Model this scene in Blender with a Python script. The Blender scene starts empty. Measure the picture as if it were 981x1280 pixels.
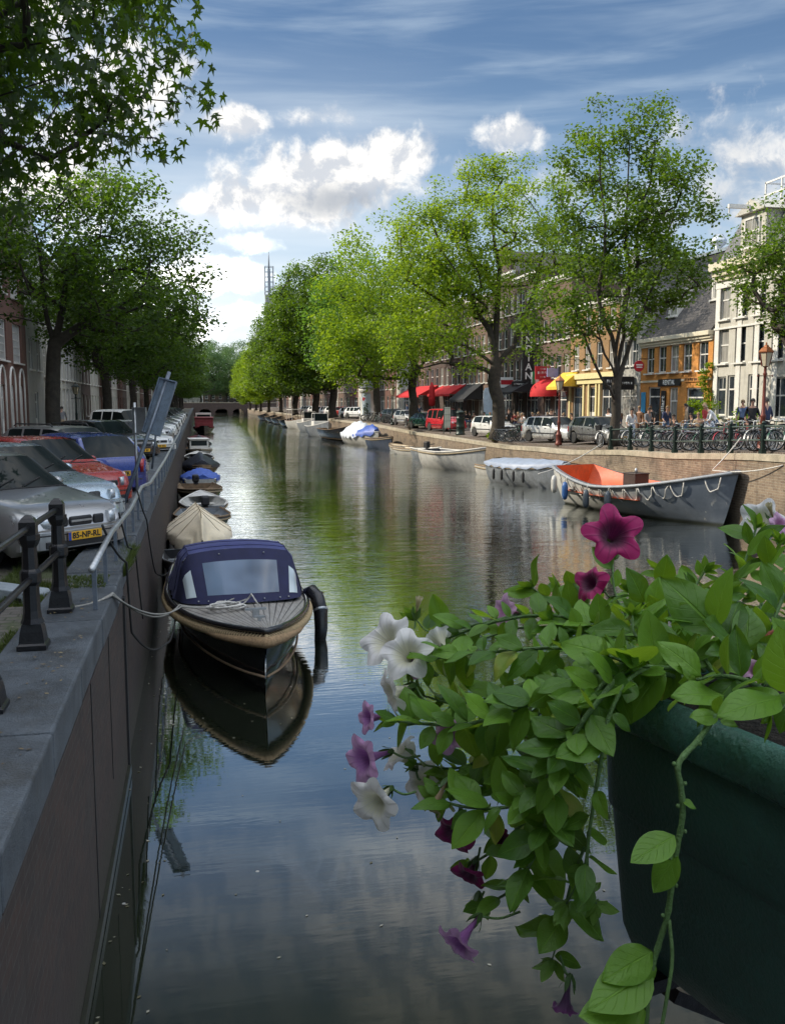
import bpy, math, random
import numpy as np
from mathutils import Vector, Matrix
R = math.radians
rnd = random.Random(7)
scene = bpy.context.scene
col = scene.collection

# ------------------------------------------------------------------ helpers
def tag(o, label=None, cat=None, group=None, kind=None):
    if label: o['label'] = label
    if cat: o['category'] = cat
    if group: o['group'] = group
    if kind: o['kind'] = kind
    return o

def thing(name, label, cat, loc=(0, 0, 0), rz=0.0, group=None):
    o = bpy.data.objects.new(name, None)
    col.objects.link(o)
    o.location = loc
    o.rotation_euler = (0, 0, rz)
    o.empty_display_size = .2
    return tag(o, label, cat, group)

def copy_tree(o, parent=None):
    c = o.copy()
    col.objects.link(c)
    if parent: c.parent = parent
    for ch in list(o.children):
        copy_tree(ch, c)
    return c

class MB:
    """collects faces and links them as ONE mesh object"""
    def __init__(self):
        self.v = []; self.f = []; self.m = []; self.s = []
    def add(self, vs, fs, m=0, smooth=False):
        n = len(self.v)
        self.v.extend([tuple(p) for p in vs])
        for f in fs:
            self.f.append(tuple(i + n for i in f)); self.m.append(m); self.s.append(smooth)
        return self
    def box(self, c, s, m=0, rot=None):
        x, y, z = s[0] / 2, s[1] / 2, s[2] / 2
        vs = [Vector(p) for p in ((-x,-y,-z),(x,-y,-z),(x,y,-z),(-x,y,-z),(-x,-y,z),(x,-y,z),(x,y,z),(-x,y,z))]
        if rot is not None:
            if not hasattr(rot, 'to_4x4'): rot = Matrix.Rotation(rot, 3, 'Z')
            vs = [rot @ p for p in vs]
        c = Vector(c)
        return self.add([p + c for p in vs], [(3,2,1,0),(4,5,6,7),(0,1,5,4),(1,2,6,5),(2,3,7,6),(3,0,4,7)], m)
    def bx(self, x0, x1, y0, y1, z0, z1, m=0):
        return self.box(((x0+x1)/2, (y0+y1)/2, (z0+z1)/2), (abs(x1-x0), abs(y1-y0), abs(z1-z0)), m)
    def bar(self, p, q, w, h, m=0):
        p = Vector(p); q = Vector(q); d = q - p
        rot = d.to_track_quat('Y', 'Z').to_matrix()
        return self.box((p + q) / 2, (w, d.length, h), m, rot)
    def quad(self, a, b, c, d, m=0, smooth=False):
        return self.add([a, b, c, d], [(0, 1, 2, 3)], m, smooth)
    def tube(self, pts, r, n=8, m=0, closed=False, cap=True, smooth=True, flat=1.0):
        pts = [Vector(p) for p in pts]; k = len(pts)
        rr = [r] * k if not hasattr(r, '__len__') else r
        vs = []; fs = []; ref = None
        for i in range(k):
            a = pts[i - 1] if (i > 0 or closed) else pts[i]
            b = pts[(i + 1) % k] if (i < k - 1 or closed) else pts[i]
            t = (b - a)
            if t.length < 1e-9: t = Vector((0, 0, 1))
            t.normalize()
            if ref is None:
                ref = Vector((0, 0, 1)) if abs(t.z) < .9 else Vector((1, 0, 0))
            u = (ref - t * ref.dot(t))
            if u.length < 1e-6: u = Vector((0, 1, 0)) - t * t.y
            u.normalize(); ref = u
            w = t.cross(u)
            for j in range(n):
                an = 2 * math.pi * j / n
                vs.append(pts[i] + u * (math.cos(an) * rr[i] * flat) + w * (math.sin(an) * rr[i]))
        for i in range(k if closed else k - 1):
            i2 = (i + 1) % k
            for j in range(n):
                j2 = (j + 1) % n
                fs.append((i*n + j, i*n + j2, i2*n + j2, i2*n + j))
        if cap and not closed:
            fs.append(tuple(range(n - 1, -1, -1))); fs.append(tuple((k-1)*n + j for j in range(n)))
        return self.add(vs, fs, m, smooth)
    def loft(self, rings, m=0, closed=True, cap0=False, cap1=False, smooth=True, mfun=None):
        k = len(rings); n = len(rings[0]); base = len(self.v)
        self.v.extend([tuple(p) for r in rings for p in r])
        for i in range(k - 1):
            for j in range(n if closed else n - 1):
                j2 = (j + 1) % n
                self.f.append((base+i*n+j, base+i*n+j2, base+(i+1)*n+j2, base+(i+1)*n+j))
                self.m.append(mfun(i, j) if mfun else m); self.s.append(smooth)
        if cap0: self.f.append(tuple(base + j for j in range(n - 1, -1, -1))); self.m.append(m); self.s.append(False)
        if cap1: self.f.append(tuple(base + (k-1)*n + j for j in range(n))); self.m.append(m); self.s.append(False)
        return self
    def lathe(self, prof, n=12, at=(0,0,0), m=0, smooth=True, cap=True, sq=0):
        rings = []
        for r, z in prof:
            ring = []
            for j in range(n):
                a = 2*math.pi*(j + (.5 if sq else 0))/n
                ring.append((at[0] + r*math.cos(a), at[1] + r*math.sin(a), at[2] + z))
            rings.append(ring)
        return self.loft(rings, m, True, cap, cap, smooth)
    def prism(self, poly, y0, y1, m=0):
        """polygon given in xz, extruded along y"""
        n = len(poly)
        vs = [(x, y0, z) for x, z in poly] + [(x, y1, z) for x, z in poly]
        fs = [tuple(range(n)), tuple(range(2*n-1, n-1, -1))] + [(j, n + j, n + (j+1) % n, (j+1) % n) for j in range(n)]
        return self.add(vs, fs, m)
    def ball(self, c, r, n=8, k=6, m=0, sc=(1,1,1)):
        rings = []
        for i in range(k + 1):
            t = math.pi * i / k; q = max(math.sin(t), .01)
            rings.append([(c[0]+r*sc[0]*q*math.cos(2*math.pi*j/n), c[1]+r*sc[1]*q*math.sin(2*math.pi*j/n), c[2]+r*sc[2]*math.cos(t)) for j in range(n)])
        return self.loft(rings, m)
    def xf(self, mat):
        self.v = [tuple(mat @ Vector(p)) for p in self.v]; return self
    def mesh(self, name, mats):
        me = bpy.data.meshes.new(name)
        me.from_pydata(self.v, [], self.f)
        for mm in (mats if isinstance(mats, (list, tuple)) else [mats]): me.materials.append(mm)
        me.polygons.foreach_set('material_index', self.m)
        me.polygons.foreach_set('use_smooth', self.s)
        me.update()
        return me
    def build(self, name, mats, parent=None, loc=None, rz=None, bevel=0, sub=0, autos=False):
        me = self.mesh(name, mats)
        return link(name, me, parent, loc, rz, bevel, sub)

def link(name, me, parent=None, loc=None, rz=None, bevel=0, sub=0):
    o = bpy.data.objects.new(name, me)
    col.objects.link(o)
    if parent: o.parent = parent
    if loc is not None: o.location = loc
    if rz is not None: o.rotation_euler = (0, 0, rz)
    if bevel:
        b = o.modifiers.new('bevel', 'BEVEL'); b.width = bevel; b.segments = 2; b.limit_method = 'ANGLE'; b.angle_limit = R(40)
    if sub:
        s = o.modifiers.new('sub', 'SUBSURF'); s.levels = sub; s.render_levels = sub
    return o

def text_mesh(txt, size, depth=.004, align='CENTER', bold=0.0, spacing=1.0):
    """lettering in the local xz plane facing -y, centred on the origin"""
    cu = bpy.data.curves.new('lettering', 'FONT')
    cu.body = txt; cu.size = size; cu.extrude = depth; cu.align_x = align; cu.align_y = 'CENTER'
    cu.offset = bold; cu.space_character = spacing; cu.resolution_u = 3
    o = bpy.data.objects.new('lettering', cu); col.objects.link(o)
    dg = bpy.context.evaluated_depsgraph_get(); dg.update()
    me = bpy.data.meshes.new_from_object(o.evaluated_get(dg))
    bpy.data.objects.remove(o); bpy.data.curves.remove(cu)
    me.materials.clear()
    me.transform(Matrix.Rotation(R(90), 4, 'X'))
    return me

def lettering(txt, size, mat, parent, loc, rz=0, depth=.004, bold=0.0, spacing=1.0, name='lettering'):
    me = text_mesh(txt, size, depth, bold=bold, spacing=spacing)
    me.materials.append(mat)
    return link(name, me, parent, loc, rz)

# ------------------------------------------------------------------ materials
_mats = {}
def newmat(name):
    m = bpy.data.materials.new(name); m.use_nodes = True
    nt = m.node_tree; nt.nodes.clear()
    return m, nt, nt.nodes, nt.links

class NB:
    """tiny node builder: n.add('ShaderNodeX', attr=..., inputs...)"""
    def __init__(self, nt): self.nt = nt
    def node(self, typ, ins=None, **kw):
        n = self.nt.nodes.new(typ)
        for k, v in kw.items(): setattr(n, k, v)
        for k, v in (ins or {}).items(): self.set(n.inputs[k], v)
        return n
    def set(self, sock, v):
        if hasattr(v, 'is_linked'): self.nt.links.new(v, sock)
        elif hasattr(v, 'outputs'): self.nt.links.new(v.outputs[0], sock)
        else:
            if sock.type == 'RGBA' and len(v) == 3: v = (*v, 1)
            sock.default_value = v
    def math(self, op, a, b=0.0, c=0.0, clamp=False):
        n = self.nt.nodes.new('ShaderNodeMath'); n.operation = op; n.use_clamp = clamp
        self.set(n.inputs[0], a); self.set(n.inputs[1], b); self.set(n.inputs[2], c)
        return n.outputs[0]
    def mix(self, f, a, b, blend='MIX'):
        n = self.nt.nodes.new('ShaderNodeMix'); n.data_type = 'RGBA'; n.blend_type = blend
        self.set(n.inputs[0], f); self.set(n.inputs[6], a); self.set(n.inputs[7], b)
        return n.outputs[2]
    def noise(self, vec, scale, detail=3, rough=.55, dist=0, out=0):
        n = self.node('ShaderNodeTexNoise', {'Scale': scale, 'Detail': detail, 'Roughness': rough, 'Distortion': dist})
        if vec is not None: self.set(n.inputs['Vector'], vec)
        return n.outputs[out]
    def ramp(self, f, a, b, lo=0.0, hi=1.0):
        n = self.nt.nodes.new('ShaderNodeMapRange'); n.interpolation_type = 'SMOOTHSTEP'
        for k, v in zip(('Value', 'From Min', 'From Max', 'To Min', 'To Max'), (f, a, b, lo, hi)): self.set(n.inputs[k], v)
        return n.outputs[0]
    def coord(self, which='Object', scale=None, rot=None):
        t = self.node('ShaderNodeTexCoord')
        if scale is None and rot is None: return t.outputs[which]
        mp = self.node('ShaderNodeMapping', {'Vector': t.outputs[which]})
        if scale: mp.inputs['Scale'].default_value = scale
        if rot: mp.inputs['Rotation'].default_value = rot
        return mp.outputs[0]
    def bump(self, h, strength, dist=.02, normal=None):
        n = self.node('ShaderNodeBump', {'Strength': strength, 'Distance': dist, 'Height': h})
        if normal is not None: self.set(n.inputs['Normal'], normal)
        return n.outputs[0]
    def out(self, sh):
        o = self.node('ShaderNodeOutputMaterial'); self.nt.links.new(sh.outputs[0] if hasattr(sh, 'outputs') else sh, o.inputs[0])

def mul(c, k): return tuple(min(1, x * k) for x in c)

def mat(name, c, rough=.6, metal=0.0, var=.18, scale=3.0, bump=0.0, bscale=40.0, coat=0.0, dirt=0.0, spec=.5, sheen=0.0, streak=0.0):
    if name in _mats: return _mats[name]
    m, nt, N, L = newmat(name); b = NB(nt)
    co = b.coord('Object')
    n1 = b.noise(co, scale, 5, .6)
    n2 = b.noise(co, scale * 9, 3, .6)
    f = b.math('ADD', b.math('MULTIPLY', n1, .65), b.math('MULTIPLY', n2, .35))
    base = b.mix(b.ramp(f, .3, .7), mul(c, 1 - var), mul(c, 1 + var))
    if dirt:
        d = b.ramp(b.noise(co, scale * .7 + .3, 6, .7), .5, .72)
        base = b.mix(b.math('MULTIPLY', d, dirt), base, (.05, .045, .035))
    if streak:
        sc = b.coord('Object', (3.5, 3.5, .25))
        s = b.ramp(b.noise(sc, 2.2, 5, .7), .48, .7)
        base = b.mix(b.math('MULTIPLY', s, streak), base, mul(c, .35))
    p = b.node('ShaderNodeBsdfPrincipled', {'Base Color': base, 'Metallic': metal, 'Specular IOR Level': spec})
    rv = b.math('ADD', rough, b.math('MULTIPLY', b.math('SUBTRACT', n2, .5), .25), clamp=True)
    b.set(p.inputs['Roughness'], rv)
    if coat: p.inputs['Coat Weight'].default_value = coat; p.inputs['Coat Roughness'].default_value = .04
    if sheen: p.inputs['Sheen Weight'].default_value = sheen
    if bump:
        b.set(p.inputs['Normal'], b.bump(b.noise(co, bscale, 4, .6), bump, .02))
    b.out(p); _mats[name] = m
    return m

def wallvec(b):
    """(x+y, z) so bricks run along both facade directions"""
    t = b.coord('Object')
    s = b.node('ShaderNodeSeparateXYZ', {0: t})
    return b.node('ShaderNodeCombineXYZ', {0: b.math('ADD', s.outputs[0], s.outputs[1]), 1: s.outputs[2]}).outputs[0], t

def brickmat(name, c, c2, mortar, w=.22, h=.065, rough=.85, dirt=.4, bump=.6, streak=.3, wet=False):
    if name in _mats: return _mats[name]
    m, nt, N, L = newmat(name); b = NB(nt)
    v, t = wallvec(b)
    br = b.node('ShaderNodeTexBrick', {'Vector': v, 'Color1': c, 'Color2': c2, 'Mortar': mortar, 'Scale': 1.0, 'Mortar Size': .008, 'Mortar Smooth': .3, 'Bias': 0.0, 'Brick Width': w, 'Row Height': h})
    n1 = b.noise(t, .9, 6, .65); n2 = b.noise(t, 14, 3)
    base = b.mix(b.ramp(n2, .3, .75, 0, .45), br.outputs[0], mul(c, .55))
    base = b.mix(b.math('MULTIPLY', b.ramp(n1, .45, .75), dirt), base, (.045, .04, .035))
    st = b.ramp(b.noise(b.coord('Object', (2.2, 2.2, .18)), 1.6, 5, .7), .5, .72)
    base = b.mix(b.math('MULTIPLY', st, streak), base, mul(c, .35))
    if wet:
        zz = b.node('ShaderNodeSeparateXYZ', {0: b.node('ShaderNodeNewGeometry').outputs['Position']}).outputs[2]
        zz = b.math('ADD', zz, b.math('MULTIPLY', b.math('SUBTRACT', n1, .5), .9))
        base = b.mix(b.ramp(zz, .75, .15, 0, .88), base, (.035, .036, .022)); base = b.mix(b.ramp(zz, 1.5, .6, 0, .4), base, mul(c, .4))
    p = b.node('ShaderNodeBsdfPrincipled', {'Base Color': base, 'Roughness': rough})
    hgt = b.math('ADD', b.math('MULTIPLY', br.outputs[1], -1), b.math('MULTIPLY', n2, .5))
    b.set(p.inputs['Normal'], b.bump(hgt, bump, .012))
    b.out(p); _mats[name] = m
    return m

def glassmat(name, c=(.02, .025, .03), rough=.04, var=.5, curtain=.0, spec=.6):
    """opaque dark reflective glazing, each pane a little different"""
    if name in _mats: return _mats[name]
    m, nt, N, L = newmat(name); b = NB(nt)
    oi = b.node('ShaderNodeObjectInfo')
    t = b.coord('Object')
    n = b.noise(b.node('ShaderNodeVectorMath', {0: t, 1: oi.outputs['Location']}, operation='ADD').outputs[0], .9, 2)
    base = b.mix(b.ramp(n, .3, .7, 0, var), c, mul(c, 4))
    if curtain:
        s = b.node('ShaderNodeSeparateXYZ', {0: t})
        hi = b.math('LESS_THAN', oi.outputs['Random'], curtain)
        base = b.mix(b.math('MULTIPLY', hi, b.ramp(b.noise(b.coord('Object', (9, 9, .3)), 2.0, 2), .35, .6, .35, .8)), base, (.42, .40, .36))
    p = b.node('ShaderNodeBsdfPrincipled', {'Base Color': base, 'Roughness': rough, 'Specular IOR Level': spec})
    b.set(p.inputs['Normal'], b.bump(b.noise(t, 2.5, 2), .04, .02))
    b.out(p); _mats[name] = m
    return m

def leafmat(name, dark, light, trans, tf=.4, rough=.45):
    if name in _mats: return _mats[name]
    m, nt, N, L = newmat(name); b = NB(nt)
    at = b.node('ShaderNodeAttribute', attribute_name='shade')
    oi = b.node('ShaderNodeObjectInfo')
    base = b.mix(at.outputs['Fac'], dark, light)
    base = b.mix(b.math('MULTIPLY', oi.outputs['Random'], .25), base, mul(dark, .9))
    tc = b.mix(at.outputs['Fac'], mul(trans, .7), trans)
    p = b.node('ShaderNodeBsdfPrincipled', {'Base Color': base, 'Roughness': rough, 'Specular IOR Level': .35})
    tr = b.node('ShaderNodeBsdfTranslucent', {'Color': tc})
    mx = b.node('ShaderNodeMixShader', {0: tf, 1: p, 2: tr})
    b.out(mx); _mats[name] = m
    return m

WHITE = mat('white_paint', (.72, .70, .65), .45, var=.08, dirt=.15)
CREAM = mat('cream_paint', (.66, .60, .46), .5, var=.08, dirt=.15)
BLACKIRON = mat('black_cast_iron', (.012, .012, .014), .32, .3, var=.4, bump=.15, bscale=60)
GREENIRON = mat('dark_green_iron', (.015, .03, .024), .4, .2, var=.3)
STEEL = mat('galvanised_steel', (.42, .44, .45), .42, .85, var=.2, scale=8)
GREYMETAL = mat('grey_painted_metal', (.16, .19, .23), .45, .4, var=.25, scale=6, dirt=.3)
DARK = mat('near_black', (.012, .012, .013), .7)
RUBBER = mat('black_rubber', (.02, .02, .02), .75, var=.3)
GLASS = glassmat('window_glass', curtain=.35)
GLASSD = glassmat('dark_glass', (.012, .014, .015))
WOOD = mat('weathered_wood', (.22, .15, .09), .7, var=.35, scale=6, bump=.3)
ROPE = mat('hemp_rope', (.34, .27, .17), .9, var=.3, scale=40, bump=.8, bscale=150)
WROPE = mat('white_rope', (.62, .60, .55), .85, var=.2, scale=30, bump=.5, bscale=150)
# ------------------------------------------------------------------ setting
def lerp_tab(y, tab):
    if y <= tab[0][0]: return tab[0][1]
    for (a, va), (c, vc) in zip(tab, tab[1:]):
        if y <= c:
            t = (y - a) / (c - a); t = t * t * (3 - 2 * t)
            return va + (vc - va) * t
    return tab[-1][1]
RQ = [(18, 2.85), (26, 2.62), (36, 2.25), (46, 1.86), (55, 1.70), (75, 1.75), (100, 2.0)]      # right quay edge height along the canal
def zq(y): return lerp_tab(y, RQ)
def zr(y): return zq(y) + .16 if y > 44 else zq(y) + .16 - .10 * max(0, min(1, (44 - y) / 12))
ZL = 2.16                                                                                        # street on the near bank
LX, RX = -.9, 18.4                                                                               # quay faces

def water_material():
    m, nt, N, L = newmat('canal_water'); b = NB(nt)
    g = b.node('ShaderNodeNewGeometry').outputs['Position']
    s = b.node('ShaderNodeSeparateXYZ', {0: g})
    far = b.ramp(s.outputs[1], 9, 26)
    def nz(sx, sy, sc, det, ro=.55, dist=0):
        v = b.node('ShaderNodeMapping', {'Vector': g}); v.inputs['Scale'].default_value = (sx, sy, 1)
        return b.noise(v.outputs[0], sc, det, ro, dist)
    rip = b.math('ADD', b.math('MULTIPLY', nz(.30, 1.7, 2.8, 2, .5, .3), .75), b.math('MULTIPLY', nz(.42, 2.0, 6.5, 2, .55), .62))
    rip = b.math('ADD', b.math('MULTIPLY', rip, .8), b.math('MULTIPLY', b.math('MULTIPLY', nz(.16, .85, 1.15, 4, .6, .4), b.ramp(s.outputs[1], 12, 30)), 2.6))
    swell = nz(.6, 1.0, .7, 2, .5, .4)
    patch = b.ramp(nz(.09, .05, 1.0, 3), .35, .65, .45, 1.0)
    amp = b.math('MULTIPLY', b.math('ADD', b.math('MULTIPLY_ADD', far, .93, .07), b.math('MULTIPLY', b.ramp(s.outputs[1], 30, 90), .9)), patch)
    h = b.math('ADD', b.math('MULTIPLY', rip, amp), b.math('MULTIPLY', swell, .16))
    # faint surface film that swirls in the calm water by the quay
    v = b.node('ShaderNodeMapping', {'Vector': g}); v.inputs['Scale'].default_value = (1, .7, 1)
    wv = b.noise(v.outputs[0], .8, 4, .55, 2.2)
    film = b.math('SUBTRACT', 1, b.ramp(b.math('ABSOLUTE', b.math('SUBTRACT', wv, .5)), .004, .05))
    film = b.math('MULTIPLY', film, b.math('MULTIPLY', b.ramp(nz(1, 1, .35, 2), .5, .62), b.ramp(s.outputs[1], 22, 9)))
    # floating specks
    vo = b.node('ShaderNodeTexVoronoi', {'Vector': g, 'Scale': 1.9, 'Randomness': 1.0})
    sp = b.math('MULTIPLY', b.math('LESS_THAN', vo.outputs['Distance'], .034), b.math('GREATER_THAN', b.node('ShaderNodeSeparateColor', {0: vo.outputs['Color']}).outputs[0], .35))
    base = b.mix(b.ramp(nz(1, 1, .25, 3), .35, .65), (.012, .016, .010), (.018, .023, .014))
    base = b.mix(b.math('MULTIPLY', film, .35), base, (.06, .068, .07))
    base = b.mix(b.math('MULTIPLY', sp, .8), base, (.45, .45, .42))
    p = b.node('ShaderNodeBsdfPrincipled', {'Base Color': base, 'IOR': 1.33, 'Specular IOR Level': 0.0})
    b.set(p.inputs['Roughness'], b.math('MULTIPLY_ADD', sp, .6, .015))
    nrm = b.bump(h, .34, .05)
    lw = b.node('ShaderNodeLayerWeight', {'Normal': nrm}).outputs['Facing']
    gl = b.node('ShaderNodeBsdfGlossy', {'Color': (.95, .97, .96), 'Roughness': .015, 'Normal': nrm})
    fac = b.math('MULTIPLY', b.ramp(lw, .36, .90, .07, .95), b.math('SUBTRACT', 1.0, sp))
    b.out(b.node('ShaderNodeMixShader', {0: fac, 1: p, 2: gl}))
    return m
WATER = water_material()
mb = MB(); mb.quad((LX - .3, -40, 0), (RX + .3, -40, 0), (RX + .3, 420, 0), (LX - .3, 420, 0))
tag(mb.build('water', WATER), kind='structure')
mb = MB(); mb.quad((-900, -300, -3), (1100, -300, -3), (1100, 2500, -3), (-900, 2500, -3))
tag(mb.build('ground', mat('earth', (.06, .05, .035), .95, scale=.2)), kind='structure')

def cobblemat(name, c1, c2, joint, sx, sy, grass=.0):
    m, nt, N, L = newmat(name); b = NB(nt)
    g = b.node('ShaderNodeNewGeometry').outputs['Position']
    br = b.node('ShaderNodeTexBrick', {'Vector': g, 'Color1': c1, 'Color2': c2, 'Mortar': joint, 'Scale': 1.0, 'Mortar Size': .012, 'Mortar Smooth': .4, 'Brick Width': sx, 'Row Height': sy})
    n = b.noise(g, .5, 6, .65); n2 = b.noise(g, 9, 4)
    base = b.mix(b.ramp(n, .4, .7, 0, .55), br.outputs[0], mul(c1, .45))
    base = b.mix(b.ramp(n2, .4, .8, 0, .5), base, mul(c1, 1.5))
    if grass:
        gm = b.ramp(b.noise(g, 1.3, 5, .7), .50, .62, 0, grass)
        base = b.mix(gm, base, (.05, .07, .02))
    p = b.node('ShaderNodeBsdfPrincipled', {'Base Color': base, 'Roughness': .85})
    b.set(p.inputs['Normal'], b.bump(b.math('ADD', b.math('MULTIPLY', br.outputs[1], -1), n2), .5, .015))
    b.out(p); return m
PAVE = cobblemat('brick_paving', (.17, .135, .115), (.21, .165, .135), (.06, .05, .04), .21, .07, .25)
COBBLE = cobblemat('parking_cobbles', (.10, .09, .08), (.14, .125, .11), (.04, .045, .025), .18, .12, .75)
SIDE = cobblemat('sidewalk_slabs', (.13, .12, .11), (.16, .15, .135), (.05, .045, .04), .3, .3)
ASPH = cobblemat('red_clinker_road', (.11, .07, .055), (.14, .09, .07), (.04, .035, .03), .2, .1)

def strip(name, x0, x1, zf, ys, m, thick=.25, dz0=0, dz1=0, nx=1):
    """a paved sheet along the canal with skirts"""
    mb = MB()
    for a, c in zip(ys, ys[1:]):
        mb.quad((x0, a, zf(a) + dz0), (x1, a, zf(a) + dz1), (x1, c, zf(c) + dz1), (x0, c, zf(c) + dz0))
        mb.quad((x0, a, zf(a) + dz0 - thick), (x0, a, zf(a) + dz0), (x0, c, zf(c) + dz0), (x0, c, zf(c) + dz0 - thick))
        mb.quad((x1, a, zf(a) + dz1), (x1, a, zf(a) + dz1 - thick), (x1, c, zf(c) + dz1 - thick), (x1, c, zf(c) + dz1))
    a = ys[0]; mb.quad((x0, a, zf(a) + dz0 - thick), (x1, a, zf(a) + dz1 - thick), (x1, a, zf(a) + dz1), (x0, a, zf(a) + dz0))
    return tag(mb.build(name, m), kind='structure')
YS = [-6, 4, 420]
zl = lambda y: ZL
strip('parking_strip', -5.6, -1.52, lambda y: ZL + (.12 if y < 9.6 else 0), [-6, 9.59, 9.6, 420], COBBLE, 2.2)
strip('road', -7.35, -5.6, zl, YS, ASPH, 2.2, -.004, -.004)
strip('pavement', -10.05, -7.35, lambda y: ZL + .13, YS, SIDE, 2.2)
strip('land', -260, -10.05, lambda y: ZL - .1, YS, SIDE, 2.2)
YR = [2 + i * 2 for i in range(60)] + [130, 200, 420]
strip('quay_street', RX + .5, 25.2, zr, YR, PAVE, 3, 0, .36)
strip('pavement', 25.2, 28.05, zr, YR, SIDE, 3, .46, .52)
strip('land', 28.05, 420, zr, YR, SIDE, 3, -.1, -.1)
mb = MB(); mb.bx(-260, 420, 420, 1500, 1, 2.0); tag(mb.build('land', SIDE), kind='structure')

# quay walls
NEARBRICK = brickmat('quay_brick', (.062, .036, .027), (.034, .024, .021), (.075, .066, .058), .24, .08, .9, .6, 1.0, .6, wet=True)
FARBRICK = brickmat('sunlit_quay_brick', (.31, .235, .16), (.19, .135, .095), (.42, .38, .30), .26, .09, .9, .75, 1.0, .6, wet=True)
BLUESTONE = mat('bluestone_coping', (.066, .078, .090), .62, var=.5, scale=2.6, bump=.6, bscale=70, dirt=.55)
PALESTONE = mat('pale_stone_coping', (.40, .35, .26), .85, var=.3, scale=2, bump=.3, dirt=.3)
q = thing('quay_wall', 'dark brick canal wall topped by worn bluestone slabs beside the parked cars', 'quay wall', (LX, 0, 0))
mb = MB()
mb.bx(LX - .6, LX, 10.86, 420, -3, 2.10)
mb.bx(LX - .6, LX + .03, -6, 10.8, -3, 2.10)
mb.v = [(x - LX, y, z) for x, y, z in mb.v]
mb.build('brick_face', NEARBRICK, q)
mb = MB(); y = -6.0; r = random.Random(3)
while y < 420:
    ln = r.uniform(1.25, 1.6) if y < 60 else 6
    if y < 10.8 < y + ln: ln = 10.8 - y
    x1 = .035 if y < 10.75 else .0
    if abs(y - 9.2) < .01: pass
    mb.bx(-.62 + r.uniform(-.02, .01), x1 + r.uniform(-.006, .006), y + .010, y + ln - .010, 2.10, 2.38 + r.uniform(-.010, .010))
    y += ln
mb.build('coping', BLUESTONE, q, bevel=.02)
mb = MB(); mb.bx(.032, .065, -6, 10.7, .02, .14); mb.build('waling_strip', mat('wet_slimy_timber', (.028, .03, .02), .35, var=.4), q)
mb = MB(); mb.bx(.031, .055, 10.66, 10.78, -1, 2.1); mb.bx(.032, .037, 7.4, 7.43, 0, 2.1); mb.bx(.032, .037, 8.9, 8.92, 0.7, 2.1); mb.build('expansion_joint', DARK, q)

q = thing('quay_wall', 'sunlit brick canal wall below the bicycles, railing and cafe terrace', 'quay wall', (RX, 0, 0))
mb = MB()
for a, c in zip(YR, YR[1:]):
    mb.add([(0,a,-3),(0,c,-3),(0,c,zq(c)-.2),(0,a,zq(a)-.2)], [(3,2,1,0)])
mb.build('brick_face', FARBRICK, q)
mb = MB()
for a, c in zip(YR, YR[1:]):
    n = max(1, int((c - a) / 2)) if c < 130 else 8
    for i in range(n):
        u = a + (c - a) * i / n; v = a + (c - a) * (i + 1) / n; g = .006
        zz = [zq(u), zq(v)]
        mb.add([(-.05,u+g,zz[0]-.22),(.55,u+g,zz[0]-.22),(.55,v-g,zz[1]-.22),(-.05,v-g,zz[1]-.22),(-.05,u+g,zz[0]),(.55,u+g,zz[0]+.01),(.55,v-g,zz[1]+.01),(-.05,v-g,zz[1])],
               [(3,2,1,0),(4,5,6,7),(0,1,5,4),(1,2,6,5),(2,3,7,6),(3,0,4,7)])
mb.build('coping', PALESTONE, q)
for k, (xa, ya) in enumerate(((0, 0),)):
    mb = MB(); mb.bx(-.08, -.02, 41.2, 47.5, 1.3, 1.38); [mb.bx(-.06, .0, yy, yy + .08, .9, 1.36) for yy in (41.4, 44.3, 47.2)]
    mb.build('fender_beam', WOOD, q)
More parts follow.
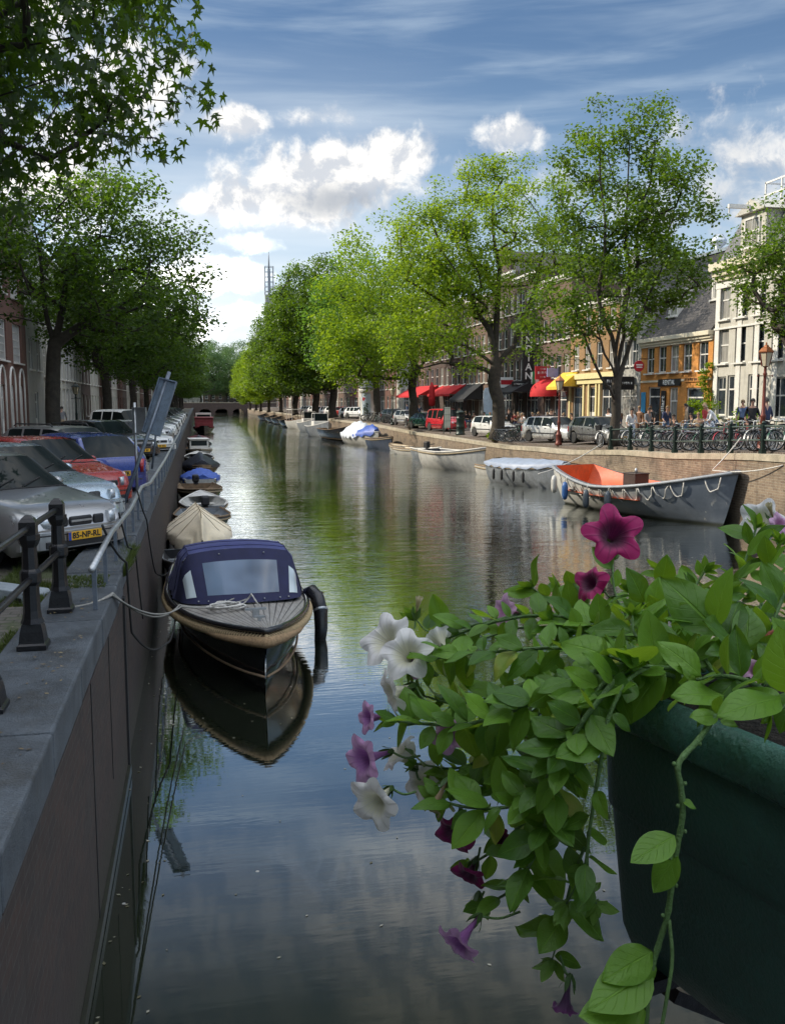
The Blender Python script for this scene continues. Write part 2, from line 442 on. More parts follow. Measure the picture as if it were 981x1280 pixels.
# ------------------------------------------------------------------ buildings
_wincache = {}
def window_mesh(w, h, style, key):
    """frame with bars, centred on x, sill at z=0, front face towards -y"""
    k = (round(w, 3), round(h, 3), style, key)
    if k in _wincache: return _wincache[k]
    mb = MB(); f = .075
    mb.bx(-w/2, -w/2 + f, 0, .09, 0, h); mb.bx(w/2 - f, w/2, 0, .09, 0, h)
    mb.bx(-w/2 + f, w/2 - f, .002, .088, h - f, h); mb.bx(-w/2 + f, w/2 - f, .002, .088, 0, f)
    iw, x0, x1, z0, z1 = w - 2*f, -w/2 + f, w/2 - f, f, h - f
    t = .03
    def vbar(x, a=None, c=None, tt=t): mb.bx(x - tt/2, x + tt/2, .02, .07, a if a is not None else z0, c if c is not None else z1)
    def hbar(z, tt=t): mb.bx(x0, x1, .016, .074, z - tt/2, z + tt/2)
    if style == 'sash': hbar(z0 + (z1 - z0) * .52, .07)
    elif style == 'sash2': hbar(z0 + (z1 - z0) * .55, .07); vbar(0)
    elif style == 'grid':
        nx = max(2, round(w / .38)); nz = max(3, round(h / .45))
        for i in range(1, nx): vbar(x0 + iw * i / nx)
        for i in range(1, nz): hbar(z0 + (z1 - z0) * i / nz, .06 if i == nz // 2 + 1 else t)
    elif style == 'top': hbar(z0 + (z1 - z0) * .68, .08); vbar(0, z0 + (z1 - z0) * .68)
    elif style == 'shop':
        hbar(z0 + (z1 - z0) * .74, .08)
        n = max(1, round(w / 1.1))
        for i in range(1, n): vbar(x0 + iw * i / n, tt=.06)
    elif style == 'door': mb.bx(x0, x1, .03, .07, z0, z0 + (z1 - z0) * .38); hbar(z0 + (z1 - z0) * .78, .09); vbar(0, z0, z0 + (z1-z0)*.78, .05)
    elif style == 'open': hbar(z0 + (z1 - z0) * .80, .08)
    if style not in ('door', 'open', 'shop'): mb.bx(-w/2 - .06, w/2 + .06, -.26, -.003, -.09, -.005)
    fm = mb.mesh('window', [WHITE])
    mp = MB(); mp.quad((x0 - .01, .05, z0 - .01), (x1 + .01, .05, z0 - .01), (x1 + .01, .05, z1 + .01), (x0 - .01, .05, z1 + .01))
    pm = mp.mesh('pane', [GLASS])
    _wincache[k] = (fm, pm)
    return _wincache[k]

def facade(mb, W, H, ops, depth=.18, D=9, z0=0, m=0, arch=False):
    """front wall with real openings, side and back walls; ops = (xc, z, w, h)"""
    xs = sorted({0.0, W} | {round(o[0] - o[2]/2, 4) for o in ops} | {round(o[0] + o[2]/2, 4) for o in ops})
    zs = sorted({z0, H} | {round(o[1], 4) for o in ops} | {round(o[1] + o[3], 4) for o in ops})
    for a, c in zip(xs, xs[1:]):
        run = None
        for e, g in zip(zs, zs[1:]):
            cx, cz = (a + c)/2, (e + g)/2
            hole = any(abs(cx - o[0]) < o[2]/2 and o[1] < cz < o[1] + o[3] for o in ops)
            if not hole: mb.quad((a, 0, e), (c, 0, e), (c, 0, g), (a, 0, g), m)
    for (xc, z, w, h, *_) in ops:
        l, r_, t = xc - w/2, xc + w/2, z + h
        mb.quad((l, 0, z), (l, depth, z), (l, depth, t), (l, 0, t), m); mb.quad((r_, depth, z), (r_, 0, z), (r_, 0, t), (r_, depth, t), m)
        mb.quad((l, 0, t), (l, depth, t), (r_, depth, t), (r_, 0, t), m); mb.quad((l, depth, z), (l, 0, z), (r_, 0, z), (r_, depth, z), m)
    mb.quad((0, D, z0), (0, 0, z0), (0, 0, H), (0, D, H), m); mb.quad((W, 0, z0), (W, D, z0), (W, D, H), (W, 0, H), m)
    mb.quad((W, D, z0), (0, D, z0), (0, D, H), (W, D, H), m)

ROOFTILE = brickmat('dark_roof_tiles', (.085, .078, .075), (.06, .056, .055), (.02, .02, .02), .24, .16, .7, .2, 1.0, .1)
LEAD = mat('lead_roof', (.14, .15, .165), .55, .3, var=.25, scale=1.5)
DARKROOF = mat('dark_felt_roof', (.045, .045, .048), .85, var=.3)
ZINC = mat('zinc', (.50, .52, .53), .38, .9, var=.2, scale=6)

def cornice(root, W, z, h=.45, proj=.35, m=WHITE, D=9):
    mb = MB()
    mb.bx(-.02, W + .02, -proj, -.003, z + h * .55, z + h)
    mb.bx(.0, W, -proj * .6, -.004, z + h * .25, z + h * .55 - .002)
    mb.bx(.01, W - .01, -proj * .3, -.005, z, z + h * .25 - .002)
    return mb.build('cornice', m, root, bevel=.015)

def house(label, side, y0, y1, H, wm, ops, roof='flat', D=9.0, zb=None, rp=None, group=None, name='house', X=None, cat='house', corn=(.45, .35, None), frames=None):
    """a canal house; ops: (distance along the canal from y0, sill z, w, h, style)"""
    W = y1 - y0
    zb = (ZL if side < 0 else zr((y0 + y1)/2)) if zb is None else zb
    if side > 0: loc, rz = ((X or 28.0), y1, zb), R(-90); ops = [(W - o[0], *o[1:]) for o in ops]
    else: loc, rz = ((X or -10.0), y0, zb), R(90)
    t = thing(name, label, cat, loc, rz, group)
    mb = MB(); facade(mb, W - .01, H, ops, D=D, z0=-.6)
    mb.build('wall', wm, t)
    for (x, z, w, h, st) in ops:
        fm, pm = window_mesh(w, h, st, 0)
        nm = 'door' if st in ('door', 'open') else 'shop_window' if st == 'shop' else 'window'
        o = link(nm, fm, t, (x, .085, z)); link('pane', pm, o)
    if corn: cornice(t, W - .01, H - corn[0] * .5, corn[0], corn[1], corn[2] or WHITE)
    rp = rp or {}
    if roof == 'flat':
        mb = MB(); mb.bx(.03, W - .04, .03, D - .03, H - .3, H + .05); mb.build('roof', DARKROOF, t)
    elif roof == 'steep':
        rh, rd = rp.get('h', 4), rp.get('d', 3.4)
        mb = MB(); z = H + corn[0] * .5 if corn else H
        mb.prism([(0, 0)], 0, 0) if False else None
        a, c = .01, W - .02
        mb.quad((a, -.2, z), (c, -.2, z), (c, rd, z + rh), (a, rd, z + rh)); mb.quad((c, D, z), (a, D, z), (a, rd, z + rh), (c, rd, z + rh))
        mb.add([(a, -.2, z), (a, rd, z + rh), (a, D, z)], [(0, 1, 2)]); mb.add([(c, -.2, z), (c, rd, z + rh), (c, D, z)], [(2, 1, 0)])
        rf = mb.build('roof', rp.get('m', ROOFTILE), t)
        mb = MB(); n = int(W / .3)
        for i in range(n): mb.tube([(a + W*i/n, rd, z + rh + .0), (a + W*(i+1)/n - .03, rd, z + rh + .03)], .11, 6)
        mb.build('ridge', LEAD, rf)
        for (dx, dz, dw, dh) in rp.get('dormers', ()):
            dy = -.2 + (dz) / rh * (rd + .2)
            dx = (W - dx) if side > 0 else dx
            db = MB(); zz = z + dz; dep = dh / rh * (rd + .2) + .1
            db.bx(dx - dw/2 - .1, dx - dw/2, dy - .05, dy + dep, zz - .05, zz + dh); db.bx(dx + dw/2, dx + dw/2 + .1, dy - .05, dy + dep, zz - .05, zz + dh)
            db.bx(dx - dw/2 - .22, dx + dw/2 + .22, dy - .2, dy + dep, zz + dh + .002, zz + dh + .18)
            db.bx(dx - dw/2 - .16, dx + dw/2 + .16, dy - .18, dy - .055, zz - .12, zz - .055)
            dm = db.build('dormer', WHITE, rf)
            fm, pm = window_mesh(dw - .01, dh, 'top', 0)
            o = link('window', fm, t, (dx, dy - .0, zz)); link('pane', pm, o)
    elif roof == 'mansard':
        rh, rd = rp.get('h', 2.6), rp.get('d', 1.1); z = H + (corn[0] * .5 if corn else 0)
        mb = MB(); a, c = .02, W - .03
        mb.quad((a, 0, z), (c, 0, z), (c - rd*.6, rd, z + rh), (a + rd*.6, rd, z + rh)); mb.quad((a, D, z), (a, 0, z), (a + rd*.6, rd, z + rh), (a + rd*.6, D, z + rh))
        mb.quad((c, 0, z), (c, D, z), (c - rd*.6, D, z + rh), (c - rd*.6, rd, z + rh)); mb.quad((a + rd*.6, rd, z + rh), (c - rd*.6, rd, z + rh), (c - rd*.6, D, z + rh), (a + rd*.6, D, z + rh))
        mb.build('roof', rp.get('m', ROOFTILE), t)
    elif roof == 'gable':
        rh = rp.get('h', 3.2); z = H
        mb = MB(); c = W - .02
        prof = [(0.0, z), (0.0, z + .2), (W*.22, z + .5), (W*.28, z + rh*.75), (W*.38, z + rh*.85), (W*.5, z + rh), (W*.62, z + rh*.85), (W*.72, z + rh*.75), (W*.78, z + .5), (W - .02, z + .2), (W - .02, z)]
        mb.prism(prof, .0, .3); mb.build('gable', wm, t)
        mb = MB(); mb.prism([(.05, z - .05), (W/2, z + rh*.8), (W - .05, z - .05)], .31, D - .05); mb.build('roof', ROOFTILE, t)
    return t

def rows(W, n, zs, w, h, style='sash', x0=None, x1=None):
    x0 = W/n/2 if x0 is None else x0; x1 = W - W/n/2 if x1 is None else x1
    out = []
    for k, z in enumerate(zs):
        hh = h[k] if hasattr(h, '__len__') else h
        for i in range(n):
            out.append((x0 + (x1 - x0) * (i/(n - 1) if n > 1 else .5), z, w, hh, style))
    return out

REDBRICK = brickmat('red_brick', (.17, .062, .042), (.13, .05, .038), (.20, .16, .13))
DKBRICK = brickmat('dark_brick', (.095, .06, .048), (.075, .05, .042), (.15, .13, .11))
BRBRICK = brickmat('brown_brick', (.17, .10, .07), (.14, .085, .06), (.20, .17, .14))
ORBRICK = brickmat('orange_brick', (.70, .29, .055), (.60, .23, .04), (.55, .33, .14), dirt=.22, streak=.12)
YEBRICK = brickmat('yellow_brick', (.36, .21, .09), (.29, .165, .07), (.33, .25, .16), dirt=.2, streak=.12)
STONE = mat('white_plaster', (.50, .48, .42), .8, var=.10, scale=.8, bump=.15, dirt=.25, streak=.35)
GREYPL = mat('grey_plaster', (.40, .39, .36), .85, var=.2, scale=1, bump=.2, dirt=.4, streak=.4)
CREAMPL = mat('cream_plaster', (.72, .62, .40), .75, var=.1, scale=1, dirt=.15, streak=.2)
PALEY = mat('pale_yellow_woodwork', (.74, .64, .34), .5, var=.08)

# ---- sunny bank
ZB = 2.45
# white plastered house beside the frame
W0, W1 = 38.0, 46.85
ops = []
for (sz, hh) in ((10.76 - 2.05, 2.0), (8.2 - 1.95, 1.95)):
    pass
for yw in (45.95, 44.35, 42.75, 41.15, 39.5):
    ops.append((yw - W0, 8.75 - ZB, .98, 2.0, 'sash')); ops.append((yw - W0, 6.40 - ZB, .98, 1.9, 'sash'))
for yw in (44.9, 43.0): ops.append((yw - W0, 3.5 - ZB, 1.0, 2.25, 'top'))
ops += [(46.0 - W0, 3.6 - ZB, .9, 2.1, 'top'), (40.9 - W0, 3.55 - ZB, 1.3, 2.0, 'sash2'), (39.2 - W0, 3.55 - ZB, 1.3, 2.0, 'sash2')]
hw = house('tall white plastered townhouse with slate mansard roof beside the orange brick house', 1, W0, W1, 11.3 - ZB, STONE, ops, 'mansard', 10, ZB, {'h': 2.5, 'd': 1.1, 'm': brickmat('grey_slates', (.19, .19, .20), (.14, .14, .155), (.05, .05, .05), .2, .16, .6, .2, .8, .1)}, corn=(.95, .55, CREAM))
mb = MB()      # pilaster strips, frieze and string course
Wd = W1 - W0
for x in (.28, 2.42, 4.0, 5.6, 7.2, Wd - .28): mb.bx(x - .2, x + .2, -.045, -.003, .2, 8.2)
mb.bx(.02, Wd - .04, -.07, -.004, 7.98, 8.28); mb.bx(.02, Wd - .04, -.09, -.0045, 5.78, 5.88)
mb.build('pilasters', WHITE, hw)
mb = MB(); z = 11.8 - ZB    # gable dormer with hoist beam
mb.bx(2.2, 4.4, -.05, 2.2, z, z + 2.1); mb.prism([(1.95, z + 2.1), (3.3, z + 2.75), (4.65, z + 2.1)], -.3, 2.4)
dm = mb.build('hoist_dormer', STONE, hw)
mb = MB(); mb.bar((3.3, -1.5, z + 2.35), (3.3, .0, z + 2.35), .16, .2); mb.bar((3.3, -1.45, z + 2.25), (3.3, -1.45, z + 2.0), .05, .05); mb.build('hoist_beam', WHITE, dm)
fm, pm = window_mesh(1.3, 1.5, 'sash2', 0); o = link('window', fm, hw, (3.3, -.15, z + .35)); link('pane', pm, o)
mb = MB(); zt = z + 2.55
for x in (1.2, 2.6, 4.0, 5.4, 6.8):
    mb.bx(x - .04, x + .04, 1.9, 1.98, zt - .2, zt + 1.6)
for zz in (.3, .85, 1.5): mb.bx(1.2, 6.8, 1.91, 1.97, zt + zz, zt + zz + .09)
for yy in (3.4, 5): mb.bx(1.16, 1.24, yy, yy + .08, zt - .2, zt + 1.6)
mb.bx(1.17, 1.23, 1.9, 5, zt + 1.5, zt + 1.58); mb.build('roof_terrace_rail', WHITE, hw)

# orange house
O0, O1 = 46.95, 55.4
ops = [(yw - O0, 6.12 - ZB, 1.02, 1.62, 'sash2') for yw in (54.2, 52.68, 51.2, 49.7, 47.95)]
ops += [(53.55 - O0, 2.55 - ZB, 1.55, 2.7, 'open'), (51.15 - O0, 2.75 - ZB, 1.0, 2.45, 'top'), (48.7 - O0, 2.55 - ZB, 1.9, 2.6, 'open')]
ho = house('two-storey orange brick house with dark tiled roof and two white dormers', 1, O0, O1, 8.0 - ZB, ORBRICK, ops, 'steep', 9, ZB, {'h': 4.0, 'd': 3.0, 'dormers': ((53.0 - O0, 1.3, .95, 1.45), (48.9 - O0, 1.9, .95, 1.6))}, corn=(.55, .35, CREAM))
mb = MB(); mb.bx(.02, O1 - O0 - .03, -.05, -.004, 3.1, 3.22); mb.bx(.05, 8.3, -.04, -.003, 0, .45); mb.build('stone_band', CREAM, ho)
# narrow grey house, cream shop house
ops = [(.95, 6.7 - ZB, .95, 1.7, 'sash2'), (2.2, 6.7 - ZB, .95, 1.7, 'sash2'), (.95, 9.2 - ZB, .95, 1.6, 'sash'), (2.2, 9.2 - ZB, .95, 1.6, 'sash'), (1.6, 2.6 - ZB, 2.4, 2.9, 'shop')]
house('narrow grey stuccoed house with bell gable between the orange and cream houses', 1, 55.45, 58.6, 11.6 - ZB, GREYPL, ops, 'gable', 9, ZB, {'h': 2.6}, corn=None)
ops = rows(8.3, 4, [6.7 - ZB, 9.3 - ZB], 1.0, [1.9, 1.7], 'sash2', 1.1, 7.2) + [(1.6, 2.7 - ZB, 2.0, 2.75, 'shop'), (4.3, 2.5 - ZB, 1.2, 2.9, 'door'), (6.6, 2.7 - ZB, 2.2, 2.75, 'shop')]
hc = house('yellow brick house over a cream painted shop front with bright window', 1, 58.65, 66.95, 11.2 - ZB, YEBRICK, ops, 'flat', 9, ZB)
mb = MB(); mb.bx(.05, 8.2, -.35, -.004, 3.55, 3.95); mb.bx(.1, 8.15, -.2, -.005, 3.2, 3.548)
for x in (.15, 2.75, 3.65, 4.95, 5.5, 8.05): mb.bx(x - .12, x + .12, -.12, -.003, 0, 3.198)
mb.build('shop_front', PALEY, hc)
def brickhouse(lab, y0, y1, H, m, n, st='sash', roof='flat', w=1.0, grp=None, shop=True, side=1, rp=None, wr=1.8, corn=(.45, .35, None)):
    W = y1 - y0; zs = []; z = 3.9
    while z + wr + .5 < H: zs.append(z); z += 2.95
    ops = rows(W, n, zs, w, wr, st)
    if shop: ops += [(W*.3, .35, W*.42, 2.5, 'shop'), (W*.75, .05, 1.3, 2.8, 'door')]
    else: ops += [(W*.18, .05, 1.2, 2.8, 'door')] + [(W*.18 + (W*.7)*(i + 1)/(n - 1 if n > 1 else 1), .9, w, 1.9, st) for i in range(n - 1) if W*.18 + (W*.7)*(i + 1)/(n - 1) < W - w*.6]
    return house(lab, side, y0, y1, H, m, ops, roof, 9, None if side < 0 else 2.35, rp, grp, corn=corn)
brickhouse('brown brick house with white sash windows above the yellow awning', 67.0, 73.2, 11.5, BRBRICK, 4)
brickhouse('dark brick house with narrow white windows above the red domed awning', 73.25, 79.8, 12.6, DKBRICK, 5, w=.9)
brickhouse('dark brick house with the dark sign column on its front', 79.85, 86.5, 13.4, DKBRICK, 4, roof='gable', rp={'h': 3})
brickhouse('brown brick house behind the green tree with the forked trunk', 86.55, 94.5, 12.2, BRBRICK, 5, w=.9)
hcn = brickhouse('dark brick corner building over the red cafe awnings', 94.6, 113.0, 12.8, DKBRICK, 8, w=1.3, wr=2.1)
yy = 113.1; k = 0; rr = random.Random(5)
RLAB = ['brick canal house half hidden behind the trees past the white advertising column', 'pale plastered canal house behind the trees of the far quay', 'far brown brick canal house behind the tree row', 'far dark brick canal house with gable behind the tree row']
while yy < 330:
    ww = rr.uniform(6.5, 9)
    i = k % 4
    brickhouse(RLAB[i], yy, yy + ww, rr.uniform(11, 14.5), (BRBRICK, STONE, REDBRICK, DKBRICK)[i], rr.choice((3, 4)), 'sash', ('flat', 'gable')[k % 2], grp='canal houses along the far tree row', rp={'h': 3})
    yy += ww + .05; k += 1
# dark hall behind the orange house
t = thing('hall', 'large black hall with grey band and steel roof vent rising behind the orange house', 'building', (38, 81, 2.3), R(-90))
mb = MB(); mb.bx(0, 31, 0, 14, 0, 13.0); mb.build('wall', mat('black_cladding', (.028, .026, .027), .7, var=.3, streak=.2), t)
mb = MB(); mb.bx(-.15, 31.15, -.25, 14.2, 11.1, 11.75); mb.build('grey_band', mat('blue_grey_panel', (.30, .34, .40), .5, .3, var=.15), t)
mb = MB(); mb.bx(-.1, 31.1, -.1, 14, 13.0, 13.25); mb.build('roof_edge', ZINC, t)
mb = MB(); mb.lathe([(.3, 0), (.3, .5), (.62, .75), (.62, 1.0), (.3, 1.45), (.1, 1.5)], 12, (15.4, 1.2, 13.25)); mb.build('roof_vent', ZINC, t)

# ---- shaded bank
def arch_trim(t, x, w, z, h):
    mb = MB(); pts = []
    for i in range(9):
        a = math.pi * i / 8
        pts.append((x - math.cos(a) * w/2, -.03, z + h + math.sin(a) * w * .62))
    pts = [(x - w/2, -.03, z)] + pts + [(x + w/2, -.03, z)]
    mb.tube(pts, .07, 6); mb.build('arch_trim', WHITE, t)
house('dark brick house with big white window at the shaded street corner', -1, 41, 50.2, 12.5, DKBRICK, rows(9.2, 3, [3.9, 7.2], 1.5, 2.1, 'grid') + rows(9.2, 3, [.1], 1.3, 2.8, 'door'), 'flat')
ha = house('dark red brick house with three tall white arched doors', -1, 50.25, 60.2, 11.5, REDBRICK, [(2.2, .1, 1.25, 3.0, 'door'), (5.0, .1, 1.25, 3.0, 'door'), (7.8, .1, 1.25, 3.0, 'door'), (2.7, 4.4, 2.5, 2.2, 'grid'), (7.0, 4.4, 2.5, 2.2, 'grid'), (2.7, 8, 2.5, 2.0, 'grid'), (7.0, 8, 2.5, 2.0, 'grid')], 'flat')
for x in (2.2, 5.0, 7.8): arch_trim(ha, x, 1.5, .1, 3.05)
house('narrow weathered white stone house beside the arched brick house', -1, 60.25, 66.2, 12.2, GREYPL, rows(5.9, 2, [4.2, 7.6], 1.2, 2.0, 'sash2') + [(3, .1, 1.2, 2.7, 'door')], 'gable', rp={'h': 2.8}, corn=None)
house('pale house with many-paned white windows behind the second shaded tree', -1, 66.25, 77.0, 12.0, STONE, rows(10.7, 5, [.6, 3.9, 7.3], 1.45, [2.6, 2.4, 2.2], 'grid'), 'flat')
house('grey plastered house with many-paned windows on the shaded quay', -1, 77.05, 87.0, 13.0, GREYPL, rows(9.9, 5, [.6, 3.9, 7.3, 10], 1.4, [2.6, 2.4, 2.2, 1.8], 'grid'), 'flat')
yy = -22.0; k = 0
NLAB = ['brick house on the shaded quay beside the parked cars', 'pale plastered house on the shaded quay beside the parked cars', 'dark brick house on the shaded quay beside the parked cars']
for ww in (9.0, 8.5, 9.6, 8.0, 9.2, 8.4, 10.2):
    i = k % 3
    brickhouse(NLAB[i], yy, yy + ww, (13.2, 14.0, 12.6)[i], (REDBRICK, STONE, DKBRICK)[i], 3, 'sash2', 'flat', grp='houses on the shaded quay beside the parked cars', side=-1, shop=False, w=1.3)
    yy += ww + .01; k += 1
yy = 87.05; k = 0
LLAB = ['far dark brick house on the shaded quay', 'far pale house on the shaded quay', 'far red brick house on the shaded quay']
while yy < 330:
    ww = rr.uniform(7, 10); i = k % 3
    brickhouse(LLAB[i], yy, yy + ww, rr.uniform(11, 14), (DKBRICK, STONE, REDBRICK)[i], 3, 'sash2', 'flat', grp='houses along the shaded far quay', side=-1, shop=False, w=1.2)
    yy += ww + .05; k += 1

for i in range(11):
    t = brickhouse('distant canal house beyond the bridge', 0, 8.9, (13, 11.5, 14)[i % 3], (DKBRICK, STONE, BRBRICK)[i % 3], 3, 'sash2', 'flat', grp='distant houses beyond the bridge', side=-1, shop=False, w=1.2)
    t.location = (-42 + 9*i, 412, 2.0); t.rotation_euler = (0, 0, 0)
# lattice tower on the horizon
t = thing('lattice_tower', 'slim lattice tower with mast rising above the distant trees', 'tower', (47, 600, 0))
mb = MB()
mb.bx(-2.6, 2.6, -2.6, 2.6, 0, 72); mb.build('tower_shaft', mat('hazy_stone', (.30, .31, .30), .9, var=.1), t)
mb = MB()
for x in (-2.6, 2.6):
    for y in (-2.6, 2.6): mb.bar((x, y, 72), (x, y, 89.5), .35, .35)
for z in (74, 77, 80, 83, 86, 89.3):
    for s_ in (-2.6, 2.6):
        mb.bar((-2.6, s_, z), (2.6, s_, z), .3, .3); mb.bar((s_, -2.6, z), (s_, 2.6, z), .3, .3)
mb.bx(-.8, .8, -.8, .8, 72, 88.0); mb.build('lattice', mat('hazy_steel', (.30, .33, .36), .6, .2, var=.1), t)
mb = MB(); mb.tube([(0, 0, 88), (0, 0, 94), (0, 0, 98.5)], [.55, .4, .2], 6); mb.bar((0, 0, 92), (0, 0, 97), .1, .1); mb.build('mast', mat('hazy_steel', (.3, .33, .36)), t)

# far bridge closing the canal
t = thing('bridge', 'low dark brick bridge closing the far end of the canal', 'bridge', (8.75, 345, 0))
mb = MB(); x0, x1, top, dd = -30.0, 32.0, 4.1, 8.0
arches = [(-5.6, 2.4), (0.4, 2.6), (6.4, 2.4)]
N_ = 124
def bot(x):
    for c, r_ in arches:
        if abs(x - c) < r_: return math.sqrt(r_*r_ - (x - c)**2) * .85
    return -1.0
for i in range(N_):
    a = x0 + (x1 - x0) * i / N_; c = x0 + (x1 - x0) * (i + 1) / N_
    mb.quad((a, 0, bot(a)), (c, 0, bot(c)), (c, 0, top), (a, 0, top)); mb.quad((a, 0, bot(a)), (a, dd, bot(a)), (c, dd, bot(c)), (c, 0, bot(c)))
mb.quad((x0, 0, top), (x1, 0, top), (x1, dd, top), (x0, dd, top)); mb.build('brick_span', DKBRICK, t)
mb = MB(); mb.bx(x0, x1, -.1, .25, top + .002, top + .25); mb.build('coping', PALESTONE, t)
mb = MB()
for i in range(40): mb.bx(x0 + i*1.55, x0 + i*1.55 + .12, .0, .12, top + .25, top + 1.25)
for z in (.75, 1.2): mb.bx(x0, x1, .02, .1, top + z, top + z + .08)
mb.build('bridge_railing', GREENIRON, t)
# ------------------------------------------------------------------ trees
BARK = mat('dark_bark', (.055, .045, .034), .9, var=.4, scale=5, bump=.9, bscale=18)
BARKS = mat('shaded_bark', (.05, .042, .032), .9, var=.4, scale=5, bump=.9, bscale=18, dirt=.2)

def skeleton(seed, r0, trunk, crown, nclump, limbs=(), step=.7, up=.25, gaps=.0, shell=.5):
    """branches grown towards clump centres spread through the crown ellipsoids"""
    rg = np.random.default_rng(seed)
    pts = [np.array(trunk[0], float)]; par = [-1]; fixed = {0: r0 * 1.25}
    def seg(frm, to, stp):
        d = np.linalg.norm(to - pts[frm]); k = max(1, int(round(d / stp))); a = pts[frm].copy(); last = frm
        side = rg.normal(0, .05 * d, 3); side[2] = abs(side[2]) * .6
        for i in range(1, k + 1):
            t = i / k
            p = a + (to - a) * t + side * math.sin(math.pi * t)
            pts.append(p); par.append(last); last = len(pts) - 1
        return last
    last = 0
    for i, q in enumerate(trunk[1:]): last = seg(last, np.array(q, float), .5)
    fork = last
    start_nodes = list(range(max(1, int(len(pts) * .7)), len(pts)))
    for L_ in limbs:
        last = fork if L_[0] is None else min(range(len(pts)), key=lambda j: np.linalg.norm(pts[j] - np.array(L_[0])))
        for q in L_[1:]: last = seg(last, np.array(q, float), step)
    ntr = fork + 1
    cl = []
    vol = np.array([c[3] * c[4] * c[5] for c in crown]); vol = vol / vol.sum()
    ph = rg.uniform(0, 6, 3)
    while len(cl) < nclump:
        c = crown[rg.choice(len(crown), p=vol)]
        v = rg.normal(size=3); v /= np.linalg.norm(v)
        v *= rg.uniform(0, 1) ** (1 / 3 * (1 - shell) + .05)
        p = np.array(c[:3]) + v * np.array(c[3:6])
        g = math.sin(p[0]*1.3 + ph[0]) * math.sin(p[1]*1.2 + ph[1]) + math.sin(p[2]*1.5 + ph[2] + p[0]*.6)*.6
        if g < gaps - .6: continue
        cl.append(p)
    fk = pts[fork]
    cl.sort(key=lambda p: np.linalg.norm(p - fk))
    tips = []
    P = np.array(pts); 
    for t in cl:
        A = np.array(pts)
        d = np.linalg.norm(A - t, axis=1)
        pen = d + np.where(A[:, 2] > t[2] - .1, (A[:, 2] - t[2] + .1) * .8, 0)
        pen[:max(1, int(fork * .72))] += 50
        j = int(np.argmin(pen))
        tips.append(seg(j, t, step))
    n = len(pts); child = [[] for _ in range(n)]
    for i in range(1, n): child[par[i]].append(i)
    rad = np.zeros(n); pw = 2.4
    for i in range(n - 1, -1, -1):
        s = sum(rad[c] ** pw for c in child[i])
        rad[i] = max(.011, s ** (1 / pw)) if child[i] else .011
    k = r0 / rad[fork]
    rad = np.maximum(.008, .011 + (rad - .011) * k)
    for i in range(fork + 1):
        z = (pts[i][2] - pts[0][2])
        rad[i] = r0 * (1 + .5 * math.exp(-z / .35) + .08 * (1 - i / max(1, fork)))
    return np.array(pts), par, child, rad, np.array(cl), tips

def wood_mesh(pts, par, child, rad, rmin=0.0):
    mb = MB(); n = len(pts); done = set()
    starts = [0]
    while starts:
        s = starts.pop(); chain = [s] if par[s] < 0 else [par[s], s]; cur = s
        while child[cur]:
            ch = sorted(child[cur], key=lambda c: -rad[c]); cur = ch[0]; chain.append(cur); starts.extend(ch[1:])
        r = [rad[i] for i in chain]
        if par[s] >= 0: r[0] = min(r[0], r[1] * 1.25)
        if max(r[1:] or r) < rmin: continue
        nn = 10 if r[0] > .15 else 7 if r[0] > .06 else 5 if r[0] > .025 else 4
        mb.tube([tuple(pts[i]) for i in chain], r, nn, cap=True)
    return mb

